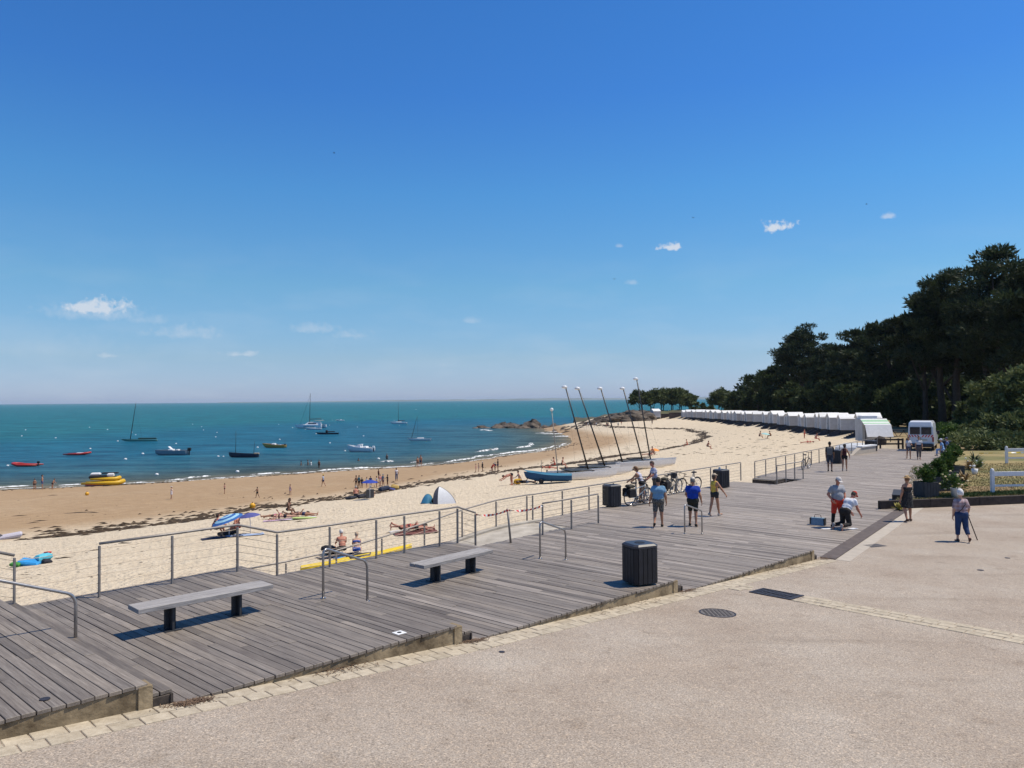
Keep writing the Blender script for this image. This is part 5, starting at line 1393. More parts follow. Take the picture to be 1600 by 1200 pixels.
BP('sunbather lying on a pink towel, legs to the left', 430, 811, 0, 'f', 't', R(170), 'lie', H=1.68, swim=(.4, .1, .2))
BP('sunbather lying face down in front of the dark haired woman', 445, 812, 0, 'f', 'l', R(190), 'prone', H=1.65, swim=BLK)
BP('dark haired sunbather propped up on a white towel at the right of the group', 463, 808, 0, 'f', 'd', R(15), 'prone', H=1.66, swim=BLK)
BP('sunbather lying at the right end of the group beside the green board', 474, 808, 0, 'f', 't', R(5), 'lie', H=1.64, swim=NAV)
BP('sunburnt sunbather lying on a brown towel behind the ramp railing', 640, 830, 0, 'm', 'r', R(5), 'prone', H=1.75, swim=RED)
BP('sunbather lying nearer the ramp on a dark red towel', 650, 831.5, 0, 'f', 'r', R(8), 'lie', H=1.66, swim=BLK)
BP('reclining sunburnt person, left of the trio above the blue boat', 858, 733.5, 0, 'm', 'r', R(10), 'lie', H=1.75, swim=RED)
BP('reclining sunburnt person, middle of the trio above the blue boat', 867, 731, 0, 'm', 'r', R(170), 'sit', H=1.75, swim=RED)
BP('sitting sunburnt person, right of the trio above the blue boat', 878, 730.5, 0, 'f', 'r', R(-20), 'sit', H=1.65, swim=BLK)
BP('person lying beside the orange parasol', 1014, 712, 0, 'f', 'r', R(170), 'lie', H=1.68, swim=BLK)
BP('person sitting up beside the orange parasol', 1021, 712, 0, 'm', 'r', R(190), 'sit', H=1.75, swim=BLK)
BP('two tone sunbather sitting on the sand beyond the orange parasol', 1074, 698, 0, 'm', 'r', R(150), 'sit', H=1.72, swim=RED)
BP('sunbather sitting alone on the upper sand right of the seaweed bend', 1106, 702, 0, 'f', 'r', R(20), 'sit', H=1.65, swim=BLK)
BP('person sitting left of the turquoise parasol near the huts', 1187, 685, 0, 'm', 't', R(0), 'sit', H=1.7, swim=BLK)
BP('person sitting right of the turquoise parasol near the huts', 1204, 684.5, 0, 'm', 't', R(180), 'sit', H=1.7, swim=BLK)
BP('lone standing bather in front of the huts', 1257, 685, 13.5, 'f', 'r', R(-60), swim=RED)
BP('sunbather lying in front of the huts, left of the pair', 1262, 693, 0, 'f', 'r', R(175), 'lie', H=1.7, swim=RED)
BP('sunbather lying in front of the huts, right of the pair', 1275, 689.5, 0, 'm', 'r', R(5), 'sit', H=1.7, swim=RED)
names = ['leftmost', 'second', 'third', 'fourth', 'fifth', 'sixth', 'seventh', 'eighth', 'ninth', 'rightmost']
for k, px in enumerate((916, 919, 923, 929, 932, 948, 950, 966, 971, 1019)):
    BP('tiny far person at the foot of the rocks, %s of the row' % names[k], px, 667.5 if k < 8 else 664, 0, 'mf'[k % 2], 'd', R(rpp.uniform(-180, 180)), H=1.6, bottom=[NAV, BLK, RED][k % 3], top=[None, WHT, BLK][k % 3], h=.07)
# ------------------------------------------------------------------ boats
def hull_mesh(L_, B, Dp, stern=.8, sheer=.25, n=14, draft=.15, deck_in=.06, rake=.12, full=.62):
    """bow at +x; returns shell and deck meshes"""
    S = []; 
    for i in range(n + 1):
        t_ = i / n; x = -L_ / 2 + L_ * t_
        w = (stern + (1 - stern) * math.sin(min(1, t_ / .45) * PI / 2)) if t_ < .45 else max(.0, 1 - ((t_ - .45) / .55) ** (1.2 + full * 2))
        zs = Dp + sheer * t_ ** 2.2; zk = -draft * (1 - max(0, (t_ - .7) / .3) ** 2) + max(0, (t_ - .75) / .25) ** 2 * Dp * .5
        hw = B / 2 * w; xo = rake * L_ * max(0, (t_ - .75) / .25) ** 1.5
        S.append([(x + xo, hw, zs), (x + xo * .5, hw * .94, zs * .45), (x, hw * .7, zk * .6), (x, 0.0, zk), (x, -hw * .7, zk * .6), (x + xo * .5, -hw * .94, zs * .45), (x + xo, -hw, zs)])
    v = [p for s_ in S for p in s_]; f = []
    for i in range(n):
        for k in range(6): a = i * 7 + k; f.append((a, a + 1, a + 8, a + 7))
    f.append(tuple(range(6, -1, -1)))
    dv = []; df = []
    for s_ in S: dv += [(s_[0][0], s_[0][1] * .93, s_[0][2] - deck_in), (s_[0][0], 0, s_[0][2] - deck_in + .02), (s_[6][0], s_[6][1] * .93, s_[6][2] - deck_in)]
    for i in range(n):
        for k in range(2): a = i * 3 + k; df.append((a, a + 1, a + 4, a + 3)[::-1])
    gun = [s_[0] for s_ in S] + [s_[6] for s_ in S[::-1]]
    return v, f, dv, df, gun


def boat_root(name, label, cat, px, py, head, z=SEA):
    p = U(px, py, z) if z == SEA else T(px, py)
    return thing(name, label, cat, p, head)


def outboard(root, x, z, s=1.0, col=M_BLACK):
    o = MB().box((x - .12 * s, 0, z + .32 * s), (.34 * s, .3 * s, .36 * s), ch=.05 * s).build('outboard_motor', col, root)
    MB().box((x - .1 * s, 0, z - .1 * s), (.14 * s, .1 * s, .6 * s), ch=.02 * s).build('motor_leg', M_DARK, o)


def add_hull(root, L_, B, Dp, colh, cold, stripe=None, **k):
    v, f, dv, df, gun = hull_mesh(L_, B, Dp, **k)
    h = new('hull', v, f, colh, root, True)
    new('deck', dv, df, cold, root)
    MB().tube(gun, .03, 5).build('gunwale', stripe or colh, h, True)
    return h


C_RED, C_GREY, C_NAVY, C_YEL, C_WHT, C_GRN, C_ORG = flat('boat_red', (.42, .03, .025), .4), flat('boat_grey', (.20, .25, .30), .35), flat('boat_navy', (.015, .022, .05), .35), flat('boat_yellow', (.62, .38, .02), .45), flat('boat_white', (.72, .73, .74), .3), flat('boat_green', (.10, .24, .21), .4), flat('boat_ochre', (.50, .27, .06), .4)
C_TAN = flat('boat_inner', (.34, .27, .18), .7)


def rib(name, label, px, py, L_, col, head, z=SEA, motor=True):
    r_ = boat_root(name, label, 'inflatable boat', px, py, head, z); b_ = .42 * L_ * .5; R_ = .21
    pts = [(-L_ / 2, -b_, R_ + .03)] + [(L_ * .18, -b_, R_ + .03)] + [(L_ * .18 + L_ * .3 * math.sin(a), -b_ * math.cos(a), R_ + .05 + .22 * math.sin(a)) for a in np.linspace(.2, PI - .2, 9)] + [(L_ * .18, b_, R_ + .03), (-L_ / 2, b_, R_ + .03)]
    MB().tube(pts, [.1] + [R_] * (len(pts) - 2) + [.1], 10).build('tube', col, r_, True)
    MB().box((-.05 * L_, 0, .12), (L_ * .72, b_ * 1.8, .08), ch=.02).build('floor', M_DARK, r_)
    if motor: outboard(r_, -L_ * .42, .35)
    return r_


rib('inflatable_boat', 'red inflatable boat with outboard motor moored furthest left', 41, 728.5, 4.6, C_RED, PI)
r_ = rib('inflatable_boat', 'flat red inflatable boat with a white patch moored right of the first red boat', 122, 711, 4.9, C_RED, .1, motor=False)
MB().box((.4, 0, .42), (1.2, .7, .18), ch=.06).build('white_cover', C_WHT, r_)
# green sailing boat with a leaning mast
r_ = boat_root('sailing_boat', 'low dark green sailing boat with a raked mast', 'sailing boat', 220, 689.5, PI)
add_hull(r_, 9.0, 1.3, .42, C_GRN, C_GRN, stern=.35, full=.3)
MB().tube([(2.9, 0, .5), (1.35, 0, 10.6)], [.12, .05], 6).build('mast', M_BLACK, r_, True)
MB().tube([(2.9, .0, .6), (1.55, 0, 10.4), (-.4, 0, .5)], .018, 4).build('rigging', M_DARK, r_)
MB().box((-1.8, 0, .78), (5.0, .35, .38), ch=.1).build('sail_cover', flat('sail_green', (.02, .06, .05)), r_)
# grey motor boat
r_ = boat_root('motor_boat', 'grey open motor boat with a black outboard', 'motor boat', 268, 711, PI)
add_hull(r_, 6.4, 2.1, .95, C_GREY, C_TAN, stern=.92, full=.35, rake=.02, sheer=.1, deck_in=.25)
MB().box((0, 0, .95), (.9, 1.2, .5), ch=.08).build('console', C_WHT, r_); MB().add([(-.1, -.5, 1.2), (-.1, .5, 1.2), (.5, .5, 1.75), (.5, -.5, 1.75), (-.05, -.5, 1.15), (-.05, .5, 1.15), (.56, .5, 1.72), (.56, -.5, 1.72)], [(0, 1, 2, 3), (7, 6, 5, 4), (0, 4, 5, 1), (3, 2, 6, 7), (0, 3, 7, 4), (1, 5, 6, 2)]).build('windscreen', C_WHT, r_)
MB().box((-1.3, 0, 1.0), (.5, .9, .3), ch=.06).build('seat', C_WHT, r_); outboard(r_, -3.4, .6, 1.7)
# dark two-masted lugger
r_ = boat_root('lugger', 'dark navy wooden boat with two bare masts', 'sailing boat', 381, 714.5, PI - .05)
add_hull(r_, 5.6, 1.8, .62, C_NAVY, C_TAN, stern=.6, full=.3, rake=.03, sheer=.35, deck_in=.2)
for x, hh in ((1.6, 5.1), (-1.9, 3.0)): MB().tube([(x, 0, .1), (x + (-.05 if x > 0 else -.2), 0, hh)], [.06, .03], 6).build('mast', M_BLACK, r_, True)
MB().box((-2.5, 0, .7), (.9, .6, .3), ch=.08).build('stern_cover', C_TAN, r_)
# ochre dinghy
r_ = boat_root('dinghy', 'ochre yellow open dinghy with a white cover and outboard', 'dinghy', 430, 699.5, PI - .1)
add_hull(r_, 5.0, 1.9, .62, C_ORG, C_TAN, stern=.8, full=.4, sheer=.4, deck_in=.2)
MB().box((.3, 0, .75), (.8, .9, .55), ch=.12).build('console_cover', C_WHT, r_); MB().box((-1.0, 0, .62), (.7, .9, .3), ch=.1).build('seat', C_GREY, r_); outboard(r_, -2.2, .4, 1.0)
# catamaran yacht
r_ = boat_root('catamaran_yacht', 'white cruising catamaran yacht with a tall bare mast', 'catamaran', 486, 669, PI - .15)
for y in (-2.4, 2.4):
    v, f, dv, df, gun = hull_mesh(10.8, 1.3, 1.35, stern=.6, full=.3, rake=.04, sheer=.15)
    hh = new('hull', [(a, b_ + y, c) for a, b_, c in v], f, C_WHT, r_, True); new('deck', [(a, b_ + y, c) for a, b_, c in dv], df, C_WHT, r_)
    MB().box((-.4, y + (.56 if y > 0 else -.56) * 1.0, .62), (4.6, .1, .16)).build('hull_window', M_GLASS, hh)
MB().box((-.6, 0, 1.35), (6.2, 4.4, .25), ch=.05).build('bridge_deck', C_WHT, r_)
MB().add([(-3.6, -1.9, 1.4), (1.9, -1.9, 1.4), (1.9, 1.9, 1.4), (-3.6, 1.9, 1.4), (-3.4, -1.6, 2.5), (.7, -1.5, 2.4), (.7, 1.5, 2.4), (-3.4, 1.6, 2.5)], [(4, 5, 6, 7), (0, 1, 5, 4), (1, 2, 6, 5), (2, 3, 7, 6), (3, 0, 4, 7)]).build('cabin', C_WHT, r_)
for y in (-1.78, 1.78): MB().box((-1.2, y, 1.98), (3.4, .06, .4)).build('cabin_window', M_GLASS, r_)
MB().box((-3.4, 0, 3.0), (3.0, 3.2, .1), ch=.03).build('bimini', flat('bimini', (.35, .32, .28)), r_)
MB().tube([(.6, 0, 2.4), (.25, 0, 13.8)], [.13, .08], 6).build('mast', M_DARK, r_, True); MB().tube([(.4, 0, 3.6), (-4.2, 0, 3.7)], .14, 6).build('boom', M_DARK, r_, True)
MB().tube([(4.6, 0, 1.4), (.28, 0, 13.2)], .03, 4).build('forestay', M_DARK, r_); MB().tube([(-4.6, 0, 1.5), (-5.6, 0, 1.9), (-5.9, 0, 1.3)], .06, 5).build('davit', M_CHROME, r_)
# small white boat and dark motor boat close by
r_ = boat_root('motor_boat', 'small low white boat moored just in front of the catamaran yacht', 'motor boat', 491, 671.5, PI)
add_hull(r_, 5.4, 1.9, .55, C_WHT, C_WHT, stern=.8, sheer=.3)
MB().box((.2, 0, .6), (1.4, 1.0, .25), ch=.08).build('cuddy', C_WHT, r_)
r_ = boat_root('motor_boat', 'black covered motor boat moored right of the catamaran yacht', 'motor boat', 513, 678.5, PI)
add_hull(r_, 6.6, 2.0, .42, C_NAVY, C_NAVY, stern=.8, sheer=.2)
MB().box((.5, 0, .9), (.5, 1.3, .9), ch=.15).build('console_cover', M_BLACK, r_); MB().box((-.9, 0, .85), (2.6, .5, .3), ch=.1).build('boom_cover', M_BLACK, r_)
# white cabin motor boat
r_ = boat_root('motor_boat', 'white motor boat with raised bow and windscreen moored off the beach', 'motor boat', 564, 706, PI - .25)
add_hull(r_, 5.6, 2.2, .85, C_WHT, C_WHT, stern=.9, full=.45, rake=.06, sheer=.6, deck_in=.1)
MB().add([(-.2, -.75, .95), (1.5, -.5, 1.0), (1.5, .5, 1.0), (-.2, .75, .95), (-.1, -.6, 1.45), (.5, -.5, 1.5), (.5, .5, 1.5), (-.1, .6, 1.45)], [(4, 5, 6, 7), (0, 1, 5, 4), (1, 2, 6, 5), (2, 3, 7, 6), (3, 0, 4, 7)]).build('windscreen', C_WHT, r_)
MB().box((-.1, 0, 1.55), (.5, .8, .14), ch=.04).build('roof_bar', C_WHT, r_); MB().box((-1.1, 0, 1.0), (.7, 1.4, .4), ch=.1).build('seat', C_WHT, r_); outboard(r_, -2.7, .6, 1.3, C_WHT)
# white sailing yacht far out
r_ = boat_root('sailing_yacht', 'white sailing yacht with dark furled sail far out in the bay', 'sailing yacht', 624, 662.5, PI)
add_hull(r_, 6.9, 2.3, .75, C_WHT, C_WHT, stern=.75, sheer=.2)
MB().box((.3, 0, .85), (2.6, 1.3, .4), ch=.12).build('cabin', C_WHT, r_); MB().tube([(.5, 0, .8), (.45, 0, 10.3)], [.09, .05], 6).build('mast', M_DARK, r_, True)
MB().tube([(.6, 0, 2.2), (.3, 0, 1.5), (-2.5, 0, 1.5)], [.1, .24, .16], 7).build('furled_sail', flat('sail_navy', (.02, .025, .05)), r_, True)
# small white sailing boat with raked mast
r_ = boat_root('sailing_boat', 'small white sailing boat with a steeply raked mast', 'sailing boat', 657, 689, PI)
add_hull(r_, 5.5, 1.8, .55, C_WHT, C_WHT, stern=.8, sheer=.25, stripe=C_GREY)
MB().box((.0, 0, .72), (1.8, .9, .3), ch=.08).build('cuddy', C_WHT, r_); MB().tube([(2.4, 0, .6), (.8, 0, 6.6)], [.07, .03], 6).build('mast', M_BLACK, r_, True)
MB().tube([(.8, 0, 6.4), (.7, 0, .7)], .02, 4).build('shroud', M_DARK, r_); outboard(r_, -2.6, .35, .8, C_GREY)
r_ = boat_root('speed_boat', 'tiny white speed boat far out right of the catamaran yacht', 'speed boat', 532, 658, PI)
add_hull(r_, 4.0, 1.7, .5, C_WHT, C_WHT, stern=.9, sheer=.3)
MB().box((-.2, 0, .7), (.6, .8, .4), ch=.1).build('console', C_WHT, r_)
# yellow rafts with gear at the water edge
q = U(162, 757, SEA + .12); r_ = thing('pontoon_raft', 'yellow inflatable raft stacked with black and white gear at the water edge', 'raft', q, R(10))
MB().tube([(-2.4, -.8, .25), (2.0, -.8, .25), (2.35, 0, .4), (2.0, .8, .25), (-2.4, .8, .25)], [.12, .3, .3, .3, .12], 9).build('tube', C_YEL, r_, True)
MB().tube([(-1.4, -.6, .75), (1.7, -.6, .75), (1.9, 0, .85), (1.7, .6, .75), (-1.4, .6, .75)], [.12, .26, .26, .26, .12], 9).build('upper_tube', C_YEL, r_, True)
MB().tube([(-1.9, -.82, .1), (1.6, -.82, .08)], .1, 6).build('red_strake', C_RED, r_, True)
MB().box((-.5, 0, 1.0), (2.2, 1.2, .4), ch=.12).build('gear_bag', M_BLACK, r_)
jp = MB()
for c, d, m_, nm in (((-.9, -.1, 1.35), (1.1, .7, .4), C_WHT, 'white_cover'), ((.9, -.1, 1.2), (.8, .6, .5), C_WHT, 'white_drum'), ((.7, .3, 1.45), (1.9, .6, .16), M_BLACK, 'black_board')): MB().box(c, d, ch=.14 if d[2] > .3 else .05).build(nm, m_, r_)

# ------------------------------------------------------------------ mooring buoys
buoys = [(12, 728, .45), (40, 672, .5), (34, 681.5, .45), (87, 684.5, .5), (140, 667.8, .45), (168, 671.5, .5), (184, 689.5, .5), (206, 675.5, .4), (212, 679.5, .4), (141, 701.5, .5), (196, 718, .6), (223, 709.5, .6), (275, 693.5, .5), (245, 742, .55), (301, 663, .4), (315, 667, .4), (318, 672, .4), (339, 676, .45), (337, 683, .45), (341, 713.5, .5), (349, 713.5, .35), (371, 737.5, .6), (402.5, 699.5, .55), (437, 687, .5), (435.5, 663.5, .4), (457, 668.5, .5), (477, 671.5, .4), (494, 678, .5), (515.5, 692.5, .5), (539, 705, .5), (568, 681.5, .5), (558.5, 667.5, .4), (591.5, 717.5, .6), (624, 664.8, .4), (638.5, 686.5, .55), (616, 658, .4), (504, 655.5, .35), (515, 664.5, .35), (519, 656.5, .35)]
proto = None; BUOY_OBJ = []
for k, (px, py, r_) in enumerate(buoys):
    q = U(px, py, SEA)
    if proto is None:
        proto = thing('mooring_buoy', '', 'buoy', (0, 0, 0), 0, 'white mooring buoys')
        MB().lathe([(.25, -.55), (.72, -.4), (.95, -.05), (1.0, .2), (.86, .62), (.5, .9), (.12, .98)], n=12).build('float', flat('buoy_white', (.74, .75, .76), .45), proto, True)
        MB().tube([(0, 0, .95), (-.1, 0, 1.15), (.1, 0, 1.15), (0, 0, .95)], .05, 5).build('ring', M_DARK, proto)
        o = proto
    else: o = copy_tree(proto)
    o.location = q; o.scale = (r_ * .46,) * 3
    BUOY_OBJ.append((o, px, py))

marks = [('the leftmost red boat', 41, 728), ('the flat red boat', 122, 711), ('the green sailing boat', 220, 689), ('the grey motor boat', 268, 711), ('the yellow raft', 162, 756), ('the two masted boat', 381, 714), ('the ochre dinghy', 430, 699), ('the catamaran yacht', 486, 668), ('the black covered boat', 513, 678), ('the white motor boat', 564, 706), ('the white sailing yacht', 624, 662), ('the raked mast sailing boat', 657, 688)]
near_ = {}
for o, px, py in BUOY_OBJ:
    d_, nm = min((math.hypot(px - x, (py - y) * 2.2), m_) for m_, x, y in marks); near_.setdefault(nm, []).append((d_, px, o))
oc = ['closest', 'second closest', 'third closest', 'fourth closest', 'fifth closest', 'sixth closest', 'seventh closest', 'eighth closest', 'ninth closest']
for nm, l_ in near_.items():
    for k, (d_, px, o) in enumerate(sorted(l_, key=lambda q: q[0])): o['label'] = 'small white mooring buoy, %s to %s' % (oc[k], nm)

# ------------------------------------------------------------------ beach catamarans
C_HULL = flat('cat_hull', (.74, .72, .69), .35); C_TRAMP = flat('trampoline', (.05, .06, .07), .8); C_MAST = mat('mast_black', (.012, .012, .014), .35)


def beach_cat(label, base, head, top):
    r_ = thing('beach_catamaran', label, 'catamaran', base, head, 'beach catamarans parked on the sand')
    for y in (-1.15, 1.15):
        v, f, dv, df, gun = hull_mesh(5.4, .42, .5, stern=.7, full=.25, rake=.03, sheer=.14, draft=.1)
        h = new('hull', [(a - .4, b_ + y, c + .12) for a, b_, c in v], f, C_HULL, r_, True); new('deck', [(a - .4, b_ + y, c + .12) for a, b_, c in dv], df, C_HULL, h)
        MB().box((-3.1, y, .35), (.12, .04, .75)).build('rudder', M_DARK, r_)
    for x in (.25, -1.75): MB().tube([(x, -1.2, .72), (x, 1.2, .72)], .045, 7).build('crossbeam', C_MAST, r_, True)
    for y in (-.95, .95): MB().tube([(.25, y, .74), (-1.75, y, .74)], .035, 6).build('side_bar', C_MAST, r_, True)
    MB().box((-.75, 0, .74), (1.9, 1.84, .02)).build('trampoline', C_TRAMP, r_)
    ml = r_.matrix_basis if False else Matrix.Rotation(-head, 3, 'Z')
    tl = ml @ (Vector(top) - Vector(base)); foot = Vector((.25, 0, .76))
    d = (tl - foot); MB().tube([foot, tl], [.075, .055], 8).build('mast', C_MAST, r_, True)
    MB().tube([tl, (2.1, 1.15, .8)], .006, 3).tube([tl - d * .12, (-.4, -1.15, .7)], .006, 3).tube([tl - d * .12, (-.4, 1.15, .7)], .006, 3).build('shrouds', M_WIRE, r_)
    MB().lathe([(.05, -.12), (.22, -.07), (.27, .02), (.19, .12), (.03, .17)], tl + Vector((-.12, 0, .05)), 12).build('mast_float', C_WHT, r_, True)
    MB().tube([(.1, 0, .95), (-2.3, .3, .9)], .05, 6).build('boom', C_MAST, r_, True)
    return r_


cats = [((919, 735), (884, 606)), ((945, 729.5), (904, 608)), ((973, 723.5), (939, 608)), ((1004, 720), (974, 608)), ((1016.5, 717.5), (995, 593))]
clab = ['leftmost of the five', 'second from the left', 'third from the left', 'fourth from the left', 'rightmost of the five']
for k, ((bx, by), (tx, ty)) in enumerate(cats):
    q = T(bx, by + 11.5); y0 = q.y; head = R(20)
    b0 = q - Matrix.Rotation(head, 3, 'Z') @ Vector((.25, 0, 0)); b0.z = ground(b0.x, b0.y)
    beach_cat('white beach catamaran with raked black mast, ' + clab[k], b0, head, at_depth(tx, ty, y0))
for k, (px, py) in enumerate([(1040, 725), (1032, 728)]):
    q = T(px, py + 3); r_ = thing('catamaran_hull', 'spare white catamaran hull with pointed bow, %s at the right end' % ('farther one' if k == 0 else 'nearer one'), 'boat hull', q, R(16 + 2 * k), 'spare hulls')
    v, f, dv, df, gun = hull_mesh(5.6, .5, .55, stern=.7, full=.3, rake=.04, sheer=.2, draft=.08); new('hull', [(a - 1.8, b_, c + .1) for a, b_, c in v], f, C_HULL, r_, True); new('deck', [(a - 1.8, b_, c + .1) for a, b_, c in dv], df, C_HULL, r_)
# blue covered dinghy on a trolley
q = T(858, 755); r_ = thing('covered_dinghy', 'sailing dinghy under a blue cover on a trolley, thin mast with a white tip', 'dinghy', q, PI - .1)
v, f, dv, df, gun = hull_mesh(3.7, 1.4, .36, stern=.6, full=.35, rake=.06, sheer=.28, draft=.1); CB = flat('cover_blue', (.012, .07, .17), .7); CB2 = flat('cover_light_blue', (.04, .17, .27), .7)
new('cover', [(a, b_, c + .3) for a, b_, c in v], f, CB, r_, True); new('cover_top', [(a, b_ * 1.08, c + .37 + (.12 if abs(b_) < .05 else 0)) for a, b_, c in dv], df, CB2, r_, True)
tp = at_depth(862, 641, q.y); ml = Matrix.Rotation(-(PI - .1), 3, 'Z'); tl = ml @ (tp - q); MB().tube([(-.75, 0, .5), tl], [.045, .03], 6).build('mast', M_STEEL, r_, True); MB().lathe([(.02, -.1), (.14, 0), (.14, .12), (.04, .2)], tl, 8).build('mast_tip', C_WHT, r_, True)
MB().box((-.2, 0, .2), (2.8, .08, .08)).box((-.2, 0, .2), (.08, 1.3, .08)).build('trolley_frame', M_DARK, r_)
for y in (-.65, .65): MB().lathe([(.16, -.06), (.2, 0), (.16, .06)], (.6, y, .2), 12, M=Matrix.Rotation(PI / 2, 3, 'X')).build('wheel', M_BLACK, r_)
MB().tube([(.6, .3, .9), (.6, .3, 1.9)], .02, 5).build('stick', M_STEEL, r_)
# yellow kayak on the sand behind the ramp
A, B = U(470, 893, -1.0), U(641, 862, -1.0); q = (A + B) / 2; d = B - A
r_ = thing('kayak', 'long bright yellow kayak lying on the sand beside the ramp', 'kayak', (q.x, q.y, ground(q.x, q.y) + .06), math.atan2(d.y, d.x))
v, f, dv, df, gun = hull_mesh(d.length, .62, .3, stern=.15, full=.2, rake=.02, sheer=.1, draft=.06); CY = flat('kayak_yellow', (.72, .52, .03), .4)
new('hull', v, f, CY, r_, True); new('deck', [(a, b_, c + (.1 if abs(b_) < .02 else .03)) for a, b_, c in dv], df, CY, r_, True)
MB().tube([(-.4, -.16, .36), (.35, -.16, .36), (.5, 0, .38), (.35, .16, .36), (-.4, .16, .36), (-.4, -.16, .36)], .03, 6).build('cockpit_rim', M_DARK, r_, True)

# ------------------------------------------------------------------ parasols, tents, towels, bags
def parasol(label, px, py, hpole, rad_, cols, tilt=(0, 0), top_px=None):
    q = T(px, py); r_ = thing('parasol', label, 'parasol', q, 0, 'beach parasols')
    tx, ty = tilt; Rt = Matrix.Rotation(ty, 3, 'Y') @ Matrix.Rotation(tx, 3, 'X'); tp = Vector((0, 0, hpole))
    MB().tube([(0, 0, -.2), tp * .6, tp * .6 + Rt @ Vector((0, 0, hpole * .42))], .018, 6).build('pole', C_WHT, r_, True); hub = tp * .6 + Rt @ Vector((0, 0, hpole * .42))
    ng = 8
    for k in range(ng):
        v = []; n_ = 5
        for i in range(n_ + 1):
            t_ = i / n_; zz = -.32 * rad_ * t_ ** 1.8
            for a in (2 * PI * k / ng, 2 * PI * (k + .5) / ng, 2 * PI * (k + 1) / ng):
                rr = rad_ * t_ * (1.0 if a != 2 * PI * (k + .5) / ng else .965); v.append(hub + Rt @ Vector((rr * math.cos(a), rr * math.sin(a), zz)))
        f = [(i * 3 + j, i * 3 + j + 1, i * 3 + j + 4, i * 3 + j + 3) for i in range(n_) for j in range(2)]
        mats_ = [cols[0], cols[-1]] if len(cols) > 1 else [cols[0]]
        new('canopy_panel', v, f, None, r_, False, fmat=[(i // 2) % 2 if len(cols) > 1 else 0 for i in range(len(f))], mats=mats_)
        a = 2 * PI * k / ng; MB().tube([hub + Rt @ Vector((0, 0, -.25 * rad_)), hub + Rt @ Vector((rad_ * .6 * math.cos(a), rad_ * .6 * math.sin(a), -.14 * rad_))], .006, 4).build('rib', M_CHROME, r_)
    return r_


PB = flat('parasol_blue', (.02, .05, .32), .8); PS1, PS2 = flat('parasol_stripe_a', (.03, .12, .36), .8), flat('parasol_stripe_b', (.30, .52, .66), .8); PP = flat('parasol_violet', (.08, .09, .28), .8)
parasol('tilted parasol striped in light and dark blue on the near sand', 358, 839, 1.08, .78, [PS1, PS2], (.15, -.30))
parasol('plain violet blue parasol right of the striped parasol', 391, 834, 1.05, .54, [PP], (.05, -.12))
parasol('bright blue parasol over the chair in the middle of the beach', 578, 780, 1.45, .64, [PB], (0, 0))
parasol('orange parasol low on the sand behind the catamarans', 1023, 710, .75, .6, [flat('parasol_orange', (.75, .28, .06), .8)], (.2, .1))
parasol('small turquoise parasol between two seated people near the huts', 1196, 686, .95, .65, [flat('parasol_turquoise', (.18, .50, .50), .8), flat('parasol_pale', (.45, .6, .6), .8)], (.1, .1))
# pop-up beach shelters
def shelter(label, px, py, w, h_, dpt, colb, colf, white=False):
    q = T(px, py); r_ = thing('beach_shelter', label, 'beach tent', q, R(15), 'pop-up beach shelters'); v = []; n_ = 12; m_ = 6
    for j in range(m_ + 1):
        b_ = j / m_
        for i in range(n_ + 1):
            a = PI * i / n_; tp = h_ * math.sin(a) ** .8 * (1 - .92 * b_ ** 2.2); v.append((-w / 2 * math.cos(a) * (1 - .25 * b_), dpt * b_ - (dpt * .25 * math.sin(a) if white else 0), tp))
    f = [(j * (n_ + 1) + i, j * (n_ + 1) + i + 1, (j + 1) * (n_ + 1) + i + 1, (j + 1) * (n_ + 1) + i) for j in range(m_) for i in range(n_)]
    new('canopy', v, f, colb, r_, True)
    MB().tube([v[i] for i in range(n_ + 1)], .025, 6).build('hoop', colf, r_, True)
    MB().box((0, dpt * .35, .015), (w * .95, dpt * .9, .02)).build('floor_mat', colf, r_)
    return r_
r_ = shelter('small blue pop-up beach shelter', 669, 786, .72, .60, .6, flat('tent_blue', (.03, .17, .30), .7), flat('tent_yellow', (.45, .42, .2), .7)); r_.rotation_euler = (0, 0, R(160))
q = T(695, 787); r_ = thing('beach_shelter', 'tall white and grey pointed pop-up shelter beside the small blue one', 'beach tent', q, R(12), 'pop-up beach shelters')
r_.scale = (.78, .78, .66); TW, TG = flat('tent_white', (.70, .71, .73), .6), flat('tent_grey', (.10, .10, .12), .7)
apex = (-.4, .55, 1.66); bl, br, bk = (-.62, -.25, 0), (.95, -.15, 0), (.2, 1.3, 0)
def bow(a, b_, bul, n_=9): a, b_, u = Vector(a), Vector(b_), Vector(bul); return [a * (1 - t_) ** 2 + (((a + b_) / 2 + u) * 2 * t_ * (1 - t_)) + b_ * t_ ** 2 for t_ in np.linspace(0, 1, n_)]
e1, e2, e3 = bow(bl, apex, (-.1, -.1, .4)), bow(br, apex, (.35, -.1, .3)), bow(bk, apex, (.2, .5, .4)); e4 = bow((-.95, .1, 0), apex, (-.35, .1, .35))
for a, b_, m_, nm in ((e1, e2, TW, 'white_panel'), (e2, e3, TW, 'side_panel'), (e3, e4, TG, 'back_panel'), (e4, e1, TG, 'grey_panel')):
    v = [p for pr in zip(a, b_) for p in pr]; new(nm, v, [(i * 2, i * 2 + 1, i * 2 + 3, i * 2 + 2) for i in range(len(a) - 1)], m_, r_)
for e_ in (e1, e2, e3, e4): MB().tube(e_, .015, 5).build('pole', M_DARK, r_)
q = T(681, 786); tag(MB().box(q + Vector((0, 0, .16)), (.55, .35, .32), ch=.08).build('beach_bag', flat('bag_black', (.015, .015, .018))), 'black beach bag between the two pop-up shelters', 'bag')


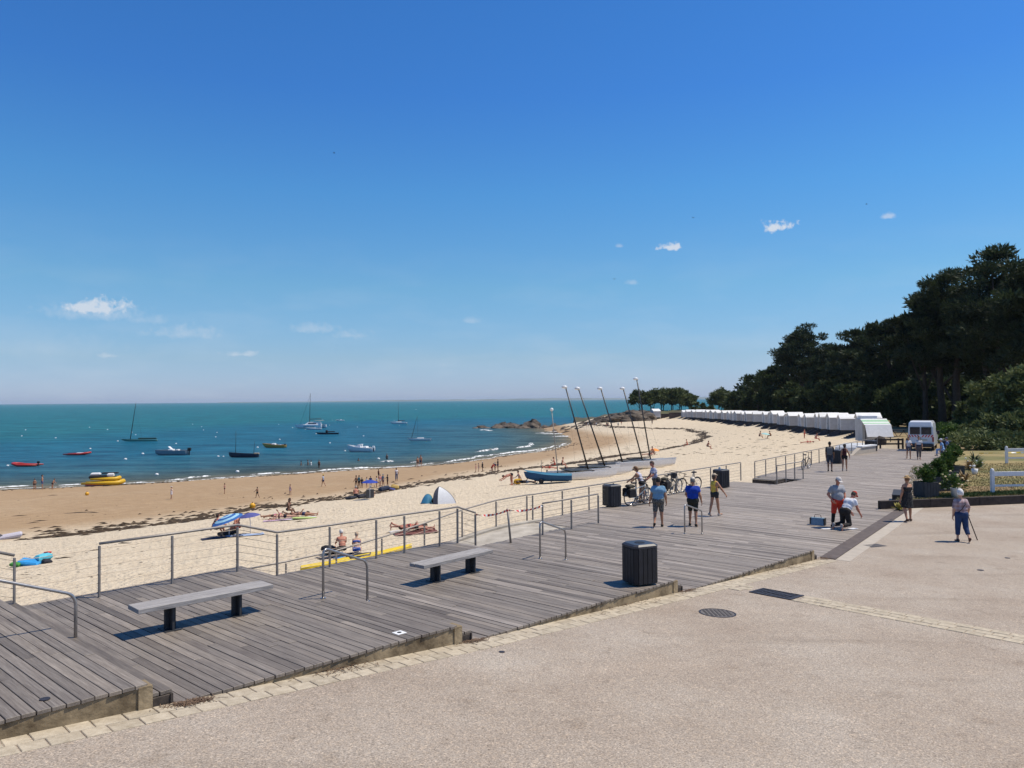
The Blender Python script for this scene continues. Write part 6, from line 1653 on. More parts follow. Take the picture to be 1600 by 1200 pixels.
def towel(label, px, py, l, w, ang_, col, pattern=None):
    q = T(px, py); nu, nv = 10, 6; v = []; rr = random.Random(px)
    ca, sa = math.cos(ang_), math.sin(ang_)
    for i in range(nu + 1):
        for j in range(nv + 1):
            x, y = (i / nu - .5) * l, (j / nv - .5) * w; X_, Y_ = q.x + x * ca - y * sa, q.y + x * sa + y * ca
            v.append((X_, Y_, ground(X_, Y_) + .025 + rr.uniform(0, .03)))
    f = [(i * (nv + 1) + j, (i + 1) * (nv + 1) + j, (i + 1) * (nv + 1) + j + 1, i * (nv + 1) + j + 1) for i in range(nu) for j in range(nv)]
    return tag(new('beach_towel', v, f, cloth(col, pattern), None, True), label, 'towel', 'beach towels')


towel('dark towel under the person below the striped parasol', 347, 840, 1.9, .95, .5, (.03, .03, .06)); towel('blue and white towel beside the purple parasol', 383, 837, 1.8, .9, .4, (.30, .38, .55)); towel('dark blue towel under the white haired man', 531, 869, 1.7, .9, .5, (.02, .02, .04)); towel('bright blue patterned towel under the fair haired woman', 560, 871, 1.7, .9, .5, (.03, .10, .45), ('camo', (.02, .25, .4), 5))
towel('pink and white towel under the sunbathers group', 440, 813, 2.1, 1.0, .3, (.5, .35, .45)); towel('white towel at the right of the sunbathers group', 466, 811, 2.0, .9, .3, (.6, .6, .6)); towel('dark red towel of the sunbathers behind the ramp', 648, 832.5, 2.0, 1.6, .3, (.16, .06, .05)); towel('white towel left of the dark red towel', 625, 831, 1.0, .8, .3, (.6, .58, .56))
# heaps of beach things
def heap(name, label, px, py, items, cat):
    q = T(px, py); r_ = thing(name, label, cat, q, R(25))
    for (c, d, col, nm) in items: o = MB().box((0, 0, 0), d, ch=min(d) * .3).build(nm, flat('heap_%d_%d_%d' % tuple(int(99 * x) for x in col), col, .8), r_); o.location = (c[0], c[1], c[2]); o.rotation_euler = (random.uniform(-.3, .3), random.uniform(-.25, .25), random.uniform(-1, 1))
    return r_
heap('towel_heap', 'crumpled turquoise and blue towels on the sand at the far left', 47, 883, [((0, 0, .12), (.9, .5, .18), (.03, .28, .62), 'blue_towel'), ((.45, .15, .25), (.55, .5, .3), (.10, .48, .60), 'turquoise_towel'), ((-.5, -.1, .1), (.35, .3, .16), (.06, .25, .05), 'green_bag'), ((.6, .3, .42), (.22, .2, .08), (.5, .05, .05), 'red_cloth'), ((.6, -.1, .12), (.35, .3, .2), (.02, .02, .03), 'black_bag')], 'towels')
heap('beach_bag', 'grey and white things at the far left on the seaweed line', 14, 842, [((0, 0, .15), (1.3, .5, .25), (.5, .47, .52), 'white_board'), ((-.7, 0, .15), (.7, .5, .3), (.08, .08, .09), 'dark_bag')], 'bags')
heap('beach_bag', 'dark bags and blue cloth right of the blue parasol', 600, 767, [((0, 0, .2), (.9, .5, .4), (.02, .03, .06), 'dark_bag'), ((.8, .1, .1), (.7, .5, .2), (.05, .06, .22), 'blue_cloth')], 'bags')
heap('beach_bag', 'yellow brown bag on the seaweed line right of the dark bags', 617, 765, [((0, 0, .2), (.7, .5, .4), (.42, .28, .08), 'bag')], 'bag')
heap('beach_bag', 'yellow bag beside the bending person near the blue boat', 809, 757, [((0, 0, .25), (.6, .45, .45), (.62, .36, .03), 'bag')], 'bag')
heap('beach_bag', 'dark things on the sand beside the sitting sunburnt man', 549, 780, [((0, 0, .12), (1.0, .5, .2), (.03, .035, .05), 'dark_towel'), ((.9, .1, .15), (.8, .5, .3), (.02, .02, .025), 'bag')], 'bag')
heap('beach_bag', 'dark bag between the two people under the parasols', 356, 836, [((0, 0, .12), (.9, .5, .22), (.015, .015, .02), 'bag')], 'bag')
heap('beach_bag', 'black bag beside the white haired man', 516, 866, [((0, 0, .16), (.55, .5, .3), (.015, .018, .016), 'bag')], 'bag')
r_ = heap('beach_chair', 'dark folding beach chair under the bright blue parasol', 577, 778, [((0, -.25, .35), (.6, .08, .7), (.06, .06, .065), 'backrest'), ((0, .05, .25), (.6, .5, .06), (.05, .05, .055), 'seat')], 'chair')
for o in r_.children: o.rotation_euler = (0, 0, 0)
for x in (-.28, .28):
    for y in (-.2, .28): MB().tube([(x, y, 0), (x, y, .26)], .015, 5).build('leg', M_DARK, r_)
q = T(473, 811); tag(MB().prism([(-.6, -.15), (-.2, -.26), (.4, -.24), (.8, -.08), (.85, 0), (.8, .08), (.4, .24), (-.2, .26), (-.6, .15)], .04, .1, c=q).build('body_board', flat('board_green', (.45, .55, .18))), 'pale green body board at the right of the sunbathers', 'body board')
for px, py, r0, lb in ((136, 774, .2, 'yellow buoy ball lying on the wet sand below the raft'), (394.5, 794, .22, 'yellow orange buoy ball lying on the seaweed line above the purple parasol')):
    q = T(px, py); b_ = thing('beached_buoy', lb, 'buoy', q); MB().lathe([(.3 * r0, 0), (.8 * r0, .2 * r0), (r0, .8 * r0), (.9 * r0, 1.3 * r0), (.4 * r0, 1.75 * r0), (.1 * r0, 1.85 * r0)], n=14).build('float', flat('buoy_yellow', (.70, .36, .02), .45), b_, True); MB().tube([(0, 0, 1.8 * r0), (-.1 * r0, 0, 2.1 * r0), (.1 * r0, 0, 2.1 * r0), (0, 0, 1.8 * r0)], .03, 5).build('ring', M_DARK, b_)
# ------------------------------------------------------------------ raised lawn with timber edging
LZ = .30
kerbA, kerbB, kerbC = U(1372, 795, 0), U(1600, 785.5, 0), None
kd = (kerbB - kerbA); kerbC = kerbA + kd * 7
m, t, b, N, L = node_mat('dry_lawn')
geo = N('ShaderNodeNewGeometry'); n1 = N('ShaderNodeTexNoise', i_Scale=.22, i_Detail=5.); n2 = N('ShaderNodeTexNoise', i_Scale=5., i_Detail=6., i_Roughness=.7)
mpn = N('ShaderNodeMapping'); mpn.inputs['Scale'].default_value = (.5, 1, 1)
L(geo.outputs['Position'], mpn.inputs['Vector']); L(mpn.outputs[0], n1.inputs['Vector']); L(geo.outputs['Position'], n2.inputs['Vector'])
c1 = ramp(N, [(.34, (.095, .115, .03)), (.46, (.20, .17, .06)), (.62, (.31, .235, .10))]); L(n1.outputs[0], c1.inputs[0])
c2 = ramp(N, [(.3, (.82, .82, .82)), (.7, (1.15, 1.13, 1.1))]); L(n2.outputs[0], c2.inputs[0])
mm = N('ShaderNodeMix', data_type='RGBA', blend_type='MULTIPLY'); mm.inputs[0].default_value = 1; L(c1.outputs[0], mm.inputs['A']); L(c2.outputs[0], mm.inputs['B']); L(mm.outputs['Result'], b.inputs['Base Color']); b.inputs['Roughness'].default_value = .95
bp = N('ShaderNodeBump', i_Strength=.35, i_Distance=.03); L(n2.outputs[0], bp.inputs['Height']); L(bp.outputs[0], b.inputs['Normal'])
M_LAWN = m
west = [D(s, float(deck_n0(s)) - .55, LZ) for s in (31.6, 36, 42, 50, 58, 64)]
poly = [Vector((kerbA.x, kerbA.y, LZ))] + [Vector((kerbC.x, kerbC.y, LZ)), Vector((95, 66, LZ)), Vector((44, 61, LZ))] + west[::-1]
lawn = new('lawn', poly + [p - Vector((0, 0, .45)) for p in poly], [tuple(range(len(poly)))] + [(i, len(poly) + i, len(poly) + (i + 1) % len(poly), (i + 1) % len(poly)) for i in range(len(poly))], M_LAWN)
tag(lawn, 'raised dry lawn with straw coloured patches beside the boardwalk', 'lawn', kind='structure')
M_SLEEP = mat('timber_edging', (.035, .026, .022), .85, var=.4, scale=4, bump=.5, bscale=10, objvar=.15)
ang_k = math.atan2(kd.y, kd.x); Lk = kd.length; nd = Vector((kd.y, -kd.x, 0)).normalized()
for k in range(9):
    o = MB().box((0, 0, 0), (2.38, .16, .36), ch=.015).build('edging_timber', M_SLEEP, lawn); o.location = kerbA + kd.normalized() * (1.2 + 2.4 * k) + nd * .06 + Vector((0, 0, .155)); o.rotation_euler = (0, 0, ang_k + random.uniform(-.006, .006))
for k in range(12):
    s = 31.5 + 2.4 * k; a, c = D(s, float(deck_n0(s)) - .5, 0), D(s + 2.36, float(deck_n0(s + 2.36)) - .5, 0); d = c - a
    o = MB().box((0, 0, 0), (d.length, .16, .36), ch=.015).build('edging_timber', M_SLEEP, lawn); o.location = (a + c) / 2 + Vector((0, 0, .155)); o.rotation_euler = (0, 0, math.atan2(d.y, d.x))
# mulch strip and grass blades
M_MULCH = mat('straw_mulch', (.26, .18, .09), .95, var=.35, scale=14, bump=.8, bscale=30)
mpoly = [west[0] + Vector((.35, .0, .006)), west[0] + Vector((4.5, .35, .006)), west[1] + Vector((4.3, .3, .006)), west[1] + Vector((.3, .1, .006))]
tag(new('mulch_bed', mpoly, [(0, 1, 2, 3)], M_MULCH), 'straw coloured mulch bed under the dark planters', 'flower bed', kind='structure')
M_BLADE = mat('grass_blade', (.24, .19, .08), .9, var=.3, scale=3, col2=(.33, .26, .12)); M_BLADEG = mat('grass_blade_green', (.06, .10, .025), .9, var=.4, scale=3)
rg_ = random.Random(4)
def blades(name, label, area, n_, hgt, m_):
    mb = MB()
    for _ in range(n_):
        x, y = area(rg_); a = rg_.uniform(0, 6.28); w = .012 + .012 * rg_.random(); hh = hgt * (.5 + rg_.random()); dx, dy = math.cos(a) * w, math.sin(a) * w; lx, ly = rg_.gauss(0, .4) * hh, rg_.gauss(0, .4) * hh
        mb.add([(x - dx, y - dy, LZ), (x + dx, y + dy, LZ), (x + lx, y + ly, LZ + hh)], [(0, 1, 2)])
    return tag(mb.build(name, m_), label, 'grass', kind='stuff')
def area_front(r):
    u, v = r.uniform(.0, 1.25), r.uniform(.02, 1) ** 1.6; p = kerbA + kd * (u * .95 + .12) + Vector((v * 9, v * 16, 0)); return p.x, p.y
blades('dry_grass', 'short dry grass blades on the raised lawn', area_front, 16000, .05, M_BLADE)
def area_strip(r):
    u = r.uniform(.42, 1.2); p = kerbA + kd * u - nd * (.25 + 1.1 * r.random()); return p.x, p.y
blades('green_grass', 'greener grass strip behind the timber edging below the white fence', area_strip, 5000, .09, M_BLADEG)

# white rail fences
def white_fence(label, base, L_, head, posts):
    r_ = thing('white_fence', label, 'fence', base, head, 'low white fences on the lawn')
    for k in range(posts):
        x = L_ * k / (posts - 1); p = MB().box((x, 0, .5), (.13, .13, 1.0), ch=.01).build('post', M_WHITE, r_); MB().lathe([(.075, 1.0), (.085, 1.03), (.05, 1.1), (.0, 1.12)], (x, 0, 0), 8).build('post_cap', M_WHITE, p)
    for z, w in ((.86, .2), (.34, .09)): MB().box((L_ / 2, .0, z), (L_, .045, w), ch=.006).build('rail', M_WHITE, r_)
white_fence('nearer low white rail fence on the lawn at the right edge', U(1551, 771, LZ), 7.5, R(4), 4)
white_fence('farther low white rail fence on the lawn behind the nearer one', U(1573, 724, LZ), 9, R(3), 4)
a = U(1530, 716, LZ) + Vector((0, 0, .35)); tape('yellow and white barrier tape strung low across the lawn', a, a + Vector((9, .9, .05)), ['yellow', 'white'], .02, .08, 26)

# ------------------------------------------------------------------ foliage helper
def leaf_mat(name, c1, c2, rough=.65):
    m, t, b, N, L = node_mat(name); at = N('ShaderNodeAttribute', attribute_name='tone'); geo = N('ShaderNodeNewGeometry')
    r = ramp(N, [(0., c1), (1., c2)]); L(at.outputs['Fac'], r.inputs[0]); L(r.outputs[0], b.inputs['Base Color']); b.inputs['Roughness'].default_value = rough; b.inputs['Specular IOR Level'].default_value = .2
    tr = N('ShaderNodeBsdfTranslucent'); L(r.outputs[0], tr.inputs['Color']); ms = N('ShaderNodeMixShader'); ms.inputs[0].default_value = .22
    o = t.nodes['Material Output']; L(b.outputs[0], ms.inputs[1]); L(tr.outputs[0], ms.inputs[2]); L(ms.outputs[0], o.inputs['Surface'])
    return m


LM = {'cyp': leaf_mat('cypress_foliage', (.015, .024, .012), (.052, .074, .030)), 'oak': leaf_mat('oak_foliage', (.025, .040, .014), (.085, .110, .035)), 'pine': leaf_mat('pine_foliage', (.022, .036, .014), (.065, .095, .032)), 'shrub': leaf_mat('shrub_foliage', (.062, .082, .028), (.165, .195, .075)), 'hedge': leaf_mat('hedge_foliage', (.03, .06, .012), (.085, .15, .032)), 'far': leaf_mat('holm_oak_foliage', (.044, .06, .022), (.15, .175, .06))}
M_BARK = mat('bark', (.055, .043, .034), .95, var=.45, scale=3, stretch=(6, 6, .8), bump=.8, bscale=9)


def tufts(centers, spread, per, size, asp, rng, up=.35, flat_=1.0, outward=None):
    """leaf sprays: small tapering quads scattered round each clump centre"""
    C = np.repeat(centers, per, 0); S_ = np.repeat(spread, per, 0); n_ = len(C)
    d = rng.normal(size=(n_, 3)); d /= np.linalg.norm(d, axis=1)[:, None]; r = rng.random(n_) ** .45
    P_ = C + d * S_ * r[:, None]
    o = d * np.array([1, 1, .5]) + rng.normal(size=(n_, 3)) * .5 + np.array([0, 0, up]); o /= np.linalg.norm(o, axis=1)[:, None]
    q = rng.normal(size=(n_, 3)); q[:, 2] *= flat_; w = np.cross(o, q); w /= np.linalg.norm(w, axis=1)[:, None] + 1e-9
    l = size * (.55 + .9 * rng.random(n_))[:, None]; ww = l * asp * (.7 + .6 * rng.random(n_))[:, None]
    V = np.stack([P_ - o * l * .35, P_ + w * ww * .5 + o * l * .05, P_ + o * l * .75, P_ - w * ww * .5 + o * l * .05], 1).reshape(-1, 3)
    F_ = np.arange(n_ * 4).reshape(-1, 4)
    tone = np.repeat(np.clip(np.repeat(rng.random(len(centers)), per) * .6 + .5 * rng.random(n_) * .8, 0, 1), 4)
    return V, F_, tone


def crown_obj(name, V, F_, tone, m_, parent):
    o = new(name, V, F_, m_, parent); fattr(o, 'tone', tone); return o


def tree(label, base, H, rx, rz_lo, kind, seed, n_cl=60, per=110, size=.55, trunk_r=.4, stems=1, layered=False, lean=(0, 0), name='tree', asp=.4, gap=0.0, group=None, flat_top=False, limbs=7):
    rng = np.random.default_rng(seed); r_ = thing(name, label, 'tree', base, 0, group)
    zc = (H + rz_lo) / 2; rz_ = (H - rz_lo) / 2
    # clump centres over the crown volume, mostly near its shell
    d = rng.normal(size=(n_cl, 3)); d /= np.linalg.norm(d, axis=1)[:, None]
    if flat_top: d[:, 2] = np.abs(d[:, 2]) * 1.3 - .6
    rr = .55 + .42 * rng.random(n_cl)
    prof = 1 + .22 * np.sin(3 * np.arctan2(d[:, 1], d[:, 0]) + seed) + .12 * np.clip(rng.normal(size=n_cl), -1.5, 1.2)
    prof = np.clip(prof, .7, 1.14)
    C = d * rr[:, None] * np.array([rx, rx, rz_]) * prof[:, None]
    C[:, 0] += lean[0] * (C[:, 2] / rz_ + 1) * .5; C[:, 1] += lean[1] * (C[:, 2] / rz_ + 1) * .5
    if kind == 'cyp':   # wider above, tapering peak
        tz_ = (C[:, 2] / rz_ + 1) / 2; C[:, :2] *= (1.1 - .28 * tz_ ** 2)[:, None]
    C[:, 2] += zc
    if not flat_top: C[0] = (lean[0], lean[1], H - .10 * rx); C[1] = (lean[0] + .15 * rx, lean[1], H - .22 * rx); C[2] = (lean[0] - .22 * rx, lean[1], H - .3 * rx)
    sp = np.stack([rng.uniform(.20, .36, n_cl) * rx] * 2 + [rng.uniform(.09, .17, n_cl) * rx if layered else rng.uniform(.16, .28, n_cl) * rx], 1)
    V, F_, tone = tufts(C, sp, per, size, asp, rng, up=.5 if layered else .3)
    crown_obj('crown', V, F_, tone, LM[kind], r_)
    rt = random.Random(seed)
    for k in range(stems):
        a = 2 * PI * k / stems + rt.random(); off = (0 if stems == 1 else trunk_r * 1.6); bx, by = off * math.cos(a), off * math.sin(a); top = zc + rz_ * .45
        sx, sy = lean[0] * .6 + rt.gauss(0, rx * .10) + bx * 1.6, lean[1] * .6 + rt.gauss(0, rx * .10) + by * 1.6
        pts = [(bx + (sx - bx) * t_ ** 1.3 + rt.gauss(0, trunk_r * .15) * (t_ > 0), by + (sy - by) * t_ ** 1.3, -.3 + (top + .3) * t_) for t_ in np.linspace(0, 1, 7)]
        tr = MB().tube(pts, [trunk_r * (1.25 if t_ == 0 else 1 - .75 * t_) / (1 if stems == 1 else 1.25) for t_ in np.linspace(0, 1, 7)], 9).build('trunk', M_BARK, r_, True)
        for j in range(max(2, limbs // stems)):
            t_ = rt.uniform(.3, .9); i = int(t_ * 6); p0 = Vector(pts[i]); c = Vector(C[rt.randrange(n_cl)]); c.z = max(c.z, p0.z + .3); mid = (p0 + c) / 2 + Vector((0, 0, -.06 * rx))
            MB().tube([p0, mid, c], [trunk_r * .38 * (1 - .5 * t_), trunk_r * .24, trunk_r * .06], 6).build('limb', M_BARK, tr, True)
    return r_


def gp(px, d): x = (px - 800) / FOC * d; return Vector((x, d, ground(x, d)))
def top_h(ptop, d): return CAMZ + (622 - ptop) / FOC * d


CY = 'tall cypresses behind the promenade'
spec = [  # px, top px, distance, crown half width in px, crown bottom px, kind, label
    (1562, 396, 108, 92, 600, 'cyp', 'huge dark cypress, the tallest at the right edge of the photo'),
    (1484, 424, 116, 66, 592, 'cyp', 'huge dark cypress with a stepped outline left of the tallest one'),
    (1640, 400, 92, 80, 590, 'cyp', 'huge dark cypress cut off by the right edge of the photo'),
    (1445, 470, 118, 42, 590, 'cyp', 'dark cypress below the shoulder of the two giant ones'),
    (1395, 500, 132, 46, 625, 'cyp', 'dark cypress with a flat spiky top behind the nearest huts'),
    (1345, 516, 152, 44, 630, 'cyp', 'dark cypress between the flat topped one and the bare gap'),
    (1302, 540, 168, 34, 630, 'cyp', 'lower dark cypress in the dip of the tree line'),
    (1255, 511, 190, 42, 605, 'cyp', 'rounded dark cypress standing at the left end of the tall trees'),
    (1212, 572, 205, 26, 630, 'oak', 'dark green tree below the left flank of the rounded cypress'),
]
for k, (px, pt, d, hw, pb, kind, lb) in enumerate(spec):
    b0 = gp(px, d); H = top_h(pt, d) - b0.z; rx = hw / FOC * d; lo = max(2.0, top_h(pb, d) - b0.z); big = rx > 6
    tree(lb, b0, H, rx, lo, kind, 40 + k, n_cl=130 if big else 85, per=230 if big else 160, size=.62 if big else .75, trunk_r=.75 if big else .45, stems=3 if k < 3 else 1, layered=True, name='cypress_tree' if kind == 'cyp' else 'tree', asp=.32, group=CY, limbs=9)
b0 = gp(1186, 205); tree('thin wispy pine leaning left above the tree line', b0, top_h(586, 205) - b0.z, 3.0, top_h(604, 205) - b0.z, 'pine', 61, n_cl=16, per=60, size=.7, trunk_r=.18, lean=(-2.2, 0), name='pine_tree', limbs=5)
b0 = gp(1205, 200); tree('pine with a ragged top beside the wispy leaning one', b0, top_h(575, 200) - b0.z, 4.2, top_h(612, 200) - b0.z, 'pine', 62, n_cl=30, per=90, size=.75, trunk_r=.3, name='pine_tree')
# lower trees behind the row of huts
low_spec = [(1156, 612, 232, 17, 'oak'), (1178, 606, 215, 19, 'oak'), (1206, 606, 190, 24, 'oak'), (1236, 600, 180, 26, 'oak'), (1268, 602, 168, 28, 'oak'), (1300, 596, 158, 30, 'oak'), (1335, 600, 145, 32, 'oak'), (1368, 596, 133, 32, 'oak'), (1402, 606, 124, 30, 'oak'), (1436, 600, 122, 36, 'oak'), (1475, 598, 130, 40, 'oak'), (1520, 590, 126, 46, 'oak'), (1570, 580, 122, 50, 'oak'), (1625, 580, 118, 50, 'oak')]
ordn = ['first', 'second', 'third', 'fourth', 'fifth', 'sixth', 'seventh', 'eighth', 'ninth', 'tenth', 'eleventh', 'twelfth', 'thirteenth', 'fourteenth']
for k, (px, pt, d, hw, kind) in enumerate(low_spec):
    b0 = gp(px, d); H = top_h(pt, d) - b0.z; rx = hw / FOC * d
    tree('low dark green tree under the tall cypresses, %s from the headland side' % ordn[k], b0, H, rx, .3, kind, 80 + k, n_cl=52, per=110, size=.7, trunk_r=.2, asp=.5, group='low trees behind the huts', limbs=5)
# undergrowth wall behind, so that the wood is deep
for k in range(9):
    px = 1180 + 55 * k; d = 235 - 11 * k; b0 = gp(px, d); tree('tree deep in the shade of the wood, %s from the headland side' % ordn[k], b0, top_h(596 - 3 * k if k < 4 else 548, d) - b0.z, 8.5, .2, 'cyp', 120 + k, n_cl=46, per=80, size=1.2, trunk_r=.3, asp=.5, group='trees deep in the wood', limbs=4)

# headland trees with bare crooked trunks
for k, (px, pt, d, hw, pb) in enumerate([(1003, 606, 285, 14, 634), (1018, 605, 288, 16, 634), (1034, 604, 290, 16, 635), (1050, 600, 290, 18, 636), (1064, 603, 292, 16, 638), (1078, 610, 294, 13, 640)]):
    b0 = gp(px, d); b0.z = max(b0.z, -1.8); H = top_h(pt, d) - b0.z
    tree('umbrella shaped evergreen on the headland, %s from the left' % ordn[k], b0, H, hw / FOC * d * 1.2, top_h(pb, d) - b0.z, 'far', 140 + k, n_cl=55, per=90, size=.8, trunk_r=.28, stems=2, lean=(random.uniform(-2.5, 1.5), 0), asp=.5, group='evergreens on the headland', flat_top=True, limbs=8)
b0 = gp(1126, 262); tree('single round evergreen standing apart at the end of the huts', b0, top_h(607, 262) - b0.z, 4.4, top_h(636, 262) - b0.z, 'far', 150, n_cl=44, per=90, size=.75, trunk_r=.26, stems=2, asp=.5)
for k, (px, pt, d, hw) in enumerate([(1098, 630, 275, 9), (1110, 634, 270, 8), (1142, 632, 255, 10), (1153, 626, 245, 11), (1086, 635, 285, 8)]):
    b0 = gp(px, d); tree('low bush between the headland trees and the wood, %s from the left' % ordn[(1, 2, 3, 4, 0)[k]], b0, top_h(pt, d) - b0.z, hw / FOC * d, .1, 'far', 160 + k, n_cl=22, per=60, size=.7, trunk_r=.12, asp=.5, name='bush', group='bushes at the headland', limbs=3)
# big light shrubs at the right, nearer than the wood
for k, (px, pt, d, hw, lb) in enumerate([(1560, 592, 80, 48, 'large grey green shrub left of the biggest one at the right edge'), (1612, 572, 76, 62, 'largest grey green shrub at the right edge of the photo'), (1520, 636, 84, 26, 'smaller grey green shrub beside the tree trunks'), (1545, 655, 74, 30, 'low grey green shrub in front of the large shrubs'), (1598, 650, 71, 36, 'low dense shrub at the right edge under the large one')]):
    b0 = gp(px, d); b0.z = 0; tree(lb, b0, top_h(pt, d), hw / FOC * d, .1, 'shrub', 180 + k, n_cl=60, per=130, size=.42, trunk_r=.12, asp=.55, name='shrub', group='large shrubs at the lawn', limbs=4)
for k, (px, py, d, w, hh, kind, lb) in enumerate([(1492, 690, 78, 3.0, 1.7, 'hedge', 'bright green low hedge right of the van'), (1470, 684, 84, 2.2, 1.6, 'hedge', 'green undergrowth just behind the van'), (1535, 690, 66, 3.2, 1.5, 'shrub', 'low spreading juniper at the back of the lawn'), (1580, 690, 64, 2.8, 1.3, 'shrub', 'low dark bush at the back right of the lawn')]):
    b0 = gp(px, d); b0.z = .0; tree(lb, b0, hh, w, .0, kind, 200 + k, n_cl=30, per=120, size=.28, trunk_r=.06, asp=.55, name='shrub', limbs=3)

# ------------------------------------------------------------------ planters and garden plants
M_PLANTER = mat('planter_slat', (.03, .034, .04), .6, var=.25, scale=6, objvar=.15)
def planter(label, p, rz, w=.72, h_=.66, seed=1, hp=1.15):
    r_ = thing('planter', label, 'planter', p, rz, 'dark slatted planters with green shrubs')
    MB().box((0, 0, h_ / 2), (w - .07, w - .07, h_ - .02)).build('box', M_BLACK, r_)
    for k in range(4):
        M3 = Matrix.Rotation(k * PI / 2, 3, 'Z')
        for j in range(5): MB().box(M3 @ Vector(((j - 2) * w / 5, -w / 2 + .015, h_ / 2)), (w / 5 - .012, .03, h_), M=M3, ch=.004).build('slat', M_PLANTER, r_)
    MB().box((0, 0, h_ - .03), (w - .08, w - .08, .04)).build('soil', M_BARK, r_)
    rng = np.random.default_rng(seed); C = rng.normal(size=(26, 3)) * np.array([.15, .15, .20]) + np.array([0, 0, h_ + .36 * hp]); V, F_, tone = tufts(C, np.full((26, 3), .18), 52, .11, .5, rng, up=.7); crown_obj('shrub', V, F_, tone, LM['hedge'], r_)
    st_ = MB()
    for a in range(5): st_.tube([(0, 0, h_ - .05), (.12 * math.cos(a * 1.3), .12 * math.sin(a * 1.3), h_ + .5)], .012, 4)
    st_.build('stems', M_BARK, r_)
w0 = U(1447, 776, LZ)
for k, (px, py, lb, hp) in enumerate([(1447, 776.5, 'dark slatted planter with green shrub nearest to the plaza', 1.0), (1468, 766.5, 'dark slatted planter with green shrub, second from the plaza', 1.2), (1481, 757, 'dark slatted planter with green shrub, third from the plaza', 1.5), (1491, 747, 'dark slatted planter with tall green shrub, farthest of the four', 1.8)]):
    planter(lb, U(px, py, LZ), R(12), .70, .66, 300 + k, hp)
q = U(1493, 777, LZ); r_ = thing('flower_bucket', 'white bucket with a pale yellow flowering plant beside the planters', 'potted plant', q)
MB().lathe([(.15, 0), (.2, .38), (.22, .4), (.18, .4)], n=16).build('bucket', M_WHITE, r_, True)
rng = np.random.default_rng(5); C = rng.normal(size=(18, 3)) * np.array([.24, .24, .2]) + np.array([0, 0, .72]); V, F_, tone = tufts(C, np.full((18, 3), .17), 40, .11, .5, rng); crown_obj('foliage', V, F_, tone, LM['hedge'], r_)
M_FL = flat('flower_cream', (.75, .62, .38), .7)
for k in range(16): c = C[k % 18] + rng.normal(size=3) * .14; c[2] += .1; MB().lathe([(.01, 0), (.05, .02), (.055, .05), (.02, .07)], c, 7).build('flower', M_FL, r_, True)
def plant(label, p, n_, l, m_, seed, name='garden_plant', cat='plant', flowers=None):
    r_ = thing(name, label, cat, p); rr = random.Random(seed); mb = MB()
    for k in range(n_):
        a = rr.uniform(0, 6.28); e = rr.uniform(.3, 1.25); ll = l * rr.uniform(.6, 1.1); pts = []; w = .03 + .02 * rr.random()
        d = Vector((math.cos(a) * math.cos(e), math.sin(a) * math.cos(e), math.sin(e))); s_ = Vector((-math.sin(a), math.cos(a), 0)) * w
        p1 = d * ll * .55; p2 = d * ll + Vector((0, 0, -.18 * ll)); mb.add([-s_ * .4, s_ * .4, p1 + s_, p1 - s_, p2], [(0, 1, 2, 3), (3, 2, 4)])
    mb.build('leaves', m_, r_)
    for k in range(flowers or 0): MB().lathe([(.01, 0), (.05, .02), (.05, .05), (.01, .07)], (rr.gauss(0, .3), rr.gauss(0, .3), rr.uniform(.3, .6)), 6).build('flower', M_WHITE, r_, True)
ML1, ML2, ML3 = mat('leaf_green', (.07, .12, .03), .6, var=.3), mat('leaf_straw', (.28, .2, .1), .8, var=.3), mat('leaf_dark', (.03, .05, .02), .6, var=.3)
plant('spiky green plant in the middle of the lawn', U(1527, 733, LZ), 40, .9, ML1, 1, flowers=5); plant('dark green plant behind the spiky one on the lawn', U(1523, 723, LZ), 50, 1.0, ML3, 2)
plant('dry straw coloured grass tuft left of the spiky plant', U(1515, 734, LZ), 60, .9, ML2, 3, 'grass_tuft', 'grass tuft'); plant('dry grass tuft behind the flower bucket', U(1506, 752, LZ), 60, .8, ML2, 4, 'grass_tuft', 'grass tuft'); plant('pale yellow weed growing at the lawn corner behind the woman in black', U(1405, 797, 0), 40, .45, mat('leaf_yellow', (.30, .26, .06), .8, var=.3), 5, 'weed', 'weed')
r_ = thing('white_pot', 'small white pot with white flowers on the lawn', 'potted plant', U(1523, 741, LZ)); MB().lathe([(.12, 0), (.17, .3), (.15, .3)], n=12).build('pot', M_WHITE, r_, True)
for k in range(6): MB().lathe([(.01, 0), (.07, .03), (.02, .08)], (random.gauss(0, .1), random.gauss(0, .1), .34 + .1 * random.random()), 7).build('flower', M_WHITE, r_, True)

# ------------------------------------------------------------------ beach huts
M_HUT = mat('hut_boards', (.50, .50, .505), .7, var=.1, scale=2, objvar=.16); M_HROOF = mat('hut_roof', (.74, .745, .75), .55, var=.08, scale=1.5, objvar=.05); M_HDOOR = mat('hut_door', (.36, .37, .39), .6, var=.1, objvar=.25); M_STEPS = mat('hut_steps', (.055, .055, .065), .8, var=.3, objvar=.2)
ordh = ['first', 'second', 'third', 'fourth', 'fifth', 'sixth', 'seventh', 'eighth', 'ninth', 'tenth', 'eleventh', 'twelfth', 'thirteenth', 'fourteenth', 'fifteenth', 'sixteenth', 'seventeenth', 'eighteenth', 'nineteenth', 'twentieth', 'twenty-first', 'twenty-second', 'twenty-third', 'twenty-fourth', 'twenty-fifth', 'twenty-sixth', 'twenty-seventh', 'twenty-eighth', 'twenty-ninth', 'thirtieth', 'thirty-first', 'thirty-second', 'thirty-third', 'thirty-fourth', 'thirty-fifth', 'thirty-sixth']


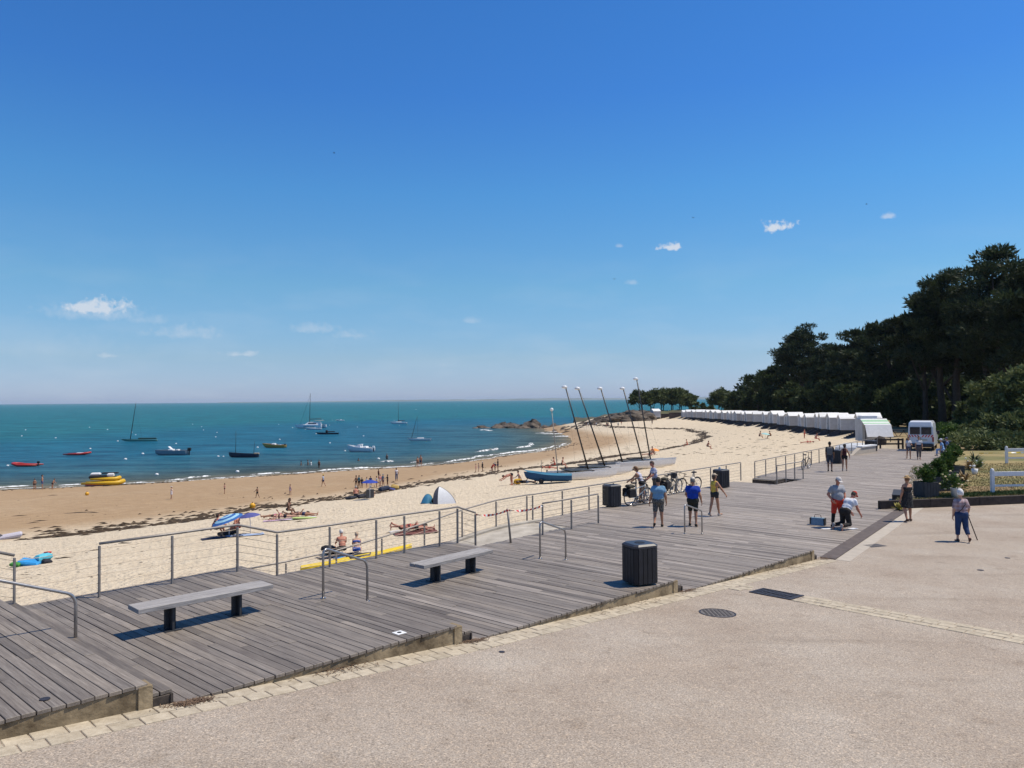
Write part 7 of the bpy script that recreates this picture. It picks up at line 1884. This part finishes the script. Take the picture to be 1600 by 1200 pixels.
def hut(label, p, rz, w, d, h_, seed, group):
    """front towards -x"""
    rr = random.Random(seed); r_ = thing('beach_hut', label, 'beach hut', p, rz, group); e = h_ * .76; ov = .14
    MB().prism([(-w / 2, 0), (w / 2, 0), (w / 2, e), (0, h_ - .06), (-w / 2, e)], -d / 2, d / 2, M=Matrix(((0, 0, 1), (1, 0, 0), (0, 1, 0)))).build('wall', M_HUT, r_)
    for s_ in (-1, 1):
        v = [(-d / 2 - ov, 0, h_), (d / 2 + ov, 0, h_), (d / 2 + ov, s_ * (w / 2 + ov), e - .08), (-d / 2 - ov, s_ * (w / 2 + ov), e - .08)]
        v += [(a, b_, c - .06) for a, b_, c in v]; new('roof', v, [(0, 1, 2, 3), (7, 6, 5, 4), (0, 4, 5, 1), (1, 5, 6, 2), (2, 6, 7, 3), (3, 7, 4, 0)], M_HROOF, r_)
    dr = MB().box((-d / 2 - .02, rr.uniform(-.2, .2), e * .44), (.04, .8, e * .84)).build('door', M_HDOOR, r_); MB().box((-d / 2 - .05, .2, e * .45), (.03, .05, .12)).build('handle', M_DARK, dr)
    for y in (-w / 2 + .1, w / 2 - .1): MB().box((-d / 2 - .015, y, e / 2), (.03, .1, e - .02)).build('corner_board', M_HROOF, r_)
    for k in range(6): MB().box((-d / 2 - .25 - .3 * k, rr.uniform(-.05, .05), -.1 - .17 * k), (.32, 1.1, .07)).build('step', M_STEPS, r_)
    for y in (-.6, .55): MB().add([(-d / 2, y, 0), (-d / 2, y, -.5), (-d / 2 - 2.0, y, -1.4), (-d / 2 - 2.0, y, -1.1), (-d / 2, y + .07, 0), (-d / 2, y + .07, -.5), (-d / 2 - 2.0, y + .07, -1.4), (-d / 2 - 2.0, y + .07, -1.1)], [(0, 1, 2, 3), (7, 6, 5, 4), (0, 4, 5, 1), (3, 2, 6, 7), (0, 3, 7, 4), (1, 5, 6, 2)]).build('stringer', M_STEPS, r_)
    MB().box((0, 0, -.62), (d - .1, w - .1, 1.24)).build('base', M_DARK, r_)
    return r_


hl = np.array([(47.2, 101.0), (48.8, 118), (51.0, 136), (53.6, 158), (55.9, 190), (57.0, 222), (57.6, 256)]); HA_ = arc(hl); rh = random.Random(8); s = 0.; k = 0; hsz = []
while s < HA_[-1] and k < 36:
    w = rh.uniform(2.0, 2.4) * (1.25 if k in (0, 12) else 1); hsz.append((s, w)); s += w + rh.uniform(1.3, 3.2) * (1 if k % 6 else 1.6) * (1 + k * .02); k += 1
for k, (s, w) in enumerate(hsz):
    x, y, nx, ny = along(hl, HA_, s + w / 2); z_ = float(np.interp(y, [100, 160, 260], [.05, -.5, -1.45])) + rh.uniform(-.08, .08)
    hut('white wooden beach hut, %s of the row counted from the boardwalk' % ordh[k], (x + rh.uniform(-.4, .4), y, z_), math.atan2(-nx, ny) - PI / 2 + rh.uniform(-.2, .2), w, rh.uniform(2.2, 2.8), rh.uniform(2.1, 2.5) * (1.1 if k == 0 else 1), 500 + k, 'white beach huts in a row')
# lone hut and brown walls on the headland
q = at_depth(1024, 652, 262); hut('small white hut standing alone on the headland below the trees', (q.x, q.y, q.z), .3, 2.6, 2.6, 2.9, 700, None)
M_BWALL = mat('brown_wall', (.10, .072, .06), .9, var=.3, scale=1.2)
for px0, px1, py0, py1, d, lb in ((1046, 1064, 645, 655.5, 258, 'brown block wall at the far end of the huts'), (1033, 1046, 647, 654, 262, 'rounded brown bunker wall on the headland'), (995, 1022, 642, 653, 268, 'dark stone wall below the headland trees')):
    a, c = at_depth(px0, py1, d), at_depth(px1, py0, d); r_ = thing('stone_wall', lb, 'wall', ((a.x + c.x) / 2, d, a.z - .3))
    MB().box((0, 0, (c.z - a.z) / 2 + .15), (c.x - a.x, 1.2, c.z - a.z + .3), ch=.15).build('wall_body', M_BWALL, r_); MB().box((0, 0, c.z - a.z + .33), (c.x - a.x + .1, 1.35, .16), ch=.04).build('coping', M_BARK, r_)

# green striped kiosk with white screen
r_ = thing('kiosk', 'white kiosk with pale green striped awning at the end of the huts', 'kiosk', (41.2, 87.5, -.4), R(-4))
MB().box((0, 1.3, 1.25), (2.5, 2.2, 2.5), ch=.02).build('wall', M_HUT, r_)
GS = flat('awning_green', (.34, .58, .38), .7)
for k in range(6): a, b_ = .25 - .2 * k, 2.55 - .11 * k; MB().box((0, a - .1, b_ - .06), (2.9, .205, .04), M=Matrix.Rotation(.5, 3, 'X')).build('awning_stripe', GS if k in (1, 2, 4) else M_WHITE, r_)
MB().box((0, -1.35, 1.25), (2.85, .05, 1.5), M=Matrix.Rotation(-.45, 3, 'X')).build('screen', M_WHITE, r_)
MB().box((-.2, 1.5, 2.7), (1.7, 1.4, .4), ch=.03).build('roof_box', M_HROOF, r_)
for x in (-1.35, 1.35): MB().box((x, -1.0, .95), (.07, .07, 1.9)).build('leg', M_DARK, r_)
# pale boat cover / white slabs and ramp wall near the rail end
q = U(1335, 703, 0); r_ = thing('concrete_stair_wall', 'sloping brownish concrete stair wall at the far railing below the huts', 'wall', D(59, 15.4, -1.2), AUZ)
MB().prism([(-3.2, 0), (4.2, 0), (4.2, 1.75), (1.2, 1.75), (-3.0, .5)], 0, .35, M=XZ).build('wall_body', M_STRIP, r_); MB().box((2.7, -.17, 1.8), (3.1, .5, .1)).build('coping', M_WHITE, r_)
r_ = thing('white_trailer', 'low white covered trailer between the huts and the far railing', 'trailer', D(66, 18.2, -.6), AUZ + .2); MB().box((0, 0, .7), (4.2, 1.9, .7), ch=.2).build('cover', C_WHT, r_)
for x in (-.5, .5): MB().lathe([(.25, -.09), (.3, 0), (.25, .09)], (x, -.95, .3), 12, M=Matrix.Rotation(PI / 2, 3, 'X')).build('wheel', M_BLACK, r_)
# wooden barrier left of the van
r_ = thing('wooden_barrier', 'low wooden rail barrier on the sandy ground left of the van', 'barrier', U(1384, 702, 0) + Vector((0, 1, 0)), R(4))
for x in (0, 1.7, 2.1, 2.5): MB().box((x, 0, .42), (.12, .12, .95), ch=.01).build('post', M_BARK, r_)
for z_ in (.4, .78): MB().box((1.0, .07, z_), (2.2, .05, .14)).build('rail', M_BARK, r_)
tag(MB().tube([U(1392, 697, 0) + Vector((0, 2, 0)), U(1392, 697, 0) + Vector((0, 2, .5)), U(1392, 697, 0) + Vector((.1, 2, .8))], [.5, .55, .25], 10).build('tree_stump', M_BARK, None, True), 'dark tree stump at the kiosk corner behind the barrier', 'stump')
r_ = thing('picnic_bench', 'dark picnic bench in the shade left of the van', 'bench', gp(1402, 92), R(10))
MB().box((0, 0, .75), (2.0, .8, .06)).build('top', M_BARK, r_)
for y in (-.75, .75): MB().box((0, y, .45), (2.0, .3, .05)).build('seat', M_BARK, r_)
for x in (-.7, .7): MB().add([(x, -.75, 0), (x + .1, -.75, 0), (x + .1, .1, .75), (x, .1, .75), (x, .75, 0), (x + .1, .75, 0), (x + .1, -.1, .75), (x, -.1, .75)], [(0, 1, 2, 3), (7, 6, 5, 4)]).build('leg', M_BARK, r_)

# ------------------------------------------------------------------ white van seen from behind
v_ = U(1439, 704.5, 0); hd = math.atan2(1, .62)
r_ = thing('van', 'white high roof van with red and white chevrons parked on the promenade', 'van', v_, hd)
MV = mat('van_white', (.66, .68, .70), .3, spec=.6, coat=.4)
# body section loft: x rear(0) to front(5.6)
prof = [(-.02, .42), (-.02, 2.15), (.10, 2.45), (.4, 2.55), (3.4, 2.52), (3.8, 2.36), (4.5, 1.45), (5.35, 1.2), (5.55, .95), (5.55, .42)]
sec = []
for y, inx in ((-.99, 1), (-.93, 0), (.93, 0), (.99, 1)): sec.append((y, inx))
vv = []; n_ = len(prof)
for (y, w) in ((-.88, 1.0), (-1.0, .0), (-1.0, .0), (1.0, .0), (.88, 1.0)): pass
rows_ = [(-1.0, .16), (-.86, .0), (.86, .0), (1.0, .16)]
for (y, drop) in rows_:
    for (x, z_) in prof:
        zz = z_ - drop * max(0, (z_ - 1.0)) / 1.55 * 1.1; yy = y * (1 - .09 * max(0, z_ - 1.2) / 1.3); vv.append((x + (drop * .25 if x < .2 else -drop * .25), yy, zz))
ff = [(k * n_ + i, k * n_ + i + 1, (k + 1) * n_ + i + 1, (k + 1) * n_ + i) for k in range(3) for i in range(n_ - 1)] + [tuple(range(n_ - 1, -1, -1)), tuple(3 * n_ + i for i in range(n_))]
new('body', vv, ff, MV, r_)
for s_ in (-1, 1): MB().box((-.045, s_ * .43, 1.72), (.05, .76, .62), ch=.02).build('rear_window', M_GLASS, r_)
MR = flat('chevron_red', (.55, .04, .03), .4)
MB().box((-.04, 0, 1.27), (.03, 1.72, .22)).build('chevron_panel', M_WHITE, r_)
for s_ in (-1, 1):
    for k in range(4): y0 = s_ * (.06 + .22 * k); MB().add([(-.06, y0, 1.17), (-.06, y0 + s_ * .11, 1.17), (-.06, y0 + s_ * .24, 1.37), (-.06, y0 + s_ * .13, 1.37)], [(0, 1, 2, 3)]).build('chevron', MR, r_)
MB().box((-.035, 0, .82), (.04, .03, .75)).build('door_seam', M_DARK, r_); MB().box((-.05, -.25, .95), (.04, .5, .12)).build('plate', flat('plate_pale', (.5, .48, .36)), r_)
for s_ in (-1, 1):
    MB().box((-.05, s_ * .93, 1.0), (.06, .12, .42), ch=.02).build('tail_light', flat('lamp_red', (.3, .015, .012), .3), r_); MB().box((3.9, s_ * 1.12, 1.45), (.12, .22, .34), ch=.04).build('mirror', M_BLACK, r_)
    MB().box((4.0, s_ * .965, 1.62), (.9, .02, .5)).build('side_window', M_GLASS, r_)
    for x in (1.0, 4.5): w = MB().lathe([(.22, -.1), (.34, -.1), (.35, 0), (.34, .1), (.22, .1)], (x, s_ * .86, .35), 18, M=Matrix.Rotation(PI / 2, 3, 'X')).build('wheel', M_BLACK, r_, True); MB().lathe([(.05, -.02), (.2, 0), (.2, .02)], (x, s_ * .96, .35), 12, M=Matrix.Rotation(-s_ * PI / 2, 3, 'X')).build('hub', M_CHROME, w)
MB().box((-.1, 0, .5), (.22, 1.95, .28), ch=.05).build('bumper', M_DARK, r_); MB().box((2.8, 0, .42), (5.3, 1.8, .22)).build('underbody', M_BLACK, r_)
MB().add([(3.86, -.78, 2.28), (3.86, .78, 2.28), (4.52, .85, 1.46), (4.52, -.85, 1.46)], [(0, 1, 2, 3)]).build('windscreen', M_GLASS, r_)

# ------------------------------------------------------------------ headland rocks
M_ROCK = mat('headland_rock', (.05, .04, .031), .95, var=.45, scale=.5, col2=(.125, .10, .078), bump=.9, bscale=1.6, detail=8)


def rock(p, d, seed, parent, rz=0.):
    rng = np.random.default_rng(seed); n_, m_ = 10, 7; v = []; ph = rng.random(6) * 6
    for j in range(m_ + 1):
        th = PI * j / m_
        for i in range(n_):
            a = 2 * PI * i / n_; k = 1 + .22 * math.sin(2 * a + ph[0] + 2 * th) + .15 * math.sin(3 * a + ph[1]) * math.sin(th * 2 + ph[2]) + rng.normal() * .09
            v.append((d[0] * k * math.sin(th) * math.cos(a), d[1] * k * math.sin(th) * math.sin(a), d[2] * (math.cos(th) * (.9 + .2 * math.sin(a + ph[3])))))
    f = [(j * n_ + i, (j + 1) * n_ + i, (j + 1) * n_ + (i + 1) % n_, j * n_ + (i + 1) % n_) for j in range(m_) for i in range(n_)]
    o = new('rock', v, f, M_ROCK, parent); o.location = p; o.rotation_euler = (rng.normal() * .1, rng.normal() * .1, rz + rng.normal() * .4); return o


head = thing('rocky_headland', 'brown rocky headland reaching into the sea at the end of the beach', 'rocks', (0, 0, 0)); head['kind'] = 'structure'
rk = random.Random(9)
big = [(830, 667, 290, 26, 14, 9.5), (800, 668, 291, 34, 9, 9), (780, 669, 291, 26, 6.5, 7), (757, 670, 292, 24, 4, 6), (745, 671, 292, 12, 2.2, 4), (815, 668.5, 287, 20, 6, 6), (790, 668, 296, 22, 9, 6), (850, 668, 288, 16, 5, 5), (868, 666, 290, 22, 7, 7), (885, 666, 292, 20, 6, 6), (845, 670, 284, 10, 2.5, 4)]
for k, (px, py, d, wpx_, hpx_, dep_) in enumerate(big):
    q = at_depth(px, py, d); rock((q.x, d, SEA - .4), (wpx_ / FOC * d * .55, dep_ * .5, hpx_ / FOC * d * .95 + .4), 900 + k, head)
for k in range(170):
    t_ = rk.random(); px = 893 + 120 * t_ ** .8; d = 250 + 18 * rk.random(); x = (px - 800) / FOC * d
    top = np.interp(px, [895, 930, 960, 985, 1015], [664, 656, 648, 641, 643]) + (1 - (d - 250) / 18) * 12 * rk.random() ** .5 + 1
    zt = CAMZ + (623 - top) / FOC * d; s_ = rk.uniform(.8, 2.5); rock((x, d, zt - s_ * .5), (s_ * 1.5, s_ * 1.1, s_ * .8), 1000 + k, head)
for k in range(26):
    px = rk.uniform(862, 960); d = rk.uniform(240, 262); x = (px - 800) / FOC * d
    if x < 12: continue
    rock((x, d, ground(x, d) - .1), (rk.uniform(.5, 1.6), rk.uniform(.5, 1.2), rk.uniform(.3, .6)), 1200 + k, head)
# the low earth slope the headland trees stand on
v = []; f = []; xs = np.linspace(24, 92, 30)
for x in xs:
    hgt = float(np.interp(x, [24, 34, 46, 60, 92], [-4.6, -1.6, -.2, .3, .2]))
    for y, z_ in ((270, -4.5), (276, hgt - 1.6), (281, hgt), (296, hgt), (306, -2.5), (312, -7)): v.append((x + math.sin(y * 1.3 + x) * .6, y + math.sin(x * .7) * 1.2, z_ + .25 * math.sin(x * .9 + y)))
for i in range(len(xs) - 1):
    for k in range(5): a = i * 6 + k; f.append((a, a + 6, a + 7, a + 1))
tag(new('headland_slope', v, f, mat('headland_earth', (.13, .105, .07), .95, var=.4, scale=.3, col2=(.07, .075, .035), bump=.6, bscale=1), None, True), 'earthy slope of the headland under the evergreens', 'hill', kind='structure')

# ------------------------------------------------------------------ birds
for k, (px, py, d, lb) in enumerate([(960, 436, 160, 'small dark bird flying left of the middle of the sky'), (1083, 340, 220, 'tiny dark bird flying higher up in the sky'), (1354, 319, 220, 'tiny dark bird flying at the upper right of the sky'), (522, 239, 200, 'tiny dark bird flying high in the left sky')]):
    r_ = thing('flying_bird', lb, 'bird', at_depth(px, py, d), R(30 * k)); MB().lathe([(.01, -.3), (.07, -.1), (.08, .08), (.03, .26)], (0, 0, 0), 8, M=Matrix.Rotation(PI / 2, 3, 'X')).build('body', M_DARK, r_, True)
    for s_ in (-1, 1): MB().add([(0, -.1, .03), (0, .1, .03), (s_ * .3, .08, .14), (s_ * .3, -.1, .13), (s_ * .62, -.12, .05)], [(0, 1, 2, 3), (3, 2, 4)]).build('wing', M_DARK, r_)

# ------------------------------------------------------------------ the air over the bay
m = bpy.data.materials.new('sea_air'); m.use_nodes = True; t = m.node_tree; t.nodes.clear()
o_ = t.nodes.new('ShaderNodeOutputMaterial'); pv_ = t.nodes.new('ShaderNodeVolumePrincipled')
pv_.inputs['Color'].default_value = (.72, .85, 1.0, 1); pv_.inputs['Density'].default_value = 5e-5; pv_.inputs['Anisotropy'].default_value = 0.0
t.links.new(pv_.outputs[0], o_.inputs['Volume'])
hz = MB().box((0, 9000, 18), (44000, 26000, 64)).build('haze', m)
tag(hz, 'thin bluish sea air over the whole bay', 'haze', kind='stuff')
